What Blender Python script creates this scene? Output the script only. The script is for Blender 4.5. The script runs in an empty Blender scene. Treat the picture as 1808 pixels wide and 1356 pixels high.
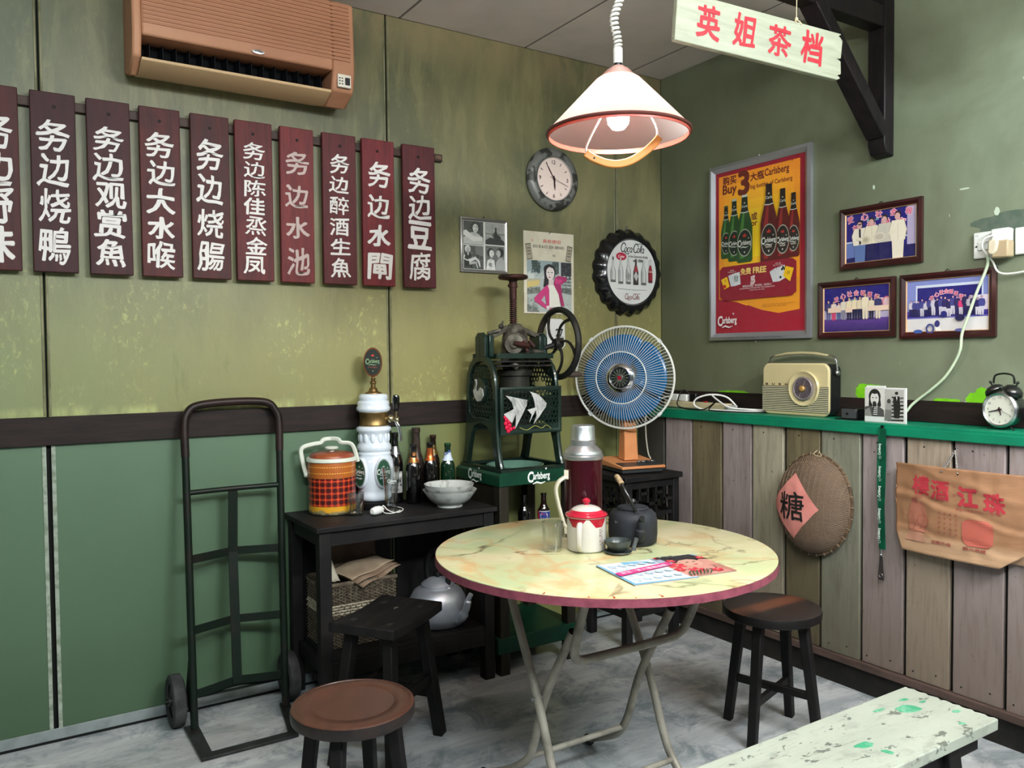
import bpy, math, random
from mathutils import Matrix, Vector, Euler, noise
PI = math.pi
R = random.Random(7)
scene = bpy.context.scene
COL = bpy.context.scene.collection

# ------------------------------------------------------------------ camera
cam_d = bpy.data.cameras.new('camera')
cam = bpy.data.objects.new('camera', cam_d); COL.objects.link(cam)
cam_d.sensor_width = 36; cam_d.lens = 28.775
yaw, pitch, roll = .57, -.0332, -.0087
fw = Vector((math.sin(yaw)*math.cos(pitch), math.cos(yaw)*math.cos(pitch), math.sin(pitch)))
rt = Vector((math.cos(yaw), -math.sin(yaw), 0)); up = rt.cross(fw)
rt, up = rt*math.cos(roll)+up*math.sin(roll), up*math.cos(roll)-rt*math.sin(roll)
CAM = Vector((-3.025, -3.241, 1.33))
cam.matrix_world = Matrix(((rt.x, up.x, -fw.x, CAM.x), (rt.y, up.y, -fw.y, CAM.y), (rt.z, up.z, -fw.z, CAM.z), (0, 0, 0, 1)))
cam_d.clip_start = .05
scene.camera = cam

# ------------------------------------------------------------------ light and exposure
world = bpy.data.worlds.new('world'); scene.world = world
world.use_nodes = True
wbg = world.node_tree.nodes['Background']
wbg.inputs[0].default_value = (.80, .92, 1, 1); wbg.inputs[1].default_value = .13
def area(name, loc, target, sx, sy, power, col):
    l = bpy.data.lights.new(name, 'AREA'); l.shape = 'RECTANGLE'; l.size = sx; l.size_y = sy
    l.energy = power; l.color = col
    o = bpy.data.objects.new(name, l); COL.objects.link(o); o.location = loc
    o.rotation_euler = (Vector(target)-Vector(loc)).to_track_quat('-Z', 'Y').to_euler()
    return o
area('tube_light', (-1.2, -3.9, 2.62), (-.9, -.9, .9), 1.2, .25, 112, (.92, .98, 1))
area('tube_light_far', (-2.9, -3.4, 2.70), (-1.0, -1.2, .7), 1.2, .2, 66, (.90, .98, 1))
area('tube_light_left', (-4.6, -2.4, 2.72), (-3.2, -.6, .8), 1.2, .2, 10, (.86, .98, 1))
area('tube_light_table', (-1.45, -2.75, 2.74), (-1.35, -1.3, 0), 1.2, .12, 9, (.94, .99, 1))
area('ceiling_fill', (-1.7, -3.0, 2.28), (-1.7, -2.98, 2.782), 1.4, .4, 170, (1, .96, .92))  # added upward fill, standing in for tube spill on the ceiling
scene.view_settings.view_transform = 'Standard'
scene.view_settings.look = 'None'
scene.view_settings.gamma = 1
scene.view_settings.use_curve_mapping = False
scene.view_settings.exposure = -0.18

# ------------------------------------------------------------------ helpers
def lin(c):
    if max(c) > 1.0001: c = [x/255 for x in c]
    return tuple(x/12.92 if x <= .04045 else ((x+.055)/1.055)**2.4 for x in c)

class NT:
    def __init__(s, name):
        s.m = bpy.data.materials.new(name); s.m.use_nodes = True
        s.t = s.m.node_tree; s.n = s.t.nodes; s.b = s.n['Principled BSDF']
    def node(s, typ, **kw):
        o = s.n.new(typ)
        for k, v in kw.items():
            if k.startswith('i_'):
                o.inputs[k[2:].replace('_', ' ')].default_value = v
            else: setattr(o, k, v)
        return o
    def link(s, a, b): s.t.links.new(a, b)
    def coord(s, sc=(1, 1, 1), loc=(0, 0, 0), kind='Object', rot=(0, 0, 0)):
        c = s.node('ShaderNodeTexCoord'); mp = s.node('ShaderNodeMapping')
        mp.inputs['Scale'].default_value = sc; mp.inputs['Location'].default_value = loc; mp.inputs['Rotation'].default_value = rot
        s.link(c.outputs[kind], mp.inputs[0]); return mp.outputs[0]
    def noise(s, vec, scale, detail=4, rough=.55, dist=0):
        o = s.node('ShaderNodeTexNoise'); o.inputs['Scale'].default_value = scale; o.inputs['Detail'].default_value = detail
        o.inputs['Roughness'].default_value = rough; o.inputs['Distortion'].default_value = dist
        s.link(vec, o.inputs['Vector']); return o.outputs[0]
    def ramp(s, fac, lo, hi, smooth=False):
        o = s.node('ShaderNodeMapRange'); o.inputs[1].default_value = lo; o.inputs[2].default_value = hi
        if smooth: o.interpolation_type = 'SMOOTHSTEP'
        s.link(fac, o.inputs[0]); return o.outputs[0]
    def mix(s, fac, a, b):
        o = s.node('ShaderNodeMix', data_type='RGBA')
        for sock, v in ((o.inputs[0], fac), (o.inputs[6], a), (o.inputs[7], b)):
            if isinstance(v, (tuple, list)): sock.default_value = (*lin(v), 1)
            elif isinstance(v, (int, float)): sock.default_value = v
            else: s.link(v, sock)
        return o.outputs[2]
    def math(s, op, a, b=0.0):
        o = s.node('ShaderNodeMath', operation=op)
        for i, v in enumerate((a, b)):
            if isinstance(v, (int, float)): o.inputs[i].default_value = v
            else: s.link(v, o.inputs[i])
        return o.outputs[0]
    def sep(s, vec):
        o = s.node('ShaderNodeSeparateXYZ'); s.link(vec, o.inputs[0]); return o.outputs
    def bump(s, h, strength=.3, dist=.01):
        o = s.node('ShaderNodeBump'); o.inputs['Strength'].default_value = strength; o.inputs['Distance'].default_value = dist
        s.link(h, o.inputs['Height']); s.link(o.outputs[0], s.b.inputs['Normal'])
    def set(s, **kw):
        for k, v in kw.items():
            i = s.b.inputs[k.replace('_', ' ')]
            if hasattr(v, 'is_output'): s.link(v, i)
            elif isinstance(v, (tuple, list)): i.default_value = (*lin(v), 1)
            else: i.default_value = v
        return s.m

MATS = {}
def M(name, col, rough=.5, metal=0, col2=None, scale=8, lo=.42, hi=.62, st=(1, 1, 1), bump=0, bs=60, coat=0, trans=0, ior=1.45, detail=5):
    if name in MATS: return MATS[name]
    t = NT(name)
    v = t.coord(st)
    c = col
    if col2 is not None: c = t.mix(t.ramp(t.noise(v, scale, detail), lo, hi), col, col2)
    t.set(Base_Color=c, Roughness=rough, Metallic=metal, Coat_Weight=coat, Transmission_Weight=trans, IOR=ior, Specular_IOR_Level=(.5 if rough < .4 else .28))
    if bump: t.bump(t.noise(v, bs, 4), bump, .004)
    MATS[name] = t.m
    return t.m

W = {}          # scene matrix of every object made here
def reg(o, mw): W[o.name] = mw; return o
def WM(o): return W.get(o.name, Matrix.Identity(4)) if o else Matrix.Identity(4)
WB = (PI/2, 0, 0); WR = (PI/2, 0, -PI/2)     # frames of the back wall and of the right wall: x right, y up, z out
def thing(name, label, cat, loc=(0, 0, 0), rot=(0, 0, 0), group=None, kind=None):
    o = bpy.data.objects.new(name, None); COL.objects.link(o); o.empty_display_size = .05
    o.location = loc; o.rotation_euler = rot
    reg(o, Matrix.Translation(loc) @ Euler(rot).to_matrix().to_4x4())
    return tag(o, label, cat, group, kind)
def tag(o, label=None, cat=None, group=None, kind=None):
    if label: o['label'] = label
    if cat: o['category'] = cat
    if group: o['group'] = group
    if kind: o['kind'] = kind
    return o
def T(x=0, y=0, z=0): return Matrix.Translation((x, y, z))
def RX(a): return Matrix.Rotation(a, 4, 'X')
def RY(a): return Matrix.Rotation(a, 4, 'Y')
def RZ(a): return Matrix.Rotation(a, 4, 'Z')
def SC(x, y, z): return Matrix.Diagonal((x, y, z, 1))

class MB:
    def __init__(s, mat=None): s.v = []; s.f = []; s.mi = []; s.M = mat or Matrix.Identity(4); s.uv = None
    def add(s, vs, fs, m=0):
        n = len(s.v); flip = s.M.to_3x3().determinant() < 0
        s.v += [s.M @ Vector(p) for p in vs]
        for f in fs:
            f = [n+i for i in f]
            if flip: f.reverse()
            s.f.append(f); s.mi.append(m)
        return s
    def box(s, x0, x1, y0, y1, z0, z1, m=0):
        return s.add([(x, y, z) for x in (x0, x1) for y in (y0, y1) for z in (z0, z1)],
                     [(0, 1, 3, 2), (4, 6, 7, 5), (0, 4, 5, 1), (2, 3, 7, 6), (0, 2, 6, 4), (1, 5, 7, 3)], m)
    def bar(s, a, b, w, h=None, w1=None, h1=None, m=0, upv=(0, 0, 1)):
        a, b = Vector(a), Vector(b); h = h or w; w1 = w1 or w; h1 = h1 or h
        d = (b-a).normalized(); u = Vector(upv)
        if abs(d.dot(u)) > .98: u = Vector((0, 1, 0))
        x = d.cross(u).normalized(); y = x.cross(d)
        vs = []
        for p, ww, hh in ((a, w, h), (b, w1, h1)):
            for sx, sy in ((-1, -1), (1, -1), (1, 1), (-1, 1)): vs.append(p+x*sx*ww/2+y*sy*hh/2)
        return s.add(vs, [(3, 2, 1, 0), (4, 5, 6, 7), (0, 1, 5, 4), (1, 2, 6, 5), (2, 3, 7, 6), (3, 0, 4, 7)], m)
    def tube(s, pts, r, n=8, closed=False, m=0, flat=1):
        P = [Vector(p) for p in pts]; k = len(P)
        rr = r if isinstance(r, (list, tuple)) else [r]*k
        vs = []; prev = None
        for i, p in enumerate(P):
            d = (P[(i+1) % k]-P[i-1]) if closed else (P[min(i+1, k-1)]-P[max(i-1, 0)])
            d = d.normalized() if d.length > 1e-9 else Vector((0, 0, 1))
            if prev is None:
                u = Vector((0, 0, 1)) if abs(d.z) < .9 else Vector((1, 0, 0))
                x = d.cross(u).normalized()
            else:
                x = (prev-d*prev.dot(d)); x = x.normalized() if x.length > 1e-6 else d.orthogonal().normalized()
            prev = x; y = d.cross(x)
            for j in range(n):
                a = 2*PI*j/n; vs.append(p+(x*math.cos(a)+y*math.sin(a)*flat)*rr[i])
        fs = []
        for i in range(k if closed else k-1):
            for j in range(n):
                a = i*n+j; b = i*n+(j+1) % n; c = ((i+1) % k)*n+(j+1) % n; d = ((i+1) % k)*n+j
                fs.append((a, b, c, d))
        if not closed: fs += [tuple(range(n-1, -1, -1)), tuple((k-1)*n+j for j in range(n))]
        return s.add(vs, fs, m)
    def cyl(s, a, b, r0, r1=None, n=20, m=0): return s.tube([a, b], [r0, r0 if r1 is None else r1], n, m=m)
    def lathe(s, prof, n=36, m=0, c=(0, 0, 0), uv=False, cap=True):
        vs = []; fs = []; k = len(prof); mm = m if isinstance(m, list) else None
        for r, z in prof:
            for j in range(n):
                a = 2*PI*j/n; vs.append((c[0]+r*math.cos(a), c[1]+r*math.sin(a), c[2]+z))
        n0 = len(s.v)
        s.add(vs, [])
        for i in range(k-1):
            for j in range(n):
                a = i*n+j; b = i*n+(j+1) % n
                s.f.append([n0+q for q in (a, b, b+n, a+n)]); s.mi.append(mm[i] if mm else m)
        if cap:
            if prof[0][0] > 1e-5: s.f.append([n0+j for j in range(n-1, -1, -1)]); s.mi.append(mm[0] if mm else m)
            if prof[-1][0] > 1e-5: s.f.append([n0+(k-1)*n+j for j in range(n)]); s.mi.append(mm[-1] if mm else m)
        return s
    def prism(s, poly, z0, z1, m=0):
        k = len(poly)
        area = sum(poly[i][0]*poly[(i+1) % k][1]-poly[(i+1) % k][0]*poly[i][1] for i in range(k))
        if area < 0: poly = poly[::-1]
        vs = [(x, y, z0) for x, y in poly]+[(x, y, z1) for x, y in poly]
        fs = [tuple(range(k-1, -1, -1)), tuple(range(k, 2*k))]
        fs += [(i, (i+1) % k, k+(i+1) % k, k+i) for i in range(k)]
        return s.add(vs, fs, m)
    def frame(s, x0, x1, y0, y1, w, z0, z1, m=0, zi=None):
        """mitred picture frame, moulded: the inner edge at height zi"""
        zi = z1 if zi is None else zi
        o = [(x0, y0), (x1, y0), (x1, y1), (x0, y1)]; q = [(x0+w, y0+w), (x1-w, y0+w), (x1-w, y1-w), (x0+w, y1-w)]
        mid = [(x0+w*.45, y0+w*.45), (x1-w*.45, y0+w*.45), (x1-w*.45, y1-w*.45), (x0+w*.45, y1-w*.45)]
        rings = [[(*p, z0) for p in o], [(*p, z0+(z1-z0)*.8) for p in o], [(*p, z1) for p in mid], [(*p, zi) for p in q], [(*p, z0) for p in q]]
        vs = [p for r_ in rings for p in r_]; fs = []
        for i in range(4):
            for j in range(4): fs.append((i*4+j, i*4+(j+1) % 4, (i+1)*4+(j+1) % 4, (i+1)*4+j))
        return s.add(vs, fs, m)
    def sph(s, c, r, n=16, k=10, m=0, sc=(1, 1, 1)):
        prof = [(max(1e-6, math.sin(PI*i/k)), -math.cos(PI*i/k)) for i in range(k+1)]
        M0 = s.M; s.M = M0 @ T(*c) @ SC(r*sc[0], r*sc[1], r*sc[2]); s.lathe(prof, n, m, cap=False); s.M = M0
        return s
    def grid(s, fn, nu, nv, m=0):
        vs = [fn(i/nu, j/nv) for i in range(nu+1) for j in range(nv+1)]
        return s.add(vs, [(i*(nv+1)+j, (i+1)*(nv+1)+j, (i+1)*(nv+1)+j+1, i*(nv+1)+j+1) for i in range(nu) for j in range(nv)], m)
    def build(s, name, mats, parent=None, local=False, smooth=True, bevel=0, ang=38, seg=2):
        me = bpy.data.meshes.new(name)
        inv = Matrix.Identity(4) if (local or parent is None) else WM(parent).inverted()
        me.from_pydata([inv @ p for p in s.v], [], s.f)
        if not isinstance(mats, (list, tuple)): mats = [mats]
        for m in mats: me.materials.append(m)
        if len(mats) > 1: me.polygons.foreach_set('material_index', s.mi)
        if smooth:
            me.shade_smooth(); me.set_sharp_from_angle(angle=math.radians(ang))
        me.update()
        o = bpy.data.objects.new(name, me); COL.objects.link(o)
        if parent: o.parent = parent; reg(o, WM(parent))
        if bevel:
            b = o.modifiers.new('bevel', 'BEVEL'); b.width = bevel; b.segments = seg; b.limit_method = 'ANGLE'; b.angle_limit = math.radians(40)
        return o

def copy_tree(o, parent=None, loc=None, rot=None):
    c = o.copy(); COL.objects.link(c); c.parent = parent
    if loc is not None: c.location = loc
    if rot is not None: c.rotation_euler = rot
    for ch in list(o.children): copy_tree(ch, c)
    return c

# -------- flat print: coloured shapes on a sheet
GC = {}
def glyphs(s, bold=0, res=3):
    k = (s, round(bold, 4), res)
    if k not in GC:
        cu = bpy.data.curves.new('lettering', 'FONT'); cu.body = s; cu.size = 1; cu.resolution_u = res; cu.offset = bold
        o = bpy.data.objects.new('lettering', cu)
        me = bpy.data.meshes.new_from_object(o)
        vs = [(v.co.x, v.co.y) for v in me.vertices]; fs = [list(p.vertices) for p in me.polygons]
        bpy.data.objects.remove(o); bpy.data.curves.remove(cu); bpy.data.meshes.remove(me)
        GC[k] = (vs, fs)
    return GC[k]
def print_mat(name='print', rough=.45, coat=0):
    if name in MATS: return MATS[name]
    t = NT(name); a = t.node('ShaderNodeAttribute', attribute_name='Col')
    v = t.coord(); c = t.mix(t.math('MULTIPLY', t.noise(v, 40, 3), .12), a.outputs[0], (128, 128, 120))
    MATS[name] = t.set(Base_Color=c, Roughness=rough, Coat_Weight=coat, Coat_Roughness=.1, Specular_IOR_Level=.25)
    return MATS[name]
class Print:
    """shapes in metres on a sheet: x right, y up; every shape lies a hair above the one before"""
    def __init__(s, z=0, dz=.00005): s.v = []; s.f = []; s.c = []; s.z = z; s.dz = dz; s.tf = lambda x, y: (x, y)
    def _add(s, pts, faces, col):
        n = len(s.v); s.z += s.dz
        for x, y in pts:
            x, y = s.tf(x, y); s.v.append((x, y, s.z))
        for f in faces: s.f.append([n+i for i in f]); s.c.append(lin(col))
        return s
    def poly(s, pts, col):
        k = len(pts)
        if sum(pts[i][0]*pts[(i+1) % k][1]-pts[(i+1) % k][0]*pts[i][1] for i in range(k)) < 0: pts = pts[::-1]
        return s._add(pts, [list(range(k))], col)
    def rect(s, x0, x1, y0, y1, col): return s.poly([(x0, y0), (x1, y0), (x1, y1), (x0, y1)], col)
    def ell(s, cx, cy, rx, ry, col, n=28, a=0):
        return s.poly([(cx+rx*math.cos(t)*math.cos(a)-ry*math.sin(t)*math.sin(a), cy+rx*math.cos(t)*math.sin(a)+ry*math.sin(t)*math.cos(a)) for t in [2*PI*i/n for i in range(n)]], col)
    def ring(s, cx, cy, rx, ry, w, col, n=40, a0=0, a1=2*PI):
        s.line([(cx+rx*math.cos(a0+(a1-a0)*i/n), cy+ry*math.sin(a0+(a1-a0)*i/n)) for i in range(n+1)], w, col); return s
    def line(s, pts, w, col):
        k = len(pts); L = []; Rr = []
        for i, (x, y) in enumerate(pts):
            ax, ay = pts[max(i-1, 0)]; bx, by = pts[min(i+1, k-1)]; dx, dy = bx-ax, by-ay; d = math.hypot(dx, dy) or 1
            ww = (w[i] if isinstance(w, (list, tuple)) else w)/2
            L.append((x-dy/d*ww, y+dx/d*ww)); Rr.append((x+dy/d*ww, y-dx/d*ww))
        return s._add(L+Rr, [[k+i, k+i+1, i+1, i] for i in range(k-1)], col)
    def grad(s, x0, x1, y0, y1, c0, c1, n=8):
        for i in range(n):
            t = (i+.5)/n; s._add([(x0, y0+(y1-y0)*i/n), (x1, y0+(y1-y0)*i/n), (x1, y0+(y1-y0)*(i+1)/n), (x0, y0+(y1-y0)*(i+1)/n)], [[0, 1, 2, 3]], [a+(b-a)*t for a, b in zip(c0, c1)])
            s.z -= s.dz
        s.z += s.dz; return s
    def text(s, st, cx, cy, h, col, bold=0, shear=0, w=None, rot=0, jit=0, seed=0, align='c', res=3):
        vs, fs = glyphs(st, 0, res)
        if not vs: return s
        x0 = min(v[0] for v in vs); x1 = max(v[0] for v in vs); y0 = min(v[1] for v in vs); y1 = max(v[1] for v in vs)
        k = h/(y1-y0); kx = (w/(x1-x0)) if w else k
        c, q = math.cos(rot), math.sin(rot)
        if len(st) == 1 and ord(st) > 9000: bold *= .8*max(.35, min(1.1, 62/len(vs)))
        n = 0 if bold <= 0 else (4 if bold < .02 else 7)
        for cp in range(max(1, n)):
            ox = oy = 0
            if n: a = 2*PI*cp/n+.4; ox, oy = bold*kx*math.cos(a), bold*k*math.sin(a)
            out = []
            for x, y in vs:
                X = (x-(x0+x1)/2)*kx; Y = (y-(y0+y1)/2)*k; X += shear*Y
                if align == 'l': X += (x1-x0)*kx/2
                if jit:
                    nv = noise.noise_vector(Vector((X/h*2.2+seed*7.3, Y/h*2.2, seed*3.1))); n2 = noise.noise_vector(Vector((X/h*9+seed, Y/h*9, seed*1.7+cp)))
                    X += (nv.x*jit+n2.x*jit*.3)*h; Y += (nv.y*jit+n2.y*jit*.3)*h
                X += ox; Y += oy
                out.append((cx+X*c-Y*q, cy+X*q+Y*c))
            s._add(out, fs, col)
            if cp < n-1: s.z -= s.dz*.92
        return s
    def person(s, x, y, h, shirt, pants, skin=(205, 160, 140), hair=(30, 22, 25)):
        s.poly([(x-.13*h, y+.5*h), (x-.1*h, y), (x-.02*h, y), (x, y+.4*h), (x+.02*h, y), (x+.1*h, y), (x+.13*h, y+.5*h)], pants)
        s.poly([(x-.12*h, y+.45*h), (x-.19*h, y+.6*h), (x-.15*h, y+.82*h), (x, y+.86*h), (x+.15*h, y+.82*h), (x+.19*h, y+.6*h), (x+.12*h, y+.45*h)], shirt)
        s.line([(x-.14*h, y+.45*h), (x-.17*h, y+.62*h), (x-.13*h, y+.8*h)], .012*h+.0004, [q*.6 for q in shirt]); s.line([(x+.14*h, y+.45*h), (x+.17*h, y+.62*h), (x+.13*h, y+.8*h)], .012*h+.0004, [q*.6 for q in shirt])
        s.ell(x, y+.93*h, .06*h, .075*h, hair, 12); s.ell(x, y+.915*h, .05*h, .06*h, skin, 12)
        return s
    def speckle(s, x0, x1, y0, y1, n, cols, r0=.001, r1=.004, seed=1, flat=.6):
        rr = random.Random(seed)
        for i in range(n):
            r_ = rr.uniform(r0, r1); s.ell(rr.uniform(x0+r_, x1-r_), rr.uniform(y0+r_, y1-r_), r_, r_*rr.uniform(flat*.6, flat*1.4), rr.choice(cols), 6, rr.uniform(0, 3))
            if i < n-1: s.z -= s.dz*.9
        return s
    def patch(s, fn, nu, nv, col):
        return s._add([fn(i/nu, j/nv) for i in range(nu+1) for j in range(nv+1)], [[i*(nv+1)+j, (i+1)*(nv+1)+j, (i+1)*(nv+1)+j+1, i*(nv+1)+j+1] for i in range(nu) for j in range(nv)], col)
    def build(s, name, parent, mat=None, thick=0):
        me = bpy.data.meshes.new(name); me.from_pydata(s.v, [], s.f)
        at = me.attributes.new('Col', 'FLOAT_COLOR', 'FACE')
        at.data.foreach_set('color', [q for c in s.c for q in (*c, 1)])
        me.materials.append(mat or print_mat()); me.update()
        o = bpy.data.objects.new(name, me); COL.objects.link(o)
        if parent: o.parent = parent; reg(o, WM(parent))
        return o
def lager_logo(p, cx, cy, w, col, gap=None):
    """the lager lettering: a big C, the small letters beside it, a wave below and a leaf above"""
    h = w*.42
    p.text('C', cx-.40*w, cy+.02*w, h*.92, col, .035, .05, w=w*.24)
    p.text('arlsberg', cx+.10*w, cy+.005*w, h*.80, col, .03, .0, w=w*.76)
    pts = [(cx-.30*w, cy-.25*w), (cx-.12*w, cy-.19*w), (cx+.08*w, cy-.25*w), (cx+.28*w, cy-.20*w)]
    p.line(pts, [.03*w, .07*w, .06*w, .015*w], col)
    p.poly([(cx+.26*w, cy+.32*w), (cx+.36*w, cy+.32*w), (cx+.31*w, cy+.24*w)], col)
def crown(p, cx, cy, w, col):
    p.poly([(cx-.35*w, cy-.3*w), (cx+.35*w, cy-.3*w), (cx+.5*w, cy+.15*w), (cx+.2*w, cy+.05*w), (cx, cy+.45*w), (cx-.2*w, cy+.05*w), (cx-.5*w, cy+.15*w)], col)
def cola_logo(p, cx, cy, w, col):
    """script lettering drawn with a pen: C o c a - C o l a"""
    u = w/10.2
    def st(pts, wd): p.line([(cx+(x+.22*y-5.1)*u, cy+(y-1.1)*u) for x, y in pts], wd*u, col)
    def arc(x, y, rx, ry, a0, a1, n=14): return [(x+rx*math.cos(math.radians(a0+(a1-a0)*i/n)), y+ry*math.sin(math.radians(a0+(a1-a0)*i/n))) for i in range(n+1)]
    for ox in (0, 5.0):
        st(arc(ox+.9, 1.5, .85, 1.35, 40, 320), .34); st([(ox+1.5, 2.4), (ox+1.8, 1.9)], .3)
        st(arc(ox+2.0, .85, .42, .7, 0, 360), .26)
    st(arc(3.05, .85, .42, .7, 50, 310), .26)
    st(arc(4.0, .85, .42, .7, 0, 360), .26); st([(4.4, 1.5), (4.4, .2), (4.7, .15)], .26)
    st([(4.75, 1.1), (5.2, 1.15)], .22)
    st([(7.75, .3), (7.75, 2.3), (7.95, 2.6), (8.1, 2.3), (7.85, .4), (8.1, .15)], .24)
    st(arc(8.75, .85, .42, .7, 0, 360), .26); st([(9.15, 1.5), (9.15, .2), (9.5, .2)], .26)
    st([(6.3, 2.7), (7.2, 3.0), (8.4, 2.75), (9.6, 3.1)], .2)
    st([(1.6, .1), (2.6, -.45), (3.6, -.25)], .26)
# ------------------------------------------------------------------ setting
ZC = 2.782
def wall_paint():
    t = NT('mottled_wall_paint'); v = t.coord(); x, y, z = t.sep(v)
    n1 = t.noise(t.coord((1, 1, .55)), 2.2, 6, .6, .6); n2 = t.noise(t.coord((1.6, 1, .5), (5, 2, 1)), 5, 6, .65, .4)
    c = t.mix(t.ramp(n1, .40, .60), (112, 108, 74), (84, 86, 60))
    nb = t.noise(t.coord((5, 1, .9), (2, 9, 4)), 3.2, 7, .7, .6); c = t.mix(t.math('MULTIPLY', t.ramp(nb, .50, .64), .40), c, (130, 126, 88))
    low = t.ramp(t.math('ADD', z, t.math('MULTIPLY', t.math('SUBTRACT', n2, .5), .5)), 1.95, 1.35)  # lower wall: yellower paint, plus the lamp's light put into the colour
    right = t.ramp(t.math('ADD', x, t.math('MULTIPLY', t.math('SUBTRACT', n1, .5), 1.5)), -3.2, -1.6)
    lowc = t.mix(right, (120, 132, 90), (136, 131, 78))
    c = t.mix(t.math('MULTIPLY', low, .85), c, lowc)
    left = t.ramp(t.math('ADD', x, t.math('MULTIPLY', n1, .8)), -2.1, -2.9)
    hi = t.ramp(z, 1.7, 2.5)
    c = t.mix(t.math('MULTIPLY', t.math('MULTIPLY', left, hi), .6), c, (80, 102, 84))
    n3 = t.noise(t.coord((1.8, 1, 1.0), (1, 7, 3)), 24, 9, .8, .4)
    spot = t.math('MULTIPLY', t.ramp(n3, .54, .64), t.ramp(t.noise(v, 2.6, 3), .48, .60))
    c = t.mix(t.math('MULTIPLY', spot, t.math('ADD', t.math('MULTIPLY', low, .6), .10)), c, (186, 190, 116))
    c = t.mix(t.math('MULTIPLY', t.ramp(nb, .40, .28), t.math('MULTIPLY', low, .45)), c, (96, 104, 62))
    edge = t.math('MULTIPLY', t.ramp(z, 1.175, 1.15), t.ramp(n2, .45, .6))
    c = t.mix(t.math('MULTIPLY', edge, .6), c, (176, 184, 118))
    brown = t.math('MULTIPLY', t.ramp(z, 2.60, 2.74), t.ramp(n2, .40, .55))
    c = t.mix(t.math('MULTIPLY', brown, .6), c, (128, 112, 82))
    t.bump(n3, .22, .004)
    return t.set(Base_Color=c, Roughness=.46)
def lower_paint():
    t = NT('green_lower_paint'); v = t.coord(); x, y, z = t.sep(v)
    n = t.noise(v, 1.6, 4); n2 = t.noise(t.coord((1, 1, .3), (3, 1, 2)), 4, 5)
    c = t.mix(t.ramp(n, .35, .65), (86, 112, 88), (80, 104, 80))
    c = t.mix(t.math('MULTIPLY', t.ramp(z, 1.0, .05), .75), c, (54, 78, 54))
    right = t.ramp(t.math('ADD', x, t.math('MULTIPLY', t.math('SUBTRACT', n2, .5), .7)), -1.75, -1.25)
    c = t.mix(t.math('MULTIPLY', right, .8), c, (122, 122, 68))
    t.bump(t.noise(v, 120, 2), .05, .002)
    return t.set(Base_Color=c, Roughness=.42)
m_wall = wall_paint(); m_low = lower_paint()
m_gap = M('dark_gap', (14, 17, 14), .8)
m_strip = M('pale_strip_paint', (150, 160, 148), .5, col2=(112, 126, 108), scale=30)
m_dado = M('dado_brown', (38, 28, 25), .6, col2=(26, 20, 18), scale=5, st=(1, 1, 9), bump=.15, bs=30)
wb = thing('wall_back', 'back wall of painted panels with a brown rail', None, (0, 0, 0), kind='structure')
MB().box(-5.6, .12, .012, .08, 0, ZC+.02).build('backing', m_gap, wb)
xs = [-5.41, -4.13, -2.853, -1.569, -.312, .0]
for a, b in zip(xs, xs[1:]):
    g = .006
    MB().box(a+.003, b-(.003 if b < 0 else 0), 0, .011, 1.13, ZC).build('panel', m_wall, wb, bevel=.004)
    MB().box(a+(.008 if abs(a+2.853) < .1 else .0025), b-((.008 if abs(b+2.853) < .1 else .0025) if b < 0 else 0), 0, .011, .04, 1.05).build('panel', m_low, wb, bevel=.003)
for x in (-2.853,):
    for s in (-1, 1):
        MB().box(x+s*.014-.0065, x+s*.014+.0065, -.003, 0, .035, 1.04).build('joint_strip', m_strip, wb, bevel=.001)
m_js = M('joint_paint', (126, 124, 96), .5, col2=(94, 94, 68), scale=9)
for x in (-2.853, -1.569, -.312):
    for s in (-1, 1):
        MB().box(x+s*.0085-.0035, x+s*.0085+.0035, -.0025, .0, 1.14, ZC-.02).build('joint_strip', m_js, wb, bevel=.001)
tr = MB().box(-5.6, 0, -.016, 0, 1.0385, 1.137).build('trim_1', m_dado, bevel=.002); tag(tr, kind='structure')
m_base = M('grey_skirting', (128, 138, 138), .5, col2=(112, 122, 120), scale=12)
bb = MB().box(-5.6, -.165, -.006, 0, .007, .046).build('baseboard_back', m_base, bevel=.002); tag(bb, kind='structure')

def plaster():
    t = NT('grey_green_plaster'); v = t.coord(); x, y, z = t.sep(v)
    n1 = t.noise(v, 1.5, 5, .6, .5); n2 = t.noise(t.coord((1, 1.2, .6), (2, 4, 1)), 6, 6, .65)
    c = t.mix(t.ramp(n1, .38, .64), (100, 106, 84), (114, 122, 97))
    c = t.mix(t.math('MULTIPLY', t.ramp(n2, .5, .68), .45), c, (84, 92, 68))
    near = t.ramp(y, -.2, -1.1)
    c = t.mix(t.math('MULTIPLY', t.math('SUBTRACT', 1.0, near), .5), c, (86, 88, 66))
    n3 = t.noise(t.coord((1, 2.2, 1), (9, 1, 4)), 16, 3, .5)
    right = t.ramp(y, -1.2, -1.7)
    c = t.mix(t.math('MULTIPLY', t.ramp(n3, .735, .745), right), c, (205, 215, 195))
    n4 = t.noise(t.coord((1, 1.5, 1), (3, 8, 2)), 22, 3, .5)
    c = t.mix(t.ramp(n4, .755, .765), c, (40, 48, 36))
    pale = t.math('MULTIPLY', t.ramp(y, -1.0, -1.9), t.ramp(n1, .30, .6))  # stronger light towards the camera end, put into the plaster colour
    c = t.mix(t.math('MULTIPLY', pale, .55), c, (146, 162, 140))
    t.bump(n2, .12, .004)
    return t.set(Base_Color=c, Roughness=.5)
wr = thing('wall_right', 'right wall with plaster above and planks below', None, (0, 0, 0), kind='structure')
MB().box(0, .1, -4.6, 0, 0, ZC).build('plaster', plaster(), wr)
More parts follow.
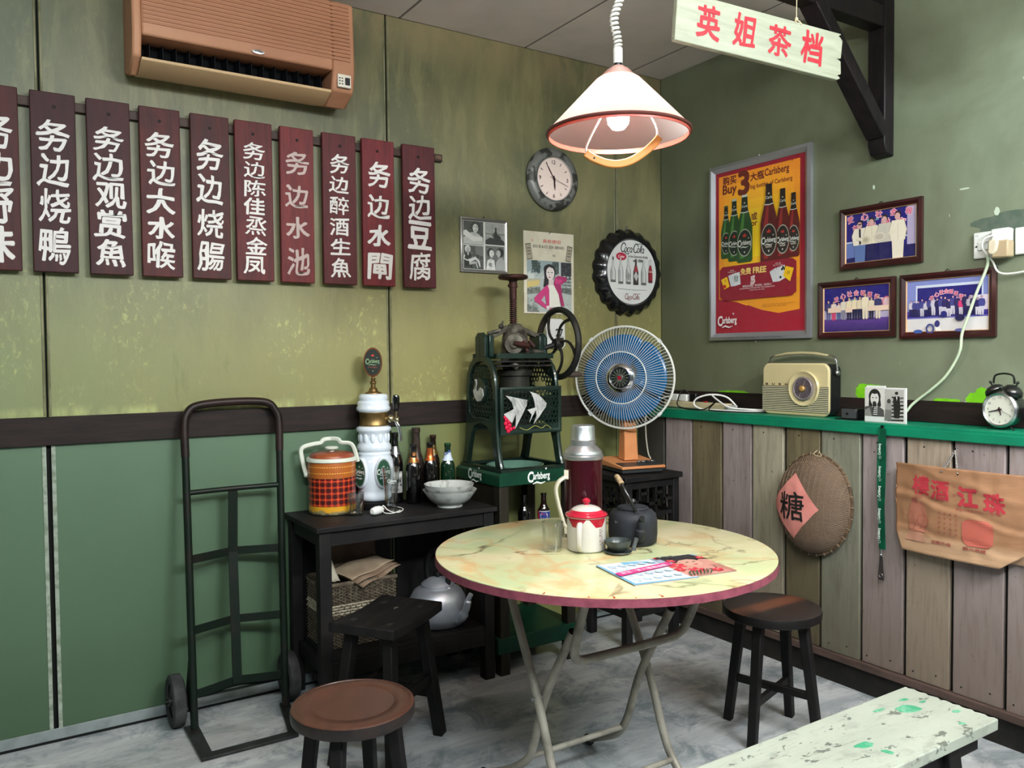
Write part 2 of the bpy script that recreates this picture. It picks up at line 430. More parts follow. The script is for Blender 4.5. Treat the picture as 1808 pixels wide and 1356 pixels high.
# patches of lime paint behind the shelf things
def blob(cy, cz, ry, rz, seed, flat_bottom):
    pts = []
    for i in range(26):
        a = 2*PI*i/26; k = 1+.28*noise.noise(Vector((math.cos(a)*1.7, math.sin(a)*1.7, seed)))+.08*R.uniform(-1, 1)
        py = cy+ry*k*math.cos(a); pz = cz+rz*k*math.sin(a)
        pts.append((py, max(pz, flat_bottom)))
    return pts
m_lime = M('lime_paint', (120, 196, 32), .5, col2=(104, 178, 30), scale=20)
mp = Matrix(((0, 0, 1, 0), (1, 0, 0, 0), (0, 1, 0, 0), (0, 0, 0, 1)))   # (y,z,x) -> world
for (cy, cz, ry, rz, sd) in ((-1.222, 1.165, .070, .044, 1), (-1.54, 1.148, .050, .014, 7), (-1.675, 1.148, .062, .052, 3), (-.50, 1.150, .10, .008, 5)):
    b = MB(mp); b.prism(blob(cy, cz, ry, rz, sd, 1.138), -.0012, 0); b.build('paint_patch', m_lime, wr)
m_chip = M('bare_plaster_chip', (190, 205, 185), .7)
for (cy, cz, ry, rz, sd) in ((-1.715, 1.83, .009, .016, 4), (-1.62, 1.145, .014, .009, 5), (-1.235, 2.0, .005, .008, 6), (-1.60, 1.93, .02, .003, 8), (-1.27, 1.155, .008, .006, 9)):
    b = MB(mp); b.prism(blob(cy, cz, ry, rz, sd, 0), -.001, 0); b.build('bare_chip', m_chip, wr)
MB(mp).prism(blob(-1.76, 1.79, .13, .035, 2, 0), -.0008, 0).build('grey_patch', M('grey_patch_paint', (92, 104, 92), .6, col2=(80, 96, 84), scale=30), wr)
tr = MB().box(-.014, 0, -4.6, 0, 1.067, 1.149).build('trim_2', m_dado, bevel=.002); tag(tr, kind='structure')
# planks of the wainscot
WX = -.164
def plank_mat(name, c1, c2, dirt):
    t = NT(name); v = t.coord((1, 3, .6)); n = t.noise(v, 4, 6, .65, .4); n2 = t.noise(t.coord((1, 9, .9), (3, 3, 3)), 7, 5, .6)
    x, y, z = t.sep(t.coord())
    c = t.mix(t.ramp(n, .35, .68), c1, c2)
    c = t.mix(t.math('MULTIPLY', t.ramp(n2, .50, .68), .5), c, dirt); c = t.mix(t.ramp(t.noise(t.coord((1, 1.4, 1), (6, 1, 9)), 26, 5, .7), .66, .70), c, dirt)
    lowd = t.ramp(t.math('ADD', z, t.math('MULTIPLY', n, .6)), 1.10, .50)
    c = t.mix(t.math('MULTIPLY', lowd, .72), c, dirt)
    t.bump(t.noise(t.coord((1, 12, 1)), 14, 5), .25, .003)
    return t.set(Base_Color=c, Roughness=.62)
PK = dict(li=plank_mat('lilac_plank', (154, 143, 142), (126, 115, 113), (98, 84, 72)), ol=plank_mat('olive_plank', (116, 107, 80), (88, 80, 58), (68, 60, 44)),
          sa=plank_mat('sage_plank', (164, 160, 138), (136, 132, 112), (104, 94, 78)), be=plank_mat('beige_plank', (166, 154, 136), (138, 124, 108), (98, 86, 72)),
          gg=plank_mat('grey_green_plank', (136, 138, 122), (108, 110, 94), (82, 76, 62)), dk=plank_mat('dark_plank', (70, 66, 60), (56, 54, 48), (44, 40, 34)))
ys = [0, -.204, -.392, -.584, -.761, -.936, -1.117, -1.302, -1.481, -1.659, -1.841, -2.02, -2.2, -2.385, -2.57, -2.75, -2.93, -3.12, -3.3]
kinds = ['dk', 'li', 'ol', 'li', 'sa', 'ol', 'gg', 'li', 'be', 'li', 'li', 'be', 'sa', 'li', 'gg', 'li', 'sa', 'be']
MB().box(WX+.012, WX+.02, -4.6, 0, .1, 1.03).build('backing', m_gap, wr)
for i, k in enumerate(kinds):
    g = R.uniform(.0055, .0075); z0 = .125+R.uniform(-.004, .002); tl = R.uniform(-.0015, .0015)
    b = MB(); a, c = ys[i]-(g if i else 0), ys[i+1]+g; x0 = WX-R.uniform(.004, .008)
    b.add([(x0, a, z0), (x0, c, z0), (x0, c+tl, 1.03), (x0, a+tl, 1.03), (WX+.012, a, z0), (WX+.012, c, z0), (WX+.012, c+tl, 1.03), (WX+.012, a+tl, 1.03)],
          [(0, 3, 2, 1), (4, 5, 6, 7), (0, 1, 5, 4), (3, 7, 6, 2), (0, 4, 7, 3), (1, 2, 6, 5)])
    pl = b.build('plank', PK[k], wr, bevel=.003)
    if i > 1:
        nb = MB()
        for (yy, zz) in ((a-.03, .155), (c+.05, .165), (a-.06, .99)):
            nb.M = T(x0, yy+R.uniform(-.01, .01), zz) @ RY(-PI/2); nb.lathe([(.0035, 0), (.003, .0012), (.0001, .0014)], 8)
        nb.build('nail', M('rust_nail', (30, 24, 20), .7), pl)
MB().box(WX-.022, WX+.012, -4.6, 0, .097, .125).build('ledge_strip', M('brown_ledge', (84, 68, 62), .55, col2=(66, 54, 48), scale=14, st=(1, .4, 1)), wr, bevel=.003)
MB().box(WX, WX+.02, -4.6, 0, 0, .098).build('kick_board', M('black_kick', (26, 25, 23), .6, col2=(38, 36, 32), scale=12), wr)
# floor
def floor_mat():
    t = NT('worn_cement'); v = t.coord(rot=(0, 0, .5)); vs = t.coord((1, 3.2, 1), rot=(0, 0, .45))
    n1 = t.noise(vs, 2.4, 7, .66, .8); n2 = t.noise(v, 5, 7, .7, .5); n3 = t.noise(t.coord((1, 6, 1), rot=(0, 0, .9)), 6, 6, .7, 1.5)
    c = t.mix(t.ramp(n1, .36, .64), (148, 154, 156), (184, 187, 188))
    c = t.mix(t.math('MULTIPLY', t.ramp(n2, .48, .62), .8), c, (108, 118, 122))
    c = t.mix(t.math('MULTIPLY', t.ramp(n3, .58, .7), .5), c, (90, 98, 100))
    n4 = t.noise(v, 1.3, 4)
    c = t.mix(t.math('MULTIPLY', t.ramp(n4, .52, .66), .35), c, (140, 128, 118))
    t.bump(n2, .15, .004)
    return t.set(Base_Color=c, Roughness=t.ramp(n1, .3, 1.6))
fl = MB().box(-5.6, 0, -4.6, -.0, -.05, 0).build('floor', floor_mat()); tag(fl, kind='structure')
fg = MB().box(-5.6, -.165, -.0095, -.003, .0, .008).build('trim_3', m_gap); tag(fg, kind='structure')
# ceiling of board panels
ce = thing('ceiling', 'white ceiling boards', None, (0, 0, ZC), kind='structure')
m_ceil = M('ceiling_board', (206, 196, 190), .8, col2=(196, 188, 182), scale=4)
MB().box(-5.6, 0, -4.6, 0, ZC+.0015, ZC+.06).build('backing', M('ceiling_seam', (120, 112, 108), .7), ce)
cx = [0, -.217, -.857, -1.503, -2.15, -2.79, -3.43, -4.07, -4.71, -5.35]
for a, b in zip(cx, cx[1:]):
    for y0, y1 in ((0, -2.44), (-2.44, -4.6)):
        MB().box(b+.006, a-(.006 if a < 0 else 0), y1+.006, y0, ZC, ZC+.0014).build('ceiling_panel', m_ceil, ce)
# shell of the room behind the camera, and an added shading header
m_out = M('far_wall_paint', (120, 132, 110), .7)
w = MB().box(-5.7, -5.6, -4.6, .1, 0, ZC).build('wall_left', m_out); tag(w, kind='structure')
w = MB().box(-1.9, -.001, -2.62, -2.58, 2.528, ZC).build('shade_header', m_dado); tag(w, kind='structure')  # unseen header, added to shade the top of the right wall
# ------------------------------------------------------------------ common materials
m_black = M('black_wood', (17, 16, 17), .6, col2=(29, 27, 27), scale=7, st=(1, 8, 1), bump=.2, bs=25)
m_iron = M('dark_iron', (34, 35, 34), .5, .3, col2=(62, 56, 48), scale=14, lo=.5, hi=.75, bump=.2, bs=40)
m_chrome = M('chrome', (225, 225, 228), .12, 1)
m_steel = M('brushed_steel', (190, 192, 195), .28, 1)
m_brass = M('brass', (150, 124, 80), .42, .85, col2=(104, 84, 52), scale=9)
m_white = M('white_plastic', (224, 226, 222), .35)
m_blackp = M('black_plastic', (18, 18, 19), .35)
m_nail = M('dark_nail', (24, 22, 20), .5, .5)
def thin_glass():
    t = NT('clear_glass'); tr = t.node('ShaderNodeBsdfTransparent'); tr.inputs[0].default_value = (.96, .97, .96, 1); gl = t.node('ShaderNodeBsdfGlossy'); gl.inputs['Roughness'].default_value = .03
    fr = t.node('ShaderNodeLayerWeight'); fr.inputs['Blend'].default_value = .40; mx = t.node('ShaderNodeMixShader')
    t.link(t.math('ADD', t.math('MULTIPLY', fr.outputs['Facing'], .85), .05), mx.inputs[0]); t.link(tr.outputs[0], mx.inputs[1]); t.link(gl.outputs[0], mx.inputs[2]); t.link(mx.outputs[0], t.n['Material Output'].inputs[0]); return t.m
m_glass = thin_glass()
m_wcord = M('white_cord', (222, 222, 216), .45)
m_bcord = M('black_cord', (16, 16, 16), .45)

# ------------------------------------------------------------------ air conditioner
ac = thing('air_conditioner', 'old tan wall air conditioner mounted high above the wooden boards', 'air conditioner', (-2.17, 0, 2.36))
m_acp = M('tan_plastic', (176, 128, 98), .5, col2=(160, 112, 84), scale=3)
x0, x1 = -2.585, -1.79
prof = [(0, 2.35), (-.10, 2.325), (-.185, 2.365), (-.205, 2.44), (-.19, 2.70), (-.16, 2.715), (0, 2.715)]
def yz(b, pr, xa, xb, m=0):
    b.M = Matrix(((0, 0, 1, 0), (1, 0, 0, 0), (0, 1, 0, 0), (0, 0, 0, 1))); b.prism(pr, xa, xb, m); b.M = Matrix.Identity(4)
# casing with a recessed outlet: a lower lip, two cheeks and the upper body
b = MB(); yz(b, prof, x0, x0+.03); b.build('side_cheek', m_acp, ac, bevel=.008)
b = MB(); yz(b, prof, x1-.09, x1); b.build('side_cheek', m_acp, ac, bevel=.008)
b = MB(); yz(b, [(0, 2.445), (-.20, 2.435), (-.206, 2.455), (-.19, 2.70), (-.16, 2.715), (0, 2.715)], x0+.03, x1-.09); b.build('casing', m_acp, ac, bevel=.006)
b = MB(); yz(b, [(0, 2.35), (-.10, 2.326), (-.185, 2.356), (-.185, 2.366), (-.06, 2.362), (0, 2.37)], x0+.03, x1-.09); b.build('lower_lip', M('cream_lip', (190, 160, 122), .5), ac, bevel=.003)
b = MB(); b.box(x0+.03, x1-.09, -.08, -.06, 2.36, 2.445); b.build('outlet', M('dark_outlet', (8, 9, 11), .95), ac)
for i in range(15):
    xx = x0+.055+i*.044
    b = MB(); b.bar((xx, -.085, 2.40), (xx+.010, -.128, 2.40), .0022, .066); b.build('louver_fin', M('black_fin', (14, 16, 19), .5), ac)
b = MB()
for i in range(15):
    z = 2.475+i*.0148; y = -.2055+(z-2.455)*.062
    b.box(x0+.035, x1-.02, y-.004, y+.004, z, z+.009)
b.M = Matrix.Identity(4)
o = b.build('front_grille', M('grille_tan', (158, 110, 82), .55), ac); o['kind'] = 'stuff'
b = MB(); b.box(x1-.072, x1-.018, -.206, -.196, 2.375, 2.425); b.build('control_plate', M('pale_plate', (206, 200, 186), .4), ac, bevel=.003)
b = MB(); b.box(x1-.043, x1-.024, -.210, -.204, 2.385, 2.413); b.build('receiver_window', m_blackp, ac, bevel=.002)
b = MB()
for i in range(2):
    for j in range(3): b.box(x1-.067+i*.010, x1-.062+i*.010, -.208, -.204, 2.385+j*.011, 2.389+j*.011)
b.build('indicator_marks', m_blackp, ac)
b = MB(); b.M = T(-2.165, -.207, 2.447) @ RX(PI/2) @ SC(1, .32, 1); b.lathe([(.024, 0), (.023, .003), (.0001, .004)], 20); b.M = Matrix.Identity(4)
bd = b.build('badge', m_steel, ac)
p = Print(); p.text('YORK', 0, 0, .006, (60, 40, 30), .02, w=.03); o = p.build('badge_lettering', bd)
o.matrix_local = WM(bd).inverted() @ T(-2.165, -.2115, 2.447) @ RX(PI/2)

# ------------------------------------------------------------------ menu boards
m_bar = M('bar_brown', (64, 44, 36), .5, col2=(46, 34, 28), scale=6, st=(1, 1, 8))
br = thing('hanging_rail', 'thin dark wooden rail behind the row of red menu boards', 'rail', (-2.2, 0, 2.2))
MB().box(-3.4, -1.314, -.02, -.001, 2.190, 2.222).build('bar', m_bar, br, bevel=.002)
MB().box(-1.352, -1.322, -.024, -.02, 2.198, 2.214).build('end_plate', M('worn_tin', (110, 84, 66), .5, .3, col2=(70, 60, 52), scale=60), br)
def board_mat(i, c1, c2):
    t = NT('red_board_%d' % i); v = t.coord((7, 1, 1), (i*3.1, 0, 0)); n = t.noise(v, 5, 6, .65, .5)
    n2 = t.noise(t.coord((30, 1, 1), (i, 2, 0)), 5, 4)
    c = t.mix(t.ramp(n, .35, .66), c1, c2); c = t.mix(t.math('MULTIPLY', t.ramp(n2, .5, .7), .3), c, (36, 18, 18))
    t.bump(n2, .15, .002); return t.set(Base_Color=c, Roughness=.62, Specular_IOR_Level=.3)
boards = [
    ('务边野味', -2.972, -2.893+.0, [(.13, .105), (.13, .105), (.13, .105), (.13, .115)], (74, 36, 34), (58, 28, 30), 'leftmost red menu board, cut by the left edge of the photo'),
    ('务边烧鴨', -2.884, -2.748, [.12, .12, .13, .14], (62, 30, 30), (48, 24, 28), 'dark red menu board on the rail whose last character means duck'),
    ('务边观赏魚', -2.714, -2.576, [.10, .11, .10, .11, .11], (68, 32, 32), (52, 26, 30), 'red menu board with five characters below the left end of the air conditioner'),
    ('务边大水喉', -2.546, -2.408, [.10, .10, .10, .09, .11], (82, 36, 34), (60, 28, 30), 'red menu board with five characters, third of them a wide open stroke figure'),
    ('务边烧腸', -2.373, -2.234, [.125, .12, .12, .12], (58, 32, 32), (76, 34, 32), 'brownish red menu board lettered with four characters under the vent'),
    ('务边陈佳烝金凤', -2.213, -2.071, [.075, .07, .07, .07, .08, .075, .075], (94, 38, 38), (70, 30, 32), 'red menu board crowded with seven small white characters'),
    ('务边水池', -2.042, -1.907, [.105, .10, .09, .12], (110, 42, 42), (88, 34, 36), 'bright red menu board with faded greyish lettering'),
    ('务边醉酒生魚', -1.870, -1.727, [.09, .075, .085, .08, .075, .09], (92, 36, 38), (68, 30, 32), 'red menu board with six white characters ending in fish'),
    ('务边水閘', -1.700, -1.556, [.12, .11, .10, .12], (112, 38, 42), (84, 30, 34), 'red menu board over the wall joint, second from the right'),
    ('务边豆腐', -1.516, -1.363, [.125, .115, .13, .14], (86, 32, 36), (62, 26, 30), 'rightmost red menu board beside the bare rail end')]
zt, zb = 2.240, 1.632
for i, (st, xa, xb, hs, c1, c2, lab) in enumerate(boards):
    if i == 0: xa, xb = -3.06, -2.917
    xc = (xa+xb)/2; w = xb-xa; H = zt-zb; cy = (zt+zb)/2
    th = thing('menu_board', lab, 'sign board', (xc, -.021, cy), (PI/2, R.uniform(-.004, .004), 0), 'red menu boards')
    b = MB(); b.box(-w/2, w/2, -H/2, H/2, 0, .02); b.build('board', board_mat(i, c1, c2), th, local=True, bevel=.003)
    b = MB(); b.M = T(R.uniform(-.004, .004), H/2-.048, .02); b.lathe([(.006, 0), (.005, .002), (.0001, .0025)], 10); b.build('nail', m_nail, th, local=True)
    n = len(st); hs = [h[0] if isinstance(h, tuple) else h for h in hs]
    top = H/2-(.085 if n < 6 else .075); bot = -H/2+.022; tot = top-bot; s = sum(hs); gap = (tot-s)/(n-1) if n > 1 else 0
    p = Print(z=.0203); y = top
    col = (176, 156, 150) if i == 6 else (214, 210, 206)
    for k, ch in enumerate(st):
        h = hs[k]; cw = min(w*.68, h*1.0)
        if n >= 6: cw = w*.56
        p.text(ch, R.uniform(-.004, .004), y-h/2, h*.86, col, .034 if n < 6 else .026, .04, w=cw, rot=R.uniform(-.05, .04), jit=.07, seed=i*11+k)
        y -= h+gap
    p.build('lettering', th, print_mat('brush_paint', .5))

# ------------------------------------------------------------------ clock
wc = thing('wall_clock', 'round grey metal wall clock with chipped rim behind the pendant lamp', 'clock', (-.715, 0, 2.180), WB)
m_rim = M('chipped_grey_metal', (112, 112, 108), .42, .35, col2=(60, 60, 56), scale=20, lo=.5, hi=.56, bump=.2, bs=50)
b = MB(); b.lathe([(.125, 0), (.147, .004), (.150, .014), (.143, .027), (.122, .037), (.108, .034), (.104, .026), (.103, .022)], 56, cap=False); b.build('rim', m_rim, wc, local=True)
b = MB(); b.lathe([(.104, .02), (.104, .024), (.0001, .0242)], 48); b.build('dial', M('pinkish_dial', (216, 196, 186), .5), wc, local=True)
b = MB(); b.lathe([(.107, .027), (.106, .035), (.102, .035), (.102, .027), (.107, .027)], 56, cap=False); b.build('bezel', m_steel, wc, local=True)
p = Print(z=.0245); dk = (52, 40, 42)
for h_ in range(12):
    a = PI/2-h_*PI/6
    if h_ % 3 == 0: p.text({0: '12', 3: '3', 6: '6', 9: '9'}[h_], .080*math.cos(a), .080*math.sin(a), .018, dk, .02)
    else: p.line([(.072*math.cos(a), .072*math.sin(a)), (.088*math.cos(a), .088*math.sin(a))], [.002, .005], dk)
p.build('dial_print', wc)
def hand(name, par, ang, ln, wd, z, col, tail=.015):
    b = MB(T(0, 0, z) @ RZ(ang)); b.prism([(-tail, -wd/2), (-tail, wd/2), (ln*.6, wd*.7), (ln, .0006), (ln, -.0006), (ln*.6, -wd*.7)], 0, .0012); b.build(name, col, par, local=True)
m_hand = M('clock_hand', (48, 30, 34), .4)
hand('minute_hand', wc, math.radians(122), .086, .004, .026, m_hand)
hand('hour_hand', wc, math.radians(-85), .054, .006, .0275, m_hand)
hand('second_hand', wc, math.radians(-20), .088, .0012, .029, m_hand, .025)
b = MB(); b.lathe([(.006, .025), (.006, .031), (.0001, .032)], 14); b.build('hub', m_hand, wc, local=True)

# ------------------------------------------------------------------ film star photographs in a thin frame
pf = thing('picture_frame', 'thin silver frame with four black and white portraits beside the last menu board', 'picture', (-1.0975, 0, 1.838), WB, 'pictures on the walls')
w, h = .25, .246
b = MB(); b.frame(-w/2, w/2, -h/2, h/2, .013, .001, .016, zi=.011); b.build('frame', M('silver_frame', (150, 148, 144), .35, .8), pf, local=True)
p = Print(z=.008); gk = lambda g: (g, g, int(g*.98))
p.rect(-w/2+.012, w/2-.012, -h/2+.012, h/2-.012, gk(205))
p.rect(-.108, -.004, .002, .108, gk(58)); p.rect(-.108, -.004, -.108, -.002, gk(66)); p.rect(.006, .108, .008, .108, gk(150)); p.rect(.006, .108, -.108, .002, gk(96))
G = lambda *a: [gk(q) for q in a]
p.speckle(-.108, -.004, .002, .108, 50, G(40, 52, 74, 96), .002, .008, 1); p.speckle(-.108, -.004, -.108, -.002, 60, G(44, 56, 84, 110), .002, .008, 2); p.speckle(.006, .108, .03, .108, 30, G(140, 158, 168, 176), .003, .010, 3); p.speckle(.006, .108, -.108, .002, 50, G(70, 84, 110, 130), .003, .008, 4)
# a laughing woman leaning on her arms
p.poly([(-.108, .030), (-.09, .052), (-.060, .058), (-.030, .052), (-.008, .034), (-.006, .004), (-.108, .004)], gk(176)); p.poly([(-.108, .062), (-.096, .068), (-.056, .040), (-.010, .040), (-.008, .022), (-.06, .018), (-.108, .044)], gk(206)); p.poly([(-.056, .062), (-.040, .062), (-.038, .048), (-.058, .048)], gk(166))
p.ell(-.046, .086, .024, .022, gk(34), 18); p.ell(-.060, .080, .010, .014, gk(34), 12); p.ell(-.031, .080, .010, .014, gk(34), 12); p.ell(-.046, .077, .0145, .019, gk(204), 20); p.ell(-.040, .077, .007, .016, gk(180), 14)
p.line([(-.056, .083), (-.049, .084)], .0022, gk(36)); p.line([(-.043, .084), (-.036, .083)], .0022, gk(36)); p.ell(-.046, .067, .0065, .0028, gk(44), 10); p.ell(-.046, .068, .005, .0014, gk(226), 10); p.line([(-.046, .079), (-.0445, .073)], .001, gk(150))
# a fair haired woman sitting with crossed legs
p.ell(-.088, -.018, .015, .015, gk(196), 16); p.ell(-.079, -.022, .006, .010, gk(176), 12); p.ell(-.087, -.022, .0085, .011, gk(160), 14); p.line([(-.091, -.021), (-.088, -.021)], .0012, gk(50)); p.line([(-.085, -.021), (-.082, -.021)], .0012, gk(50)); p.ell(-.087, -.028, .0028, .001, gk(60), 8)
p.poly([(-.104, -.042), (-.094, -.035), (-.078, -.035), (-.070, -.044), (-.066, -.066), (-.076, -.078), (-.102, -.080)], gk(26)); p.poly([(-.092, -.035), (-.080, -.035), (-.086, -.050)], gk(176)); p.line([(-.104, -.045), (-.108, -.064), (-.090, -.070), (-.068, -.062)], .006, gk(186))
p.poly([(-.102, -.078), (-.104, -.098), (-.066, -.100), (-.060, -.076), (-.080, -.070)], gk(24)); p.line([(-.082, -.074), (-.048, -.058), (-.030, -.074), (-.024, -.098)], [.014, .013, .010, .005], gk(190)); p.line([(-.080, -.084), (-.046, -.078), (-.036, -.104)], [.012, .011, .006], gk(160)); p.poly([(-.050, -.004), (-.006, -.004), (-.006, -.050), (-.046, -.040)], gk(98))
# someone on a rock by the sea
p.poly([(.006, .060), (.108, .060), (.108, .054), (.006, .054)], gk(116)); p.poly([(.006, .008), (.006, .026), (.030, .040), (.056, .034), (.080, .042), (.108, .024), (.108, .008)], gk(34)); p.poly([(.050, .034), (.048, .052), (.058, .074), (.066, .072), (.070, .054), (.084, .050), (.090, .038)], gk(30)); p.ell(.061, .080, .0062, .0075, gk(52), 12); p.poly([(.052, .060), (.040, .048), (.044, .044), (.056, .054)], gk(60))
# a couple about to kiss
p.poly([(.008, -.108), (.014, -.066), (.034, -.056), (.052, -.064), (.058, -.108)], gk(204)); p.poly([(.028, -.056), (.040, -.056), (.042, -.068), (.026, -.068)], gk(176)); p.ell(.032, -.028, .018, .020, gk(30), 18); p.ell(.038, -.034, .0125, .0175, gk(204), 18); p.line([(.036, -.030), (.043, -.029)], .0018, gk(36)); p.ell(.044, -.044, .004, .002, gk(70), 8); p.speckle(.012, .054, -.106, -.072, 26, G(150, 120, 224), .001, .0035, 6)
p.poly([(.058, -.108), (.060, -.072), (.076, -.054), (.100, -.056), (.108, -.070), (.108, -.108)], gk(150)); p.ell(.084, -.026, .020, .021, gk(24), 18); p.ell(.074, -.032, .012, .0165, gk(168), 18); p.line([(.066, -.028), (.072, -.027)], .0018, gk(30)); p.ell(.065, -.042, .0035, .002, gk(60), 8); p.poly([(.080, -.048), (.094, -.050), (.092, -.062), (.078, -.060)], gk(150)); p.ell(.030, -.084, .009, .010, gk(120), 12)
p.build('photograph', pf, print_mat('glossy_print', .25, .3))
b = MB(); b.tube([(-.004, h/2+.002, .004), (.0, h/2+.012, .006), (.004, h/2+.002, .004)], .0012, 6); b.build('hook', m_nail, pf, local=True)

# ------------------------------------------------------------------ calendar poster
cp = thing('calendar_poster', 'cream calendar poster with a photograph of a woman in a pink cardigan', 'poster', (-.7325, 0, 1.731), WB)
w, h = .294, .39
b = MB(); b.box(-w/2, w/2, -h/2, h/2, .001, .006); b.build('card', M('cream_card', (206, 200, 180), .6, col2=(196, 188, 166), scale=12), cp, local=True)
p = Print(z=.0062)
p.text('成', -.098, .152, .012, (196, 70, 70), 0, .1); p.text('長有德田', .015, .152, .017, (196, 60, 66), .01, .1, w=.105)
p.text('SOO EE & CO. SDN. BERHAD.', -.002, .125, .013, (60, 56, 54), .02, w=.185)
p.text('KUALA LUMPUR', -.002, .113, .0035, (130, 120, 110)); p.text('TELEPHONE', -.015, .092, .003, (150, 140, 130)); p.ell(.028, .085, .008, .005, (70, 66, 60)); p.ell(.028, .085, .005, .0025, (206, 200, 180))
for s in (-1, 1):
    c, q = math.cos(-s*.16), math.sin(-s*.16)
    rr = lambda x, y, c=c, q=q, s=s: (s*.118+x*c-y*q*1, .098+x*q*1+y*c)
    p.poly([rr(-.016, -.038), (rr(.016, -.038)), rr(.016, .038), rr(-.016, .038)], (74, 70, 62)); p.poly([rr(-.014, -.034), rr(.014, -.034), rr(.014, .034), rr(-.014, .034)], (158, 150, 130))
    for k in range(3): p.line([rr(-.009, .016-.014*k), rr(.009, .016-.014*k)], .004, (80, 74, 66))
x0, x1, y0, y1 = -.130, .132, -.187, .058
p.rect(x0, x1, y0, y1, (168, 176, 172)); p.speckle(x0, x1, y0, y1, 90, [(150, 160, 156), (176, 184, 180), (140, 150, 146), (186, 192, 186)], .003, .009, 11)
p.poly([(x0, y1), (x0, .0), (-.10, .01), (-.06, -.01), (-.03, .02), (.03, .03), (.05, y1)], (140, 156, 158)); p.poly([(-.105, y1), (-.10, .015), (-.06, -.005), (-.05, .03), (-.07, y1)], (62, 76, 74)); p.poly([(.01, .04), (.02, .055), (.055, .056), (.056, .0), (.03, -.01)], (70, 82, 80))
p.rect(.068, .131, -.01, .055, (48, 48, 54)); p.rect(.058, .068, -.03, y1, (176, 186, 186))
p.rect(x0, -.055, -.048, -.03, (170, 164, 138)); p.poly([(x0, -.045), (-.06, -.035), (-.06, -.06), (x0, -.075)], (196, 176, 110)); p.rect(-.125, -.09, -.03, -.006, (190, 196, 190)); p.poly([(x0, -.08), (-.055, -.068), (-.055, -.095), (x0, -.105)], (104, 108, 100))
for k in range(4): p.rect(.075, .13, -.075+.016*k, -.068+.016*k, (96, 104, 102))
p.poly([(.07, -.07), (.131, -.075), (.131, -.1), (.07, -.09)], (88, 94, 90))
p.poly([(-.13, -.187), (-.13, -.15), (-.08, -.165), (-.06, -.187)], (110, 118, 112))
p.speckle(-.108, -.05, -.005, .056, 60, [(48, 60, 58), (84, 98, 94), (60, 76, 72)], .002, .006, 12); p.speckle(.01, .056, -.005, .056, 40, [(58, 70, 66), (92, 104, 100)], .002, .006, 13); p.speckle(.066, .131, -.03, .054, 40, [(40, 40, 46), (64, 66, 70), (90, 94, 96)], .002, .006, 14); p.speckle(x0, -.055, -.105, -.066, 50, [(80, 84, 78), (130, 134, 124), (150, 154, 146)], .002, .005, 15); p.speckle(.07, .131, -.10, -.02, 60, [(84, 92, 88), (130, 138, 134), (150, 158, 152)], .002, .005, 16); p.speckle(x0, -.06, -.187, -.12, 60, [(140, 150, 142), (104, 112, 104), (166, 174, 168)], .002, .005, 17)
pk = (190, 56, 116); pk2 = (158, 42, 96)
p.poly([(-.035, .022), (-.028, .035), (-.005, .044), (.022, .036), (.034, .018), (.03, -.015), (-.002, -.06), (-.038, -.068), (-.03, -.02)], (34, 30, 36))
p.poly([(-.006, -.03), (.02, -.03), (.022, -.06), (-.008, -.06)], (204, 190, 186))
p.ell(.003, .0, .024, .034, (214, 204, 200)); p.ell(-.008, .003, .005, .0022, (50, 44, 48)); p.ell(.012, .003, .005, .0022, (50, 44, 48)); p.poly([(-.002, -.002), (.003, -.012), (-.004, -.012)], (180, 160, 156)); p.ell(-.001, -.02, .007, .0028, (172, 84, 92))
p.poly([(-.026, .015), (-.02, .034), (.006, .042), (.026, .026), (.03, .006), (.018, .024), (-.004, .03), (-.018, .018)], (34, 30, 36))
p.poly([(-.014, -.058), (.022, -.056), (.048, -.08), (.062, -.16), (-.004, -.165), (-.012, -.1)], (220, 218, 206))
p.poly([(-.014, -.055), (-.04, -.075), (-.092, -.122), (-.088, -.138), (-.022, -.172), (-.014, -.158), (-.052, -.132), (-.03, -.105), (-.018, -.16), (-.004, -.16), (-.004, -.08)], pk)
p.poly([(.022, -.054), (.03, -.02), (.05, -.01), (.098, -.016), (.104, -.03), (.066, -.055), (.072, -.1), (.086, -.156), (.068, -.158), (.05, -.10)], pk2)
p.poly([(.03, -.02), (.05, -.028), (.08, -.03), (.06, -.05), (.03, -.048)], pk)
p.poly([(-.022, -.158), (-.004, -.156), (-.004, -.172), (-.02, -.176)], (216, 206, 204)); p.poly([(-.004, -.168), (.04, -.166), (.036, -.187), (.0, -.187)], (206, 96, 140))
p.build('calendar_picture', cp)
b = MB(); b.tube([(-.002, h/2-.008, .007), (.006, h/2+.001, .009), (.012, h/2+.004, .007)], .0014, 6); b.build('nail', m_nail, cp, local=True)

dp = thing('date_block', 'white tear off date pad reading 27 seen through the flywheel', 'calendar', (-.700, 0, 1.437), WB)
b = MB(); b.prism([(-.062, .075), (.03, .075), (.05, .06), (.052, -.055), (.03, -.075), (-.055, -.06)], .001, .018); b.build('pad', M('white_paper', (204, 204, 200), .7), dp, local=True, bevel=.002)
p = Print(z=.0185); p.text('27', .016, .008, .036, (20, 20, 22), .03, w=.042); p.rect(-.006, .042, -.026, -.016, (30, 30, 32)); p.line([(-.006, -.012), (.042, -.012)], .0015, (120, 120, 120)); p.build('date_print', dp)

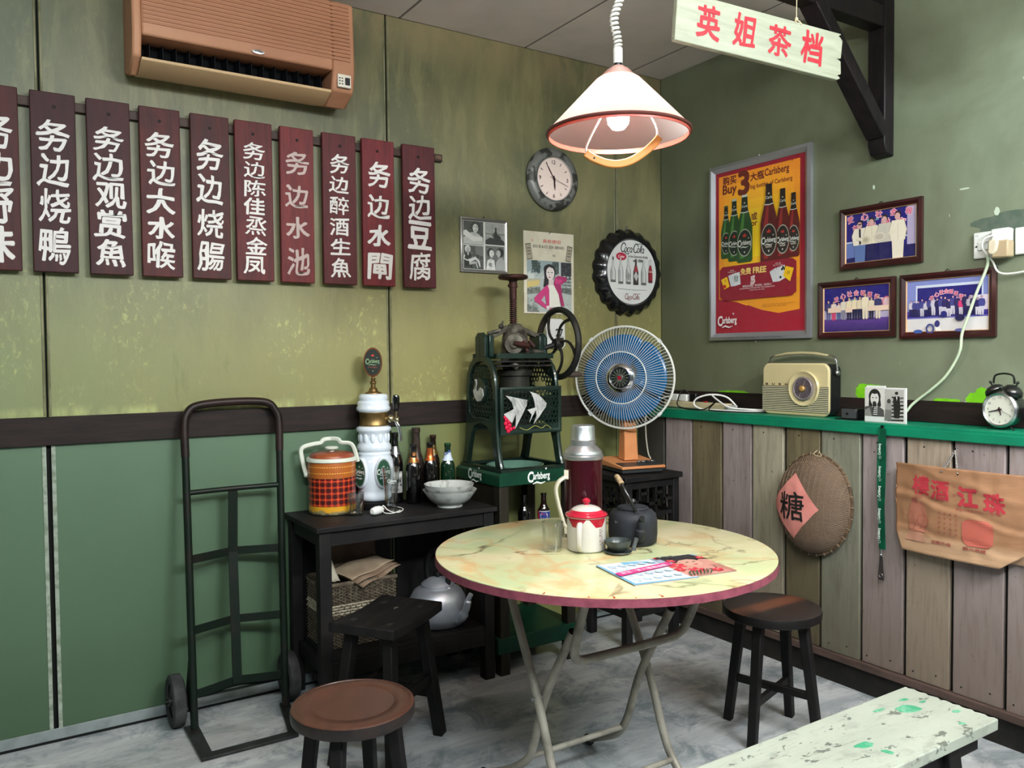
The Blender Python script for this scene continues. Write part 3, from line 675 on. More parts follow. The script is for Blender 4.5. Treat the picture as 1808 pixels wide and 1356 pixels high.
# ------------------------------------------------------------------ bottle cap sign
cs = thing('bottle_cap_sign', 'large black bottle cap sign showing six soda bottles on its white face', 'sign', (-.2445, 0, 1.756), WB)
m_cap = M('black_enamel', (17, 17, 19), .22, coat=.5)
b = MB(); n = 21*8; prof = [(.226, .0, 1), (.223, .012, .95), (.208, .034, .5), (.186, .052, .12), (.170, .056, 0), (.166, .050, 0), (.164, .046, 0), (.0001, .046, 0)]
b.grid(lambda u, v: (lambda k, a: (lambda r, z, am: (r*(1-am*.045*(.5-.5*math.cos(21*a)))*math.cos(a), r*(1-am*.045*(.5-.5*math.cos(21*a)))*math.sin(a), z+am*.004*math.cos(21*a)))(*prof[k]))(round(v*7), 2*PI*u), n, 7)
b.build('cap', m_cap, cs, local=True, ang=60)
p = Print(z=.0464); p.ell(0, 0, .163, .163, (205, 206, 202), 64)
cola_logo(p, .008, .116, .170, (26, 22, 26)); cola_logo(p, .002, -.128, .105, (110, 34, 40))
p.ell(-.072, .076, .034, .020, (170, 24, 60)); p.text('Coke', -.072, .076, .013, (235, 225, 220), .01, .2)
p.text('In the Distinctive Bottle', .040, .080, .012, (70, 66, 66), .01, w=.13); p.text('est.1886', .040, .060, .014, (50, 46, 48), .02, w=.065)
def bott(x, y, w, h, oc, fc, style=0):
    sh = lambda k: [(x-w/2*k, y), (x-w/2*k, y+h*.5), (x-w*.17*k, y+h*.78), (x-w*.15*k, y+h), (x+w*.15*k, y+h), (x+w*.17*k, y+h*.78), (x+w/2*k, y+h*.5), (x+w/2*k, y)]
    p.poly(sh(1), oc); p.poly([(a, max(b_, y+.004)) for a, b_ in sh(.78)], fc); p.line([(x-w*.2, y+.01), (x-w*.2, y+h*.55)], w*.1, oc)
    p.rect(x-w*.4, x+w*.4, y+.002, y+.012, oc)
g1 = (92, 92, 92); g2 = (190, 192, 190)
bott(-.126, -.055, .034, .110, g1, g2); p.rect(-.131, -.121, .055, .072, g1)
bott(-.076, -.062, .032, .130, g1, g2); bott(-.026, -.062, .031, .130, g1, g2); p.poly([(-.042, -.03), (-.03, .0), (-.012, -.015), (-.02, -.045)], (140, 140, 138))
bott(.024, -.064, .034, .132, (40, 36, 38), (70, 60, 62)); p.poly([(.012, .006), (.018, .03), (.030, .03), (.036, .006), (.024, -.005)], (150, 46, 56)); p.poly([(.008, -.02), (.024, .005), (.040, -.02), (.026, -.045)], (176, 176, 172))
bott(.076, -.063, .034, .128, g1, g2); bott(.122, -.050, .028, .118, (84, 16, 30), (146, 24, 44)); p.rect(.113, .131, .040, .066, g2); p.text('Cola', .122, .008, .010, (220, 210, 205), .01)
p.line([(-.095, -.086), (-.02, -.090)], .0012, (110, 108, 106)); p.line([(.0, -.090), (.095, -.088)], .0012, (110, 108, 106)); p.text('1899 - 1915', -.008, -.090, .004, (90, 88, 88))
p.build('sign_print', cs, print_mat('glossy_print'))
b = MB(); b.tube([(-.006, .222, .006), (-.005, .236, .008), (.0, .240, .008), (.005, .236, .008), (.006, .222, .006)], .0018, 6); b.build('hanger', m_steel, cs, local=True)

# ------------------------------------------------------------------ lager poster in a snap frame (right wall)
po = thing('beer_poster', 'tall yellow and red lager poster in a silver snap frame on the right wall', 'poster', (0, -.655, 1.822), WR, 'pictures on the walls')
w, h = .588, .842
b = MB(); b.frame(-w/2, w/2, -h/2, h/2, .034, .001, .024, zi=.012); b.build('frame', M('aluminium_frame', (176, 178, 184), .32, .75), po, local=True)
p = Print(z=.009); RED = (150, 18, 44); OR = (240, 142, 38); YE = (250, 210, 30); BR = (104, 34, 22)
X0, X1, Y0, Y1 = -.262, .262, -.39, .39
p.rect(X0, X1, Y0, Y1, RED)
xa, xb, ya = -.240, .232, .368
nx = 14; ny = 14
for i in range(nx):
    for j in range(ny):
        u = (i+.5)/nx; v = (j+.5)/ny; d = min(1, max(0, 1-(abs(u-.5)*1.95)**3.0)*max(0, 1-max(0, v-.62)*2.6)); d = d*min(1, .3+v*1.3) if v < .35 else d
        p._add([(xa+(xb-xa)*i/nx, -.26+(ya+.26)*j/ny), (xa+(xb-xa)*(i+1)/nx, -.26+(ya+.26)*j/ny), (xa+(xb-xa)*(i+1)/nx, -.26+(ya+.26)*(j+1)/ny), (xa+(xb-xa)*i/nx, -.26+(ya+.26)*(j+1)/ny)], [[0, 1, 2, 3]], [a+(b_-a)*d for a, b_ in zip(OR, YE)]); p.z -= p.dz
p.z += p.dz
# the lower sweep of red
p.poly([(xa, -.15), (xa, -.225), (-.10, -.245), (.02, -.285), (.12, -.305), (xb, -.292), (xb, -.15)], (232, 150, 34))
p.poly([(X0, -.39), (X0, -.2), (xa, -.222), (-.13, -.240), (.0, -.282), (.11, -.305), (xb, -.292), (X1, -.28), (X1, -.39)], (156, 20, 46))
p.text('购买', -.172, .343, .040, BR, .03); p.text('Buy', -.172, .295, .054, BR, .03); p.text('3', -.085, .316, .105, BR, .045, w=.058); p.text('大瓶', -.006, .334, .038, BR, .03)
p.text('Carlsberg', .106, .334, .042, BR, .02, w=.135); p.text("big bottles of Carlsberg", .074, .286, .026, BR, .015, w=.235); p.text('*', .19, .366, .01, BR)
p.text('或', -.022, .150, .034, BR, .03); p.text('or', -.022, .116, .018, BR, .02)
def bt(x, y, w_, h_, body, lite, cap, neckb):
    sh = [(x-w_/2, y+.008), (x-w_/2, y+h_*.50), (x-w_*.42, y+h_*.60), (x-w_*.20, y+h_*.80), (x-w_*.18, y+h_), (x+w_*.18, y+h_), (x+w_*.20, y+h_*.80), (x+w_*.42, y+h_*.60), (x+w_/2, y+h_*.50), (x+w_/2, y+.008), (x+w_*.4, y), (x-w_*.4, y)]
    p.poly(sh, body); p.poly([(x-w_*.3, y+.02), (x-w_*.3, y+h_*.5), (x-w_*.08, y+h_*.78), (x+w_*.0, y+h_*.78), (x-w_*.05, y+h_*.5), (x-w_*.05, y+.02)], lite)
    p.poly([(x-w_*.20, y+h_*.80), (x-w_*.17, y+h_*.97), (x+w_*.17, y+h_*.97), (x+w_*.20, y+h_*.80), (x+w_*.26, y+h_*.74), (x-w_*.26, y+h_*.74)], neckb)
    p.line([(x-w_*.27, y+h_*.745), (x, y+h_*.735), (x+w_*.27, y+h_*.745)], w_*.05, (205, 210, 200)); p.rect(x-w_*.18, x+w_*.18, y+h_*.965, y+h_, cap)
    p.text('Carls', x, y+h_*.83, h_*.035, (200, 206, 196), .02); crown(p, x, y+h_*.88, w_*.12, (200, 190, 160))
    p.ell(x, y+h_*.29, w_*.47, h_*.205, (170, 176, 160)); p.ell(x, y+h_*.29, w_*.43, h_*.190, (26, 44, 32) if body[1] > body[0] else (44, 34, 32))
    crown(p, x, y+h_*.40, w_*.26, (196, 52, 48)); lager_logo(p, x, y+h_*.28, w_*.84, (222, 224, 216)); p.poly([(x-w_*.05, y+h_*.16), (x+w_*.05, y+h_*.16), (x, y+h_*.13)], (222, 224, 216))
    if body[0] > body[1]: p.text('GOLD', x, y+h_*.205, h_*.025, (220, 210, 190), .03)
GB, GL = (34, 78, 34), (74, 130, 58); MB_, ML = (92, 20, 22), (150, 40, 40)
bt(-.194, -.028, .064, .253, GB, GL, (60, 70, 50), (20, 34, 24)); bt(-.142, -.046, .076, .295, GB, GL, (170, 180, 160), (20, 34, 24)); bt(-.078, -.057, .094, .316, GB, GL, (190, 200, 180), (20, 34, 24))
bt(.200, -.060, .066, .282, MB_, ML, (30, 20, 20), (36, 24, 22)); bt(.142, -.068, .078, .318, MB_, ML, (30, 20, 20), (36, 24, 22)); bt(.066, -.073, .096, .357, MB_, ML, (30, 20, 20), (36, 24, 22))
p.tf = lambda x, y: (x, y+.050)
p.poly([(-.230, -.135), (-.212, -.118), (.195, -.114), (.218, -.130), (.218, -.262), (.195, -.280), (-.20, -.282), (-.228, -.262)], (138, 18, 42))
p.text('免费', -.068, -.150, .030, (232, 200, 110), .03); p.text('FREE', .014, -.150, .026, (232, 200, 110), .04); p.text('或', -.025, -.186, .026, (235, 225, 220), .03); p.text('or', -.025, -.208, .014, (235, 225, 220), .03)
for k, (sx, st1, st2) in enumerate(((-.152, '麻将牌', 'Mahjong cards'), (.118, '大老二牌', 'Big Two cards'))): p.text(st1, sx, -.139+.008*k, .007, (230, 215, 210)); p.text(st2, sx, -.147+.008*k, .007, (230, 215, 210), w=.05)
for k in range(3): p.poly([(-.175+.012*k, -.162+.003*k), (-.128+.012*k, -.152+.001*k), (-.118+.010*k, -.208), (-.158+.010*k, -.215)], (208, 212, 214)); p.line([(-.175+.012*k, -.162+.003*k), (-.158+.010*k, -.215)], .0008, (120, 120, 130))
p.text('發', -.126, -.180, .030, (30, 60, 40), .01); p.poly([(-.22, -.178), (-.182, -.166), (-.166, -.214), (-.2, -.226)], (234, 190, 20)); p.text('福', -.195, -.185, .010, (150, 30, 20)); p.ell(-.198, -.212, .012, .009, (180, 40, 30), 8)
for k in range(4): p.poly([(.072+.016*k, -.165+.005*k), (.108+.016*k, -.150+.003*k), (.130+.010*k, -.200), (.092+.010*k, -.215)], (212, 214, 216)); p.line([(.072+.016*k, -.165+.005*k), (.092+.010*k, -.215)], .0008, (120, 120, 130)); p.text('A', .08+.016*k, -.166+.005*k, .006, (40, 40, 44))
for (ex, ey) in ((.148, -.152), (.155, -.160), (.142, -.160), (.134, -.195)): p.ell(ex, ey, .006, .006, (24, 24, 28), 10)
p.poly([(.162, -.147), (.206, -.160), (.186, -.218), (.148, -.190)], (236, 188, 16)); p.text('財', .178, -.178, .016, (120, 40, 20))
p.text('購買指定数量，即可换取，送完即止！', .0, -.2205, .010, (225, 205, 205), .01, w=.17); p.text('Limited Edition Chinese New Year playing cards.', .0, -.2315, .008, (225, 205, 205), .01, w=.205); p.text('Collect them all today!', .0, -.241, .007, (225, 205, 205), w=.09)
p.tf = lambda x, y: (x, y)
p.text('Available for a limited period at participating outlets only.', .122, -.262, .006, (120, 60, 30), w=.18); p.text('While stocks last. T&Cs apply.', .10, -.271, .006, (120, 60, 30), w=.14)
lager_logo(p, -.178, -.330, .118, (236, 226, 226))
p.build('poster_print', po, print_mat('satin_print', .32, .2))
p = Print(z=.0225); p.text('PROPERTY OF CARLSBERG BREWERY MALAYSIA BERHAD', -.02, -h/2+.012, .008, (70, 72, 76), .02, w=.33); p.build('frame_lettering', po)
for (xx, yy) in ((.0, h/2+.008), (-.02, -h/2-.010)):
    b = MB(); b.M = T(xx, yy, .001); b.lathe([(.004, 0), (.004, .003), (.0001, .006)], 8); b.build('screw', m_steel, po, local=True)

# ------------------------------------------------------------------ three photographs of a charity show
m_mah = M('dark_red_frame', (58, 20, 20), .3, col2=(42, 14, 15), scale=6, coat=.4)
m_gold = M('gold_lip', (196, 160, 120), .4, .3)
def show_photo(yc, zc, w, h, lab, draw):
    t = thing('picture_frame', lab, 'picture', (0, yc, zc), WR, 'pictures on the walls')
    b = MB(); b.frame(-w/2, w/2, -h/2, h/2, .024, .001, .020, zi=.012); b.build('frame', m_mah, t, local=True)
    b = MB(); b.frame(-w/2+.023, w/2-.023, -h/2+.023, h/2-.023, .004, .001, .013, zi=.010); b.build('gold_lip', m_gold, t, local=True)
    p = Print(z=.007); a, c = w/2-.026, h/2-.026
    draw(p, a, c); p.build('photograph', t, print_mat('glossy_print'))
    b = MB(); b.tube([(-.008, h/2+.001, .004), (.002, h/2+.009, .006), (.010, h/2+.004, .005)], .0013, 6); b.build('hook', m_nail, t, local=True)
BL = (28, 22, 110)
def banner(p, chars, x0, x1, y, arch, s):
    n = len(chars)
    for i, ch in enumerate(chars):
        u = i/(n-1); xx = x0+(x1-x0)*u; yy = y+arch*(1-(2*u-1)**2)
        p.text(ch, xx, yy, s*1.12, (226, 190, 200), .07, rot=(u-.5)*-.5); p.text(ch, xx, yy, s, (208, 70, 110), .02, rot=(u-.5)*-.5)
def dA(p, a, c):
    p.rect(-a, a, -c, c, BL); p.rect(-a, a, -c, -.045, (20, 18, 84)); p.poly([(-a, -.018), (-.09, -.012), (-.09, -.075), (-a, -.08)], (92, 112, 170)); p.rect(-a, a, -.018, -.012, (180, 186, 200)); p.rect(.115, a, -.05, c, (172, 160, 190))
    banner(p, '愛心社会報', -a+.02, a-.03, c-.020, .006, .026); banner(p, '慈善晚宴', -a+.05, .09, .038, .012, .034); p.text('Berita 25', -.03, .067, .010, (150, 200, 200), .02, .2)
    cr = (222, 212, 190)
    for (x, h_, sh, pn) in ((-.088, .155, (226, 218, 200), (86, 110, 160)), (-.035, .17, (222, 212, 188), (24, 22, 76)), (.022, .18, (196, 190, 176), (24, 22, 80)), (.078, .20, (224, 214, 194), (222, 212, 194))):
        p.poly([(x-.022, -c), (x-.026, -.02), (x+.026, -.02), (x+.022, -c)], pn); p.poly([(x-.03, -.03), (x-.038, .01), (x-.026, .042*h_/.17), (x+.026, .042*h_/.17), (x+.038, .01), (x+.03, -.03)], sh)
        p.line([(x-.030, -.028), (x-.037, .01), (x-.026, .040*h_/.17)], .0016, (150, 138, 120)); p.line([(x+.030, -.028), (x+.037, .01), (x+.026, .040*h_/.17)], .0016, (150, 138, 120)); p.line([(x, -.03), (x, .036)], .0012, (170, 158, 138))
        p.ell(x, .058*h_/.17+.002, .0135, .017, (40, 30, 40), 14); p.ell(x-.002, .054*h_/.17, .0115, .0145, (206, 160, 156), 14)
    p.poly([(-.092, .035), (-.084, .035), (-.082, -.025), (-.09, -.03)], (36, 30, 50)); p.ell(-.062, -.012, .022, .015, (200, 190, 166)); p.ell(-.062, -.012, .012, .008, (176, 164, 140)); p.ell(.0, -.006, .026, .018, (206, 198, 180)); p.ell(.0, -.006, .018, .011, (186, 176, 158)); p.line([(-.1, .0), (-.075, -.012)], .012, cr); p.line([(.04, .0), (.07, .012)], .014, cr); p.rect(-.095, -.080, .052, .056, (30, 24, 34))
def dB(p, a, c):
    p.rect(-a, a, -c, c, BL); p.grad(-a, a, -c, -c*.38, (44, 24, 96), (92, 60, 140)); p.rect(a-.05, a, -c*.3, c*.42, (214, 180, 190)); p.ring(a-.012, .02, .018, .022, .004, (196, 90, 110)); p.rect(-a, a, -c*.42, -c*.02, (168, 160, 190))
    banner(p, '愛心社会報慈情', -a+.06, a-.055, c-.050, .022, .020); banner(p, '慈善晚宴会', -a+.08, a-.07, .018, .006, .016); p.text('Berita 25', -.01, .038, .007, (150, 190, 200), .02, .2)
    pe = [(-.128, .085, (60, 60, 110), (90, 90, 140)), (-.102, .082, (220, 200, 190), (206, 60, 110)), (-.078, .074, (216, 206, 190), (70, 90, 140)), (-.054, .09, (214, 206, 190), (130, 130, 150)), (-.028, .092, (222, 208, 176), (26, 22, 60)), (-.002, .094, (224, 208, 176), (24, 22, 62)), (.022, .094, (214, 200, 172), (24, 22, 66)), (.046, .106, (224, 212, 186), (216, 204, 180)), (.074, .088, (218, 204, 176), (26, 22, 60)), (.104, .094, (52, 52, 100), (214, 200, 180))]
    for x, h_, s_, n_ in pe: p.person(x, -c*.42-.005, h_, s_, n_)
    p.rect(-.128, -.065, -.012, .008, (222, 196, 176)); p.rect(-.045, -.012, -.014, .006, (222, 196, 176)); p.rect(.06, a, -.012, .008, (222, 196, 176))
def dC(p, a, c):
    p.rect(-a, a, -c, c, (120, 130, 190)); p.grad(-a, a, -c*.45, -c*.2, (40, 30, 120), (70, 54, 150)); p.rect(-a+.036, a-.02, -c*.1, c*.80, (196, 204, 220)); p.rect(-a+.042, a-.026, -c*.1, c*.70, BL); p.rect(-a, a, -c, -c*.46, (206, 204, 204)); p.rect(-a, a, -c*.5, -c*.44, (90, 90, 170)); p.rect(a-.07, a, -c*.25, c*.30, (210, 200, 214))
    banner(p, '愛心社会報慈情', -.055, .055, .028, .022, .015); banner(p, '慈善晚宴', -.04, .035, .010, .004, .012)
    rr = random.Random(3)
    for i in range(19):
        x = -a+.018+i*(2*a-.04)/18; s_ = rr.choice([(30, 26, 80), (190, 186, 200), (214, 206, 200), (60, 60, 130), (206, 50, 110) if i in (13, 14, 15) else (40, 30, 90)]); p.person(x, -c*.42+rr.uniform(-.004, .006), rr.uniform(.060, .072), s_, rr.choice([(24, 20, 70), (190, 186, 200), (30, 26, 84)]), (196, 150, 170))
    p.ell(-.005, -.035, .012, .012, (30, 28, 110)); p.ell(.055, -.050, .018, .012, (26, 20, 76)); p.poly([(-.035, -c), (-.040, -.082), (-.022, -.078), (-.012, -c)], (226, 222, 214)); p.ell(-.03, -.070, .010, .013, (44, 40, 110)); p.ring(-.058, -.088, .013, .016, .007, (60, 66, 130)); p.ell(-.105, -.098, .018, .008, (50, 80, 150)); p.ell(.055, -.096, .018, .006, (90, 96, 160))
show_photo(-1.268, 1.8035, .357, .250, 'upper red framed colour photograph of four men holding plates', dA)
show_photo(-1.161, 1.5155, .353, .238, 'lower left red framed photograph of ten people in a stage row', dB)
show_photo(-1.5395, 1.5105, .362, .247, 'lower right red framed photograph of a crowded stage, crossed by a cable', dC)

# ------------------------------------------------------------------ sockets, plug and cable
s1 = thing('wall_socket', 'white double switch socket with a brown plug adaptor near the right edge', 'socket', (0, -1.69, 1.715), WR, 'white sockets at the right edge')
m_sock = M('white_socket', (218, 222, 218), .35)
b = MB(); b.box(-.05, .084, -.047, .047, .001, .014); b.build('plate', m_sock, s1, local=True, bevel=.004)
for xx in (-.022, .004):
    b = MB(); b.box(xx-.010, xx+.010, -.018, .012, .014, .018); b.build('switch', m_sock, s1, local=True, bevel=.0015)
    b = MB(); b.box(xx-.009, xx+.009, -.020, -.016, .014, .0165); b.build('switch_shadow_line', M('grey_line', (120, 122, 120), .5), s1, local=True)
b = MB(); b.lathe([(.003, .014), (.003, .016), (.0001, .0165)], 10, c=(-.038, -.004, 0)); b.build('indicator', m_nail, s1, local=True)
p = Print(z=.0142); p.text('mk', -.038, .036, .006, (120, 122, 124)); p.build('maker_mark', s1)
s2 = thing('wall_socket', 'white switch socket at the right edge of the photo, partly cut off', 'socket', (0, -1.842, 1.715), WR, 'white sockets at the right edge')
b = MB(); b.box(-.060, .09, -.047, .047, .001, .014); b.build('plate', m_sock, s2, local=True, bevel=.004)
b = MB(); b.lathe([(.017, .014), (.016, .024), (.0001, .026)], 18, c=(.0, .018, 0)); b.build('black_plug', m_blackp, s2, local=True)
ad = thing('plug_adaptor', 'yellowed plug adaptor with a grey plug pushed into the white socket', 'plug', (0, -1.752, 1.715), WR)
b = MB(); b.box(-.035, .025, .0, .048, .014, .045); b.build('upper_block', m_sock, ad, local=True, bevel=.004)
b = MB(); b.box(-.028, .030, -.055, .005, .014, .058); b.build('brown_block', M('yellowed_plastic', (170, 152, 122), .4), ad, local=True, bevel=.006)
b = MB(); b.prism([(-.036, .0), (-.036, -.04), (-.02, -.045), (-.006, -.03), (.0, .0), (-.01, .01), (-.03, .01)], .045, .066); b.build('plug_body', M('cream_plug', (206, 196, 172), .4), ad, local=True, bevel=.006)
pc = MB(); P_ = [(-.05, -1.728, 1.74), (-.056, -1.700, 1.730), (-.05, -1.692, 1.70), (-.03, -1.715, 1.655), (-.022, -1.735, 1.612), (-.02, -1.79, 1.605), (-.02, -1.90, 1.62)]
def smooth_path(P, n=8):
    P = [Vector(p) for p in P]; out = []
    for i in range(len(P)-1):
        p0 = P[max(i-1, 0)]; p1 = P[i]; p2 = P[i+1]; p3 = P[min(i+2, len(P)-1)]
        for k in range(n):
            t = k/n; out.append(.5*((2*p1)+(p2-p0)*t+(2*p0-5*p1+4*p2-p3)*t*t+(3*p1-3*p2+p3-p0)*t**3))
    out.append(P[-1]); return out
pc.tube(smooth_path(P_), .0035, 8); pc.build('plug_cord', m_wcord, ad)
cb = MB(); cb.tube(smooth_path([(-.045, -1.706, 1.672), (-.03, -1.698, 1.636), (-.030, -1.66, 1.54), (-.031, -1.633, 1.46), (-.031, -1.612, 1.40), (-.030, -1.606, 1.345), (-.024, -1.585, 1.30), (-.022, -1.545, 1.24), (-.022, -1.49, 1.19), (-.022, -1.445, 1.155), (-.03, -1.42, 1.13), (-.04, -1.40, 1.10), (-.06, -1.37, 1.072)]), .0052, 10)
tag(cb.build('power_cable', M('mint_white_cable', (190, 206, 178), .4)), 'thick off white cable running down the wall across the stage photograph', 'cable')
# ------------------------------------------------------------------ green ledge shelf
m_grn = M('shelf_green_paint', (6, 124, 90), .38, col2=(8, 108, 80), scale=5, bump=.05, bs=80)
sh = thing('ledge_shelf', 'long green painted ledge shelf on top of the plank wainscot', 'shelf', (-.09, -1.9, 1.03))
MB().box(-.184, -.001, -4.5, -.001, 1.050, 1.066).build('shelf_board', m_grn, sh, bevel=.0025)
MB().box(-.188, WX-.009, -4.5, -.001, 1.022, 1.0545).build('front_lip', m_grn, sh, bevel=.002)

# ------------------------------------------------------------------ radio
ra = thing('radio', 'cream retro portable radio with a big round dial on the green shelf', 'radio', (-.045, -.924, 1.066), WR)
m_cr = M('radio_cream', (196, 184, 140), .32, coat=.3); m_crl = M('radio_rib', (186, 182, 152), .4)
def rrect(x0, x1, y0, y1, r, n=6, bow=0):
    pts = []
    for cx_, cy_, a0 in ((x1-r, y1-r, 0), (x0+r, y1-r, 90), (x0+r, y0+r, 180), (x1-r, y0+r, 270)):
        for i in range(n+1):
            a = math.radians(a0+90*i/n); pts.append((cx_+r*math.cos(a), cy_+r*math.sin(a)))
    return pts
w = .345
b = MB(); b.prism(rrect(-w/2+.004, w/2-.004, .004, .222, .03), -.04, .030); b.build('case', M('radio_black_side', (24, 24, 25), .4), ra, local=True, bevel=.004)
b = MB(); b.prism(rrect(-w/2, w/2, .0, .226, .034), .030, .046); b.build('front_panel', m_cr, ra, local=True, bevel=.007, seg=3)
b = MB()
for i in range(14):
    y = .018+i*.0078
    b.box(-w/2+.004, w/2-.004, y, y+.0044, .044, .0510)
o = b.build('speaker_ribs', m_crl, ra, local=True); o['kind'] = 'stuff'
b = MB(); b.box(-w/2+.003, w/2-.003, .0165, .1265, .0455, .0468); b.build('grille_backing', M('grille_dark', (46, 42, 32), .7), ra, local=True)
dx, dy = .052, .118
b = MB(); b.M = T(dx, dy, .044); b.lathe([(.076, 0), (.077, .008), (.073, .014), (.068, .012), (.060, .007), (.054, .006)], 48, cap=False); b.lathe([(.056, .004), (.0001, .005)], 48); b.build('dial_ring', m_cr, ra, local=True)
b = MB(); b.M = T(dx, dy, .048); b.lathe([(.050, 0), (.050, .012), (.046, .014), (.044, .010), (.0001, .010)], 48); b.build('dial', M('dial_grey', (150, 140, 144), .25, .4), ra, local=True)
p = Print(z=.0585); p.ell(dx, dy, .041, .041, (74, 64, 70), 40)
for k in range(3):
    for j in range(26):
        if (j*7+k*3) % 5:
            a = 2*PI*j/26+k*.1; r_ = .036-k*.008; p.line([(dx+r_*math.cos(a), dy+r_*math.sin(a)), (dx+(r_-.0015)*math.cos(a+.13), dy+(r_-.0015)*math.sin(a+.13))], .0016, (150, 140, 146))
p.line([(dx-.018, dy-.040), (dx+.018, dy+.040)], .0012, (190, 184, 184)); 
p.build('dial_print', ra); p = Print(z=.0478)
for ch, xx in zip('BUSH', (-.146, -.111, -.076, -.041)): p.text(ch, xx, .134, .0085, (74, 52, 44), .04, w=.013)
p.build('maker_letters', ra)
b = MB(); b.M = T(dx, dy, .058); b.lathe([(.013, 0), (.013, .008), (.009, .012), (.0001, .013)], 24); b.build('tuning_knob', M('amber_knob', (206, 158, 92), .2, .5), ra, local=True)
b = MB(); b.prism([(-.135, .262), (-.134, .254), (-.07, .262), (.0, .265), (.07, .262), (.136, .254), (.137, .262), (.07, .273), (.0, .276), (-.07, .273)], -.010, .010); b.build('handle_grip', M('handle_cream', (176, 166, 128), .45), ra, local=True, bevel=.003)
for s in (-1, 1):
    b = MB()
    for k in (-1, 1): b.tube(smooth_path([(s*.130, .259, k*.004), (s*.155, .256, k*.004), (s*.172, .240, k*.004), (s*.180, .190, k*.002)], 5), .0022, 8)
    b.build('handle_wire', m_chrome, ra, local=True)
    b = MB(); b.M = T(s*.176, .185, 0) @ RY(s*PI/2); b.lathe([(.012, 0), (.012, .008), (.008, .012), (.0001, .013)], 18); b.build('handle_pivot', m_steel, ra, local=True)

# ------------------------------------------------------------------ small things on the shelf
t = thing('adaptor_box', 'small grey metal faced adaptor box between the radio and the photo cards', 'adaptor', (-.09, -1.208, 1.066), WR)
b = MB(); b.box(-.036, .036, .003, .046, -.03, .026); b.build('body', m_blackp, t, local=True, bevel=.004)
b = MB(); b.prism(rrect(-.031, .033, .005, .043, .005), .026, .030); b.build('face_plate', M('dull_metal', (104, 106, 110), .35, .7), t, local=True, bevel=.001)
b = MB(); b.lathe([(.005, .030), (.005, .033), (.0001, .033)], 14, c=(-.004, .024, 0)); b.build('button', m_blackp, t, local=True)
b = MB(); b.box(-.05, .06, 0, .003, -.03, .045); b.build('base_pad', m_blackp, t, local=True)
t = thing('photo_cards', 'two black and white photo cards standing side by side on the green shelf', 'photograph', (-.140, -1.379, 1.066), (PI/2, 0, -PI/2-.04))
b = MB(); b.box(-.088, .088, 0, .134, -.008, -.001); b.build('card_block', M('card_white', (214, 216, 214), .4), t, local=True, bevel=.001)
b = MB(); b.box(-.086, -.006, .002, .140, -.016, -.009); b.build('rear_card', M('card_white', (214, 216, 214), .4), t, local=True)
p = Print(z=-.0008); p.rect(-.086, -.002, .022, .132, gk(206)); p.rect(-.001, .079, .006, .128, gk(176))
p.ell(-.044, .098, .026, .030, gk(22)); p.poly([(-.068, .10), (-.070, .062), (-.055, .055), (-.050, .085)], gk(22)); p.poly([(-.02, .10), (-.016, .062), (-.030, .055), (-.036, .085)], gk(22))
p.ell(-.044, .090, .018, .026, gk(210)); p.ell(-.052, .094, .0035, .002, gk(30)); p.ell(-.037, .094, .0035, .002, gk(30)); p.ell(-.044, .078, .006, .0025, gk(70)); p.poly([(-.062, .112), (-.045, .122), (-.026, .112), (-.044, .108)], gk(22))
p.poly([(-.086, .058), (-.062, .062), (-.045, .05), (-.026, .062), (-.004, .048), (-.002, .022), (-.086, .022)], gk(70)); p.poly([(-.086, .045), (-.066, .055), (-.055, .022), (-.086, .022)], gk(130))
p.poly([(-.052, .078), (-.036, .076), (-.03, .024), (-.052, .024)], gk(24))
for k in range(5): p.rect(-.050+.001*k, -.031, .028+.007*k, .031+.007*k, gk(220))
for k in range(7): p.poly([(.012+.004*k, .008+.014*k), (.079, .010+.014*k), (.079, .016+.014*k), (.012+.004*k, .013+.014*k)], gk(24 if k < 5 else 90))
p.poly([(.0, .01), (.004, .05), (.02, .062), (.03, .05), (.028, .01)], gk(110)); p.ell(.018, .082, .008, .010, gk(60)); p.poly([(.008, .075), (.004, .05), (.03, .05), (.028, .075)], gk(150))
p.poly([(.040, .02), (.036, .09), (.046, .104), (.062, .102), (.066, .06), (.062, .02)], gk(22)); p.ell(.050, .110, .007, .009, gk(180)); p.ell(.050, .114, .007, .006, gk(26)); p.line([(.030, .098), (.044, .098)], .005, gk(26)); p.poly([(.048, .10), (.051, .085), (.054, .10)], gk(220))
p.build('photographs', t, print_mat('glossy_print'))

ck = thing('alarm_clock', 'black twin bell alarm clock at the right end of the green shelf', 'clock', (-.095, -1.792, 1.066), (PI/2, 0, -PI/2-.12)); ck.scale = (1.08, 1.08, 1.08)
m_ab = M('alarm_black', (20, 21, 21), .28, coat=.3)
b = MB(); b.M = T(0, .064, 0); b.lathe([(.0001, -.05), (.040, -.048), (.052, -.035), (.056, .0), (.056, .020), (.053, .022)], 40, cap=False); b.build('body', m_ab, ck, local=True)
b = MB(); b.M = T(0, .064, 0); b.lathe([(.0565, .012), (.0575, .022), (.052, .027), (.048, .024), (.048, .018)], 40, cap=False); b.build('bezel', m_steel, ck, local=True)
b = MB(); b.M = T(0, .064, 0); b.lathe([(.050, .0195), (.0001, .0197)], 40); b.build('dial', M('cream_dial', (206, 208, 196), .4), ck, local=True)
p = Print(z=.0199)
for h_ in range(1, 13):
    a = PI/2-h_*PI/6; p.text(str(h_), .039*math.cos(a), .064+.039*math.sin(a), .0075, (120, 120, 112), .01)
p.build('dial_print', ck)
def hand2(name, ang, ln, wd, z):
    b = MB(T(0, .064, z) @ RZ(ang)); b.prism([(-.008, -wd/2), (-.008, wd/2), (ln, wd*.3), (ln, -wd*.3)], 0, .0008); b.build(name, m_hand, ck, local=True)
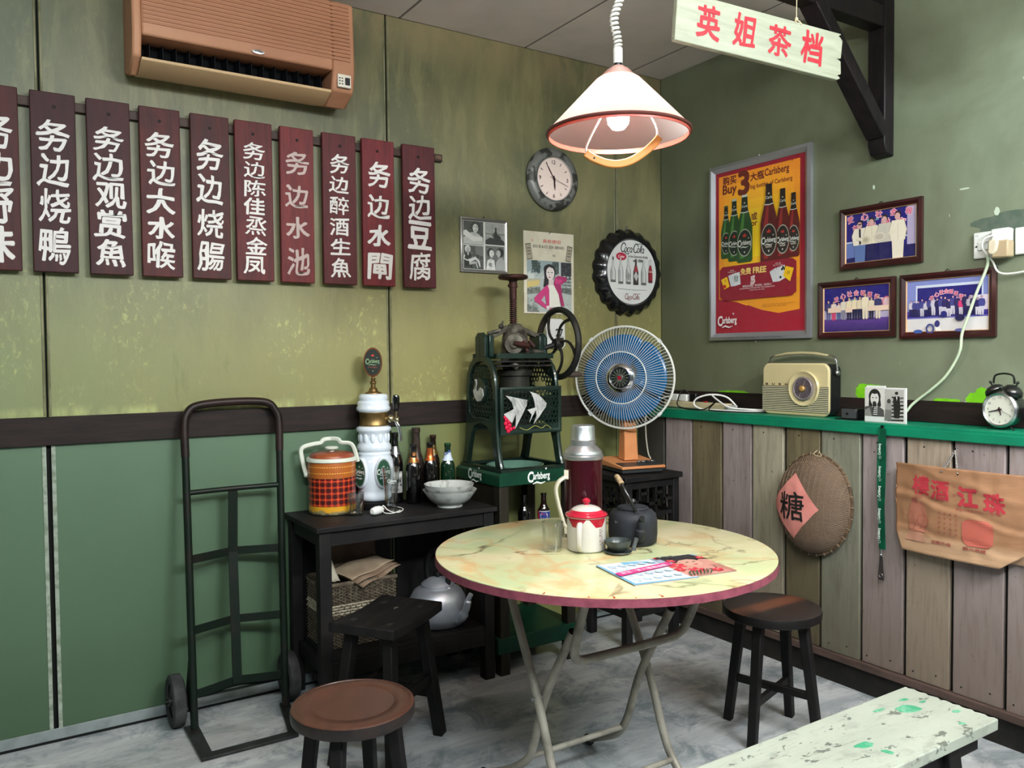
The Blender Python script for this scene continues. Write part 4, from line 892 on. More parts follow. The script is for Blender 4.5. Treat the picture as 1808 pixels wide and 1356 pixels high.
hand2('hour_hand', math.radians(-75), .018, .005, .021); hand2('minute_hand', math.radians(194), .036, .004, .022); hand2('second_hand', math.radians(-24), .040, .001, .023)
b = MB(); b.lathe([(.004, .021), (.004, .0245), (.0001, .025)], 12, c=(0, .064, 0)); b.build('hub', m_hand, ck, local=True)
for s in (-1, 1):
    b = MB(); b.M = T(s*.032, .124, 0) @ RZ(-s*.62) @ RX(-PI/2) ; b.lathe([(.029, -.008), (.030, -.004), (.026, .006), (.014, .014), (.0001, .016)], 26, cap=False); b.lathe([(.029, -.008), (.0001, -.006)], 26); b.build('bell', m_ab, ck, local=True)
    b = MB(); b.cyl((s*.022, .112, 0), (s*.044, .148, 0), .0025, n=8); b.sph((s*.0445, .150, 0), .005, 10, 6); b.build('bell_post', m_ab, ck, local=True)
    b = MB(); b.cyl((s*.022, .018, .008), (s*.044, .0, .014), .003, .002, 8); b.build('leg', m_ab, ck, local=True)
b = MB(); b.tube(smooth_path([(-.034, .146, 0), (-.032, .165, 0), (-.024, .174, 0), (0, .178, 0), (.024, .174, 0), (.032, .165, 0), (.034, .146, 0)]), .0032, 8); b.build('handle', m_ab, ck, local=True)
b = MB(); b.cyl((0, .118, 0), (0, .134, 0), .002, n=8); b.box(-.007, .007, .130, .138, -.003, .003); b.build('hammer', m_steel, ck, local=True)

t = thing('power_strip', 'cream power strip with two plugs at the corner end of the green shelf', 'power strip', (-.09, -.33, 1.066))
b = MB(); b.box(-.115, -.060, -.55, -.14, 1.068, 1.100); b.build('body', M('cream_strip', (196, 182, 146), .45), t, bevel=.005)
b = MB(); b.box(-.118, -.057, -.575, -.552, 1.069, 1.094); b.build('end_cap', M('clear_grey_plastic', (150, 150, 146), .3), t, bevel=.004)
b = MB(); b.box(-.100, -.070, -.220, -.165, 1.1, 1.135); b.build('white_plug', m_white, t, bevel=.005)
b = MB(); b.box(-.100, -.070, -.285, -.230, 1.1, 1.135); b.build('white_plug', m_white, t, bevel=.005)
b = MB(); b.box(-.098, -.072, -.345, -.300, 1.1, 1.142); b.build('black_plug', m_blackp, t, bevel=.005)
b = MB(); b.box(-.094, -.078, -.408, -.390, 1.1, 1.106); b.build('red_switch', M('red_switch', (196, 40, 40), .3), t, bevel=.002)
b = MB(); b.tube(smooth_path([(-.09, -.165, 1.125), (-.12, -.13, 1.112), (-.178, -.115, 1.090), (-.212, -.112, 1.03), (-.216, -.115, .93), (-.215, -.13, .84), (-.225, -.16, .812)]), .0038, 8)
tag(b.build('fan_cord', M('beige_cord', (196, 190, 172), .5)), 'beige cord hanging from the power strip down behind the fan base', 'cord')
b = MB(); b.tube(smooth_path([(-.060, -.575, 1.085), (-.08, -.53, 1.13), (-.125, -.475, 1.142), (-.160, -.42, 1.125), (-.165, -.40, 1.095), (-.155, -.44, 1.073), (-.150, -.55, 1.0722), (-.14, -.64, 1.0722), (-.11, -.70, 1.0722), (-.05, -.74, 1.0722), (-.03, -.80, 1.0722)]), .0042, 10)
b.tube(smooth_path([(-.125, -.475, 1.142), (-.135, -.52, 1.12), (-.14, -.60, 1.088), (-.10, -.68, 1.08), (-.04, -.74, 1.078)]), .0042, 10)
tag(b.build('white_cord', m_wcord), 'white looped cord lying on the shelf beside the radio', 'cord')
b = MB(); b.tube(smooth_path([(-.085, -.30, 1.135), (-.105, -.27, 1.158), (-.13, -.262, 1.125), (-.165, -.29, 1.085), (-.172, -.36, 1.070), (-.172, -.45, 1.070), (-.170, -.50, 1.085), (-.166, -.545, 1.115), (-.168, -.50, 1.075), (-.176, -.54, 1.0705), (-.17, -.64, 1.0705), (-.12, -.72, 1.0705), (-.03, -.78, 1.0705)]), .0028, 8)
tag(b.build('black_cord', m_bcord), 'thin black cord looping over the power strip and the white cord', 'cord')

# ------------------------------------------------------------------ hanging on the planks
bh = thing('woven_hat', 'domed woven bamboo basket hung on the planks with a pink diamond paper', 'basket', (-.176, -1.098, .716), (PI/2, .20, -PI/2))
bh.rotation_euler = (PI/2-.08, 0, -PI/2); W[bh.name] = Matrix.Translation(bh.location) @ bh.rotation_euler.to_matrix().to_4x4()
def weave():
    t = NT('woven_bamboo'); v = t.coord(); x, y, z = t.sep(v)
    def wv(s_, sc): return t.math('SINE', t.math('MULTIPLY', s_, sc))
    a = wv(x, 520); bb_ = wv(t.math('ADD', y, t.math('MULTIPLY', t.noise(v, 8, 2), .004)), 900)
    n = t.noise(v, 14, 4)
    pr = t.math('MULTIPLY', a, bb_)
    c = t.mix(t.ramp(pr, -.9, .9), (82, 66, 52), (126, 104, 84)); c = t.mix(t.math('MULTIPLY', t.ramp(n, .45, .7), .35), c, (84, 66, 50))
    t.bump(pr, .8, .002); return t.set(Base_Color=c, Roughness=.6)
rx_, ry_ = .172, .202
m_weave = weave()
b = MB(); b.M = SC(rx_, ry_, 1); b.lathe([(1, .006), (.985, .022), (.93, .044), (.82, .068), (.66, .086), (.45, .098), (.22, .104), (.0001, .106)], 56, cap=False); b.build('woven_dome', m_weave, bh, local=True)
b = MB()
for j in range(1, 15):
    q = j/15; zz = 0
    pts = []
    yy = rx_*(1-2*q)
    half = math.sqrt(max(0, 1-(yy/rx_)**2))
    def dome(u, v_):
        rr_ = math.hypot(u, v_); tb = [(0, .106), (.22, .104), (.45, .098), (.66, .086), (.82, .068), (.93, .044), (.985, .020), (1.01, .006)]
        for (r0, z0), (r1, z1) in zip(tb, tb[1:]):
            if rr_ <= r1: return z0+(z1-z0)*(rr_-r0)/(r1-r0)
        return .004
    for k in range(15):
        u = half*.99*(2*k/14-1); pts.append((yy, u*ry_, dome(yy/rx_, u)+.0008))
    b.tube(pts, .0011, 4)
o = b.build('weave_ribs', M('bamboo_rib', (120, 100, 78), .55), bh, local=True); o['kind'] = 'stuff'
b = MB(); b.tube([(rx_*1.01*math.cos(a), ry_*1.01*math.sin(a), .008) for a in [2*PI*i/64 for i in range(64)]], .0065, 8, closed=True); b.build('rim', M('bamboo_rim', (104, 84, 64), .5, col2=(70, 56, 42), scale=50), bh, local=True)
b = MB()
for i in range(30):
    a = 2*PI*i/30+.04; c = Vector((rx_*1.01*math.cos(a), ry_*1.01*math.sin(a), .008)); d = Vector((math.cos(a), math.sin(a), 0)); tn = Vector((-math.sin(a), math.cos(a), 0))
    b.tube([c+(d*math.cos(q)+Vector((0, 0, 1))*math.sin(q))*.0078+tn*.002*math.sin(q) for q in [2*PI*k/8 for k in range(8)]], .0013, 5, closed=True)
b.build('rim_binding', M('pale_cane', (150, 134, 110), .5), bh, local=True)
b = MB(); b.tube(smooth_path([(-.022, .200, .014), (-.008, .206, .02), (.004, .224, .004), (.014, .212, .012), (.03, .200, .02), (.012, .198, .024), (-.008, .204, .02)], 4), .0018, 6); b.build('string', M('twine', (186, 172, 140), .8), bh, local=True)
pp = Print(z=0)
cx0, cy0, hd = -.034, -.010, .132
m_pink = M('pink_paper', (214, 140, 130), .6, col2=(198, 124, 116), scale=9)
def on_dome(x, y, e): return (x, y, dome(x/rx_, y/ry_)+e)
b = MB(SC(1, 1, 1))
def dia(u, v):   # unit square turned on its corner
    x = cx0+(u-v)*hd*.92; y = cy0+(u+v-1)*hd*1.02
    rr_ = math.hypot(x/rx_, y/ry_)
    base = dome(x/rx_, y/ry_) if rr_ < .9 else .052-(rr_-.9)*.15
    return (x, y, base+.004+.0012*math.sin(u*17)*math.cos(v*9))
b.grid(dia, 14, 14); pa = b.build('pink_paper', m_pink, bh, local=True)
def qz(x, y):
    rr_ = math.hypot(x/rx_, y/ry_); return (dome(x/rx_, y/ry_) if rr_ < .9 else .052-(rr_-.9)*.15)+.0068
pp.text('糖', cx0-.002, cy0, .112, (16, 14, 16), .020, -.05, w=.122, jit=.05)
pp.v = [(x, y, qz(x, y)+z) for x, y, z in pp.v]; pp.build('lettering', pa, print_mat('brush_paint', .5))

ln = thing('lanyard', 'green beer lanyard with a steel bottle opener hanging from the shelf edge', 'lanyard', (-.190, -1.405, .77), WR)
m_ribbon = M('ribbon_green', (10, 84, 58), .45, col2=(12, 70, 50), scale=30)
b = MB()
def rib(sgn, off):
    pts = []
    for i in range(13):
        tt = i/12; y = .278-tt*.458; x = sgn*.0055*math.sin(PI*min(1, tt*1.3))*(1.3-tt)+off*(1-tt)
        pts.append((x, y, .002+sgn*.002+.006*math.sin(PI*tt)))
    return pts
for sg in (-1, 1):
    P2 = rib(sg, sg*.003); hw = .0125
    b2 = MB()
    for i in range(12):
        (x0, y0, z0), (x1, y1, z1) = P2[i], P2[i+1]; tw = sg*.0018
        b2.add([(x0-hw, y0, z0-tw), (x0+hw, y0, z0+tw), (x1+hw, y1, z1+tw), (x1-hw, y1, z1-tw), (x0-hw, y0, z0-tw-.001), (x0+hw, y0, z0+tw-.001), (x1+hw, y1, z1+tw-.001), (x1-hw, y1, z1-tw-.001)], [(0, 3, 2, 1), (4, 5, 6, 7), (0, 4, 7, 3), (1, 2, 6, 5)])
    b2.build('ribbon', m_ribbon, ln, local=True)
b = MB(); b.M = T(0, .285, .006); b.lathe([(.006, -.004), (.006, .002), (.0001, .003)], 10); b.build('nail', m_nail, ln, local=True)
p = Print(z=.0125)
for i, yy in enumerate((.20, .115, .04, -.045, -.12)):
    p.text('Carlsberg', -.005, yy, .013, (200, 220, 208), .04, rot=PI/2, w=.042); p.ring(-.003, yy-.030, .004, .005, .0012, (190, 214, 200), 12)
p.build('ribbon_lettering', ln)
b = MB(); b.cyl((0, -.18, .008), (0, -.195, .008), .004, n=10); b.sph((0, -.200, .008), .005, 10, 6); b.build('clasp', m_steel, ln, local=True)
b = MB(); pts = [(-.007, -.205), (.007, -.205), (.010, -.255), (.014, -.280), (.010, -.298), (-.010, -.298), (-.014, -.280), (-.010, -.255)]
b.prism(pts, .004, .007); b.M = T(0, -.280, .007); b.lathe([(.010, 0), (.009, .003), (.006, .003), (.005, 0)], 18, cap=False); b.build('bottle_opener', M('dull_steel', (120, 114, 112), .35, .9), ln, local=True, bevel=.0008)

pbg = thing('paper_bag', 'creased brown paper restaurant bag with red lettering hung by a chain', 'bag', (-.183, -1.70, .78), WR)
def paper_mat():
    t = NT('kraft_paper'); v = t.coord(); n = t.noise(v, 5, 5, .6, .5); n2 = t.noise(t.coord((.6, 2, 1), (3, 1, 2)), 9, 5, .6, .8)
    c = t.mix(t.ramp(n, .35, .68), (162, 120, 88), (138, 100, 70)); x, y, z = t.sep(v)
    c = t.mix(t.ramp(y, -.09, -.112), c, (178, 144, 112)); c = t.mix(t.math('MULTIPLY', t.ramp(n2, .52, .68), .3), c, (124, 90, 62))
    t.bump(n2, .35, .006); return t.set(Base_Color=c, Roughness=.6)
m_kraft = paper_mat()
def bagz(x, y):
    z = .030+.012*math.cos(x*9)
    for (yy, s_, amp, wdt) in ((.105, -.25, .009, .012), (.012, -.22, -.011, .010), (-.005, -.2, .010, .012), (-.095, -.12, -.006, .010), (-.112, -.12, .004, .012), (.075, .15, .007, .02)):
        d = y-(yy+s_*x+.006*math.sin(x*30)); z += amp*math.exp(-(d/wdt)**2)*.34
    z += .0035*noise.noise(Vector((x*9, y*9, 2)))+.0022*noise.noise(Vector((x*30, y*22, 5)))
    return z
outline = lambda y: (-.232, .228) if y > -.10 else (-.232+(-.10-y)*.33/.75, .228-max(0, (-.10-y))*1.2)
b = MB(); NX, NY = 60, 44
def bagf(u, v):
    y = -.168+v*(.150+.168); xl, xr = (-.230, .232)
    if y < -.105: q = (-.105-y)/.063; xl = -.230+.026*q; xr = .232-.088*q**.9
    x = xl+(xr-xl)*u; yt = y-(.045*(x+.23)/.46 if False else 0)
    return (x, y, bagz(x, y))
b.grid(bagf, NX, NY); fr = b.build('front', m_kraft, pbg, local=True, ang=60)
sol = fr.modifiers.new('paper', 'SOLIDIFY'); sol.thickness = .0008; sol.offset = -1
b = MB(); b.grid(lambda u, v: (-.228+.458*u-(0), -.150+v*.296, .003), 4, 4); bk = b.build('back', m_kraft, pbg, local=True); s_ = bk.modifiers.new('paper', 'SOLIDIFY'); s_.thickness = .0008
b = MB()
for s2 in (-1, 1):
    b.grid(lambda u, v, s2=s2: (s2*.2295+(.0025 if s2 > 0 else 0)-s2*.012*math.sin(PI*u), -.100+v*.246, .003+u*(bagz(s2*.23, -.100+v*.246)-.003)), 4, 8)
b.grid(lambda u, v: (-.204+.348*v, -.168+(1-u)*.016, .003+u*(bagz(-.204+.348*v, -.168)-.003)), 4, 14)
b.build('gusset', m_kraft, pbg, local=True)
pr = []
p = Print(z=0, dz=.00004); RC = (176, 44, 58); RB = (150, 72, 62)
sk = lambda x, y: (x, y)
for ch, xx in zip('樓酒江珠', (-.128, -.055, .042, .128)): p.text(ch, xx, .078-(xx+.128)*.12, .066, RC, .06, w=.064, jit=.02)
p.text('起', -.004, .058, .009, RB); p.text('大', -.004, .088, .009, RB)
p.text('號四 一九二話電', -.095, .036, .012, RB, w=.11); p.text('地址大馬路大街一十號門牌', .075, .012, .012, RB, w=.15)
for i in range(4):
    for j in range(5): p.text('五味茶香飯店美食佳品'[(i*3+j) % 10], -.055+.020*i, -.010-.017*j, .009, RB)
p.patch(lambda u, v: (.075+(u-.5)*.100*min(1, 1.35*math.sin(PI*(.12+.76*v))**.8), -.062+(v-.5)*.092), 12, 12, (176, 88, 74)); p.text('顧光君諸', .066, -.118, .012, RB, .02, w=.075); p.text('迎歡外格', -.048, -.116, .013, RB, .02, w=.072)
p.patch(lambda u, v: (-.138+(u-.5)*(.030+.045*abs(math.sin(2.2*v+.3))), .018-.108*v), 6, 14, (160, 100, 78)); p.patch(lambda u, v: (-.146+(u-.5)*(.050+.03*v), -.092-.034*v), 6, 5, (176, 128, 104)); p.patch(lambda u, v: (-.150+(u-.5)*.022, .030-.02*v), 4, 4, (140, 76, 64)); p.line([(-.165, -.02), (-.14, -.05), (-.155, -.085)], .002, (130, 74, 60)); p.line([(-.125, .0), (-.112, -.04), (-.13, -.08)], .002, (130, 74, 60)); p.ring(-.118, -.05, .02, .022, .003, (150, 84, 66), 16)
p.v = [(x, y, bagz(x, y)+.0012+z*1.5) for x, y, z in p.v]
p.build('bag_print', pbg, print_mat('bag_ink', .7))
for (xx, yy) in ((-.050, .135), (.008, .133)):
    b = MB(); b.M = T(xx, yy, bagz(xx, yy)+.0002); b.lathe([(.0036, 0), (.003, .0008), (.0001, .0009)], 10); b.build('punch_hole', m_nail, pbg, local=True)
b = MB()
for (xa, xb) in ((-.050, -.018), (.008, -.018)):
    for i in range(16):
        tt = i/15; c = Vector((xa+(xb-xa)*tt, .137+(.212-.137)*tt, .040-.030*tt)); a0 = 0 if i % 2 else PI/2; d = Vector((xb-xa, .075, -.03)).normalized(); sd = d.cross(Vector((0, 0, 1))).normalized(); up_ = d.cross(sd)
        s3 = sd*math.cos(a0)+up_*math.sin(a0)
        b.tube([c+d*.0052*math.cos(q)+s3*.0034*math.sin(q) for q in [2*PI*k/8 for k in range(8)]], .0019, 4, closed=True)
o = b.build('chain', M('chain_steel', (150, 146, 142), .4, .6), pbg, local=True); o['kind'] = 'stuff'
b = MB(); b.M = T(-.018, .216, .0); b.lathe([(.0022, 0), (.0022, .014), (.004, .0145), (.0001, .016)], 8); b.build('nail', m_nail, pbg, local=True)

# ------------------------------------------------------------------ bracket and awning board
m_bw = M('bracket_wood', (30, 24, 26), .45, col2=(20, 17, 20), scale=6, st=(6, 6, 1), bump=.15, bs=30)
bk = thing('wooden_bracket', 'dark brown triangular wooden bracket fixed high on the right wall', 'bracket', (0, -1.284, 2.45))
b = MB(); b.M = T(0, -1.321, 0); b.M = Matrix(((1, 0, 0, 0), (0, 0, 1, -1.321), (0, 1, 0, 0), (0, 0, 0, 1)))
b.prism([(-.062, 2.15), (-.045, 2.115), (0, 2.105), (0, ZC), (-.062, ZC)], 0, .074); b.build('post', m_bw, bk, bevel=.004)
MB().bar((-.02, -1.284, 2.64), (-.80, -1.284, 2.64), .065, .085).build('arm', m_bw, bk, bevel=.004)
MB().bar((-.048, -1.284, 2.19), (-.46, -1.284, 2.62), .055, .075, upv=(0, 1, 0)).build('brace', m_bw, bk, bevel=.004)
b = MB(); b.tube([(-.0625, -1.284+.006*math.cos(a), 2.185+.008*math.sin(a)) for a in [i*.5 for i in range(9)]], .0015, 5); b.build('screw_mark', m_steel, bk)

# ------------------------------------------------------------------ hanging sign
sBL, sBR, sTL = Vector((-1.452, -1.601, 2.177)), Vector((-.897, -1.714, 2.132)), Vector((-1.452, -1.601, 2.308))
ex = (sBR-sBL).normalized(); ey = (sTL-sBL); ey = (ey-ex*ey.dot(ex)).normalized(); ez = ex.cross(ey)
ctr = (sBL+sBR)/2+ey*.066
mrot = Matrix((ex, ey, ez)).transposed()
sg = thing('hanging_sign', 'pale plank sign with four red characters hung on string beside the pendant lamp', 'sign board', ctr, mrot.to_euler())
def sign_mat():
    t = NT('pale_sign_paint'); v = t.coord((1, 9, 1)); n = t.noise(v, 5, 6, .7, .3); n2 = t.noise(t.coord((1, 3, 1), (4, 4, 4)), 16, 6, .7)
    c = t.mix(t.ramp(n, .35, .7), (146, 150, 130), (122, 126, 106)); c = t.mix(t.math('MULTIPLY', t.ramp(n2, .62, .72), .5), c, (130, 128, 100))
    t.bump(n, .3, .003); return t.set(Base_Color=c, Roughness=.5)
hw, hh = .283, .067
b = MB(); b.prism([(-hw, -hh), (hw-.012, -hh-.001), (hw, -hh+.006), (hw-.012, -hh+.013), (hw+.001, -hh+.018), (hw-.003, -.012), (hw-.014, -.008), (hw-.003, -.004), (hw-.001, .048), (hw-.010, .056), (hw-.016, hh-.008), (hw-.006, hh), (-hw, hh)], -.009, .009)
b.build('plank', sign_mat(), sg, local=True, bevel=.002)
p = Print(z=.0095)
for i, (ch, xx, hgt, sd) in enumerate((('英', -.180, .088, 1), ('姐', -.060, .090, 2), ('茶', .058, .088, 3), ('档', .172, .090, 4))):
    p.text(ch, xx, .0+.004*(i % 2), hgt, (160, 8, 32), .034, .03, w=.074, jit=.05, seed=sd+20)
p.build('lettering', sg, print_mat('brush_paint', .5))
b = MB(); xx = .118
b.tube([(xx-.01, hh-.004, .011), (xx-.006, hh+.006, .004), (xx, hh+.010, 0), (xx+.006, hh+.006, .004), (xx+.010, hh-.004, .011)], .0022, 6); b.sph((xx, hh+.012, 0), .0055, 8, 6)
b.build('string_knot', M('twine', (186, 172, 140), .8), sg, local=True)
kn = WM(sg) @ Vector((xx, hh+.012, 0)); kl = WM(sg) @ Vector((-.17, hh, 0))
b = MB(); b.tube([kn, Vector((kn.x+.01, kn.y, ZC))], .0013, 6); b.tube([kl, Vector((kl.x-.01, kl.y, ZC))], .0013, 6); b.build('string', M('twine', (186, 172, 140), .8), sg)

# ------------------------------------------------------------------ pendant lamp
LX, LY = -1.449, -1.372
lp = thing('pendant_lamp', 'lit white cone pendant lamp with a coiled cord and curved yellow pull handle', 'lamp', (LX, LY, 2.0))
def shade_mat(name, c, tr, mixf):
    t = NT(name); tn = t.node('ShaderNodeBsdfTranslucent'); tn.inputs[0].default_value = (*lin(tr), 1); mx = t.node('ShaderNodeMixShader'); mx.inputs[0].default_value = mixf
    t.set(Base_Color=c, Roughness=.35); out = t.n['Material Output']; t.link(t.b.outputs[0], mx.inputs[1]); t.link(tn.outputs[0], mx.inputs[2]); t.link(mx.outputs[0], out.inputs[0]); return t.m
m_shade = shade_mat('lamp_shade_white', (84, 62, 62), (255, 250, 248), .74)
pr_ = [(.070, 2.140), (.210, 1.985)]
b = MB(); b.lathe([(.209, 1.986), (.066, 2.136), (.056, 2.143), (.044, 2.146), (.0415, 2.143), (.055, 2.138), (.064, 2.132), (.207, 1.984), (.209, 1.986)], 72, c=(LX, LY, 0), cap=False); b.build('shade', m_shade, lp)
b = MB(); b.lathe([(.046, 2.146), (.046, 2.152), (.040, 2.153), (.040, 2.159), (.033, 2.160), (.033, 2.166), (.024, 2.168), (.0175, 2.176), (.0001, 2.178)], 36, c=(LX, LY, 0)); b.build('shade_cap', M('pinkish_cap', (190, 150, 140), .4), lp)
b = MB(); b.tube([(LX+.209*math.cos(a), LY+.209*math.sin(a), 1.983) for a in [2*PI*i/72 for i in range(72)]], .0048, 8, closed=True); b.build('rim_ring', M('rim_brown', (84, 44, 40), .35), lp)
b = MB(); b.lathe([(.2075, 1.986), (.2065, 1.972), (.2035, 1.972), (.2045, 1.986), (.2075, 1.986)], 72, c=(LX, LY, 0), cap=False); b.build('rim_lip', shade_mat('lip_red', (170, 96, 84), (210, 110, 90), .3), lp)
t = NT('bulb_glow'); t.set(Base_Color=(255, 255, 255), Emission_Color=(255, 228, 214), Emission_Strength=330.0)
b = MB(); b.lathe([(.0001, 1.990), (.018, 1.995), (.030, 2.010), (.033, 2.028), (.028, 2.045), (.016, 2.064)], 16, c=(LX, LY, 0), cap=False); b.build('bulb', t.m, lp)
b = MB(); b.lathe([(.017, 2.064), (.020, 2.075), (.020, 2.135), (.0001, 2.14)], 20, c=(LX, LY, 0)); b.build('bulb_socket', M('pale_socket', (196, 186, 176), .5), lp)
b = MB(); b.cyl((LX, LY, 2.172), (LX, LY, 2.186), .012, .012, 16); b.build('cord_grip', m_blackp, lp)
b = MB(); b.lathe([(.0135, 2.184), (.0140, 2.190), (.0140, 2.226), (.012, 2.230), (.0001, 2.230)], 20, c=(LX, LY, 0)); b.build('cord_sleeve', m_white, lp)
b = MB(); pts = []; n = 40*10
for i in range(n):
    tt = i/n; z = 2.228+tt*.50; a = 2*PI*i/10
    ox = .010*math.sin(tt*19+1.3)*math.sin(PI*min(1, tt*3)); oy = .008*math.sin(tt*14)
    pts.append((LX+ox+.0100*math.cos(a), LY+oy+.0100*math.sin(a), z))
b.tube(pts, .0042, 6); b.build('coiled_cord', m_wcord, lp)
b = MB(); b.lathe([(.045, 2.782), (.044, 2.755), (.030, 2.735), (.010, 2.728), (.0001, 2.728)], 24, c=(LX, LY, 0)); b.build('ceiling_rose', m_white, lp)
rx3 = Vector((rt.x, rt.y, 0)).normalized()
hp = [(-.100, 1.918), (-.075, 1.902), (-.035, 1.888), (.0, 1.886), (.035, 1.896), (.070, 1.918), (.098, 1.942), (.115, 1.962)]
cc = Vector((LX, LY, 0))-Vector((fw.x, fw.y, 0)).normalized()*.03
b = MB()
P3 = smooth_path([cc+rx3*u+Vector((0, 0, z)) for u, z in hp], 5)
fwh = Vector((fw.x, fw.y, 0)).normalized()
vs = []; fs = []
for i, q in enumerate(P3):
    d = (P3[min(i+1, len(P3)-1)]-P3[max(i-1, 0)]).normalized(); nn = d.cross(fwh).normalized()
    for a_, b_ in ((-.011, -.009), (.011, -.009), (.011, .009), (-.011, .009)): vs.append(q+nn*a_+fwh*b_)
for i in range(len(P3)-1):
    for j in range(4): fs.append((i*4+j, i*4+(j+1) % 4, (i+1)*4+(j+1) % 4, (i+1)*4+j))
fs += [(3, 2, 1, 0), tuple(len(vs)-4+j for j in range(4))]
b.add(vs, fs); b.build('pull_handle', M('yellow_handle', (190, 128, 66), .4), lp, bevel=.003)
for pts in ([(-.097, 1.928), (-.094, 1.945), (-.075, 1.985), (-.040, 2.05), (-.02, 2.10)], [(.112, 1.972), (.112, 1.99), (.100, 2.02), (.07, 2.07), (.02, 2.12)]):
    b = MB(); b.tube(smooth_path([cc+rx3*u+Vector((0, 0, z))+fwh*.02 for u, z in pts], 5), .0032, 8); b.build('handle_cord', m_wcord, lp)
b = MB(); b.cyl(P3[5]-fwh*.010, P3[5]-fwh*.0085, .003, n=8); b.build('handle_screw', m_nail, lp)
# ------------------------------------------------------------------ side table
TZ = .715
st = thing('side_table', 'long black wooden side table with a lower shelf against the green wall', 'table', (-1.655, -.2, 0))
MB().box(-2.040, -1.272, -.388, -.004, TZ-.020, TZ).build('top', m_black, st, bevel=.003)
for y0, y1 in ((-.372, -.350), (-.036, -.014)):
    MB().box(-1.98, -1.33, y0, y1, .640, .695).build('apron', m_black, st, bevel=.002)
for xx in (-2.018, -1.312): MB().box(xx, xx+.02, -.35, -.036, .640, .695).build('apron', m_black, st)
for xx in (-2.026, -1.330):
    for yy in (-.378, -.054): MB().box(xx, xx+.046, yy, yy+.046, 0, .695).build('leg', m_black, st, bevel=.003)
MB().box(-1.985, -1.325, -.372, -.02, .205, .225).build('lower_shelf', m_black, st, bevel=.002)
MB().box(-1.98, -1.33, -.376, -.356, .145, .207).build('lower_apron', m_black, st, bevel=.002)
for xx in (-2.006, -1.318): MB().box(xx, xx+.022, -.335, -.05, .15, .205).build('side_rail', m_black, st)
for xa, xb in ((-1.98, -1.583), (-1.557, -1.33)): MB().box(xa, xb, -.014, -.006, .15, .70).build('shade_board', m_black, st)  # dark boards added to stand for the shade under the table
MB().bar((-2.0, -.21, .11), (-1.31, -.21, .11), .03).build('stretcher', m_black, st)

def facing(name, lab, cat, x, y, z, group=None, rot=-.57):
    return thing(name, lab, cat, (x, y, z), (0, 0, rot), group)

# ------------------------------------------------------------------ plaid cooler
co = facing('drink_cooler', 'round red plaid drink cooler with a white bail handle on the side table', 'cooler', -1.875, -.108, TZ)
t = NT('plaid_print'); v = t.coord(); x, y, z = t.sep(v)
u = t.math('MULTIPLY', t.math('ARCTAN2', y, x), 24/(2*PI)); zz = t.math('DIVIDE', z, .0235)
def stripe(s_, lo, hi, sc=1):
    f = t.math('FRACT', t.math('MULTIPLY', t.math('ADD', s_, 40), sc)); return t.math('MULTIPLY', t.math('GREATER_THAN', f, lo), t.math('LESS_THAN', f, hi))
c = t.mix(t.math('MULTIPLY', stripe(u, .0, .5), .72), (172, 22, 22), (18, 12, 12)); c = t.mix(t.math('MULTIPLY', stripe(zz, .0, .5), .72), c, (22, 14, 14))
c = t.mix(t.math('MAXIMUM', stripe(u, .71, .77), stripe(zz, .71, .78)), c, (222, 110, 50))
zf = t.node('ShaderNodeSeparateXYZ'); 
worn = t.math('MULTIPLY', t.ramp(z, .052, .0), 1.0); nz = t.noise(v, 26, 6, .7)
c = t.mix(t.math('LESS_THAN', z, .036), c, (206, 152, 34))
c = t.mix(t.ramp(t.math('ADD', t.math('MULTIPLY', nz, .06), z), .050, .044), c, (128, 118, 80)); c = t.mix(t.ramp(t.math('ADD', t.math('MULTIPLY', t.noise(v, 60, 4), .03), z), .026, .020), c, (60, 56, 44))
m_plaid = t.set(Base_Color=c, Roughness=.3, Coat_Weight=.3)
t = NT('orange_leather_print'); v = t.coord(); x, y, z = t.sep(v); u = t.math('MULTIPLY', t.math('ARCTAN2', y, x), 60/(2*PI))
def near(zv): return t.math('MULTIPLY', t.math('LESS_THAN', t.math('ABSOLUTE', t.math('SUBTRACT', z, zv)), .0011), t.math('LESS_THAN', t.math('FRACT', t.math('ADD', u, 40)), .6))
c = t.mix(t.ramp(t.noise(v, 9, 4), .35, .7), (172, 94, 34), (154, 80, 30)); c = t.mix(t.math('MAXIMUM', near(.166), near(.190)), c, (236, 200, 90))
m_orl = t.set(Base_Color=c, Roughness=.35, Coat_Weight=.2)
b = MB(); b.lathe([(.088, 0), (.0925, .004), (.0925, .148)], 56, cap=False); b.lathe([(.088, 0), (.0001, .0)], 56, cap=False); b.build('plaid_body', m_plaid, co, local=True)
b = MB(); b.lathe([(.093, .146), (.0935, .150), (.0935, .207), (.093, .209)], 56, cap=False); b.build('orange_band', m_orl, co, local=True)
b = MB(); b.lathe([(.0935, .207), (.099, .209), (.099, .219), (.096, .223), (.088, .223), (.0001, .222)], 56, cap=False); b.build('white_rim', M('aged_white', (206, 212, 198), .35), co, local=True)
b = MB(); b.lathe([(.087, .222), (.086, .230), (.080, .237), (.060, .242), (.0001, .244)], 48, cap=False); ld = b.build('lid', M('lid_red_orange', (156, 84, 44), .35, col2=(126, 56, 44), scale=9), co, local=True)
b = MB(); b.lathe([(.010, .242), (.010, .252), (.026, .255), (.027, .260), (.022, .264), (.0001, .265)], 28, cap=False); b.build('knob', M('aged_white', (206, 212, 198), .35), ld, local=True)
b = MB()
hp_ = [(-.101, .158), (-.108, .185), (-.116, .225), (-.118, .252), (-.106, .266), (-.070, .275), (-.042, .279), (-.030, .291), (.0, .294), (.026, .292), (.036, .280), (.068, .276), (.084, .262), (.096, .225), (.101, .200)]
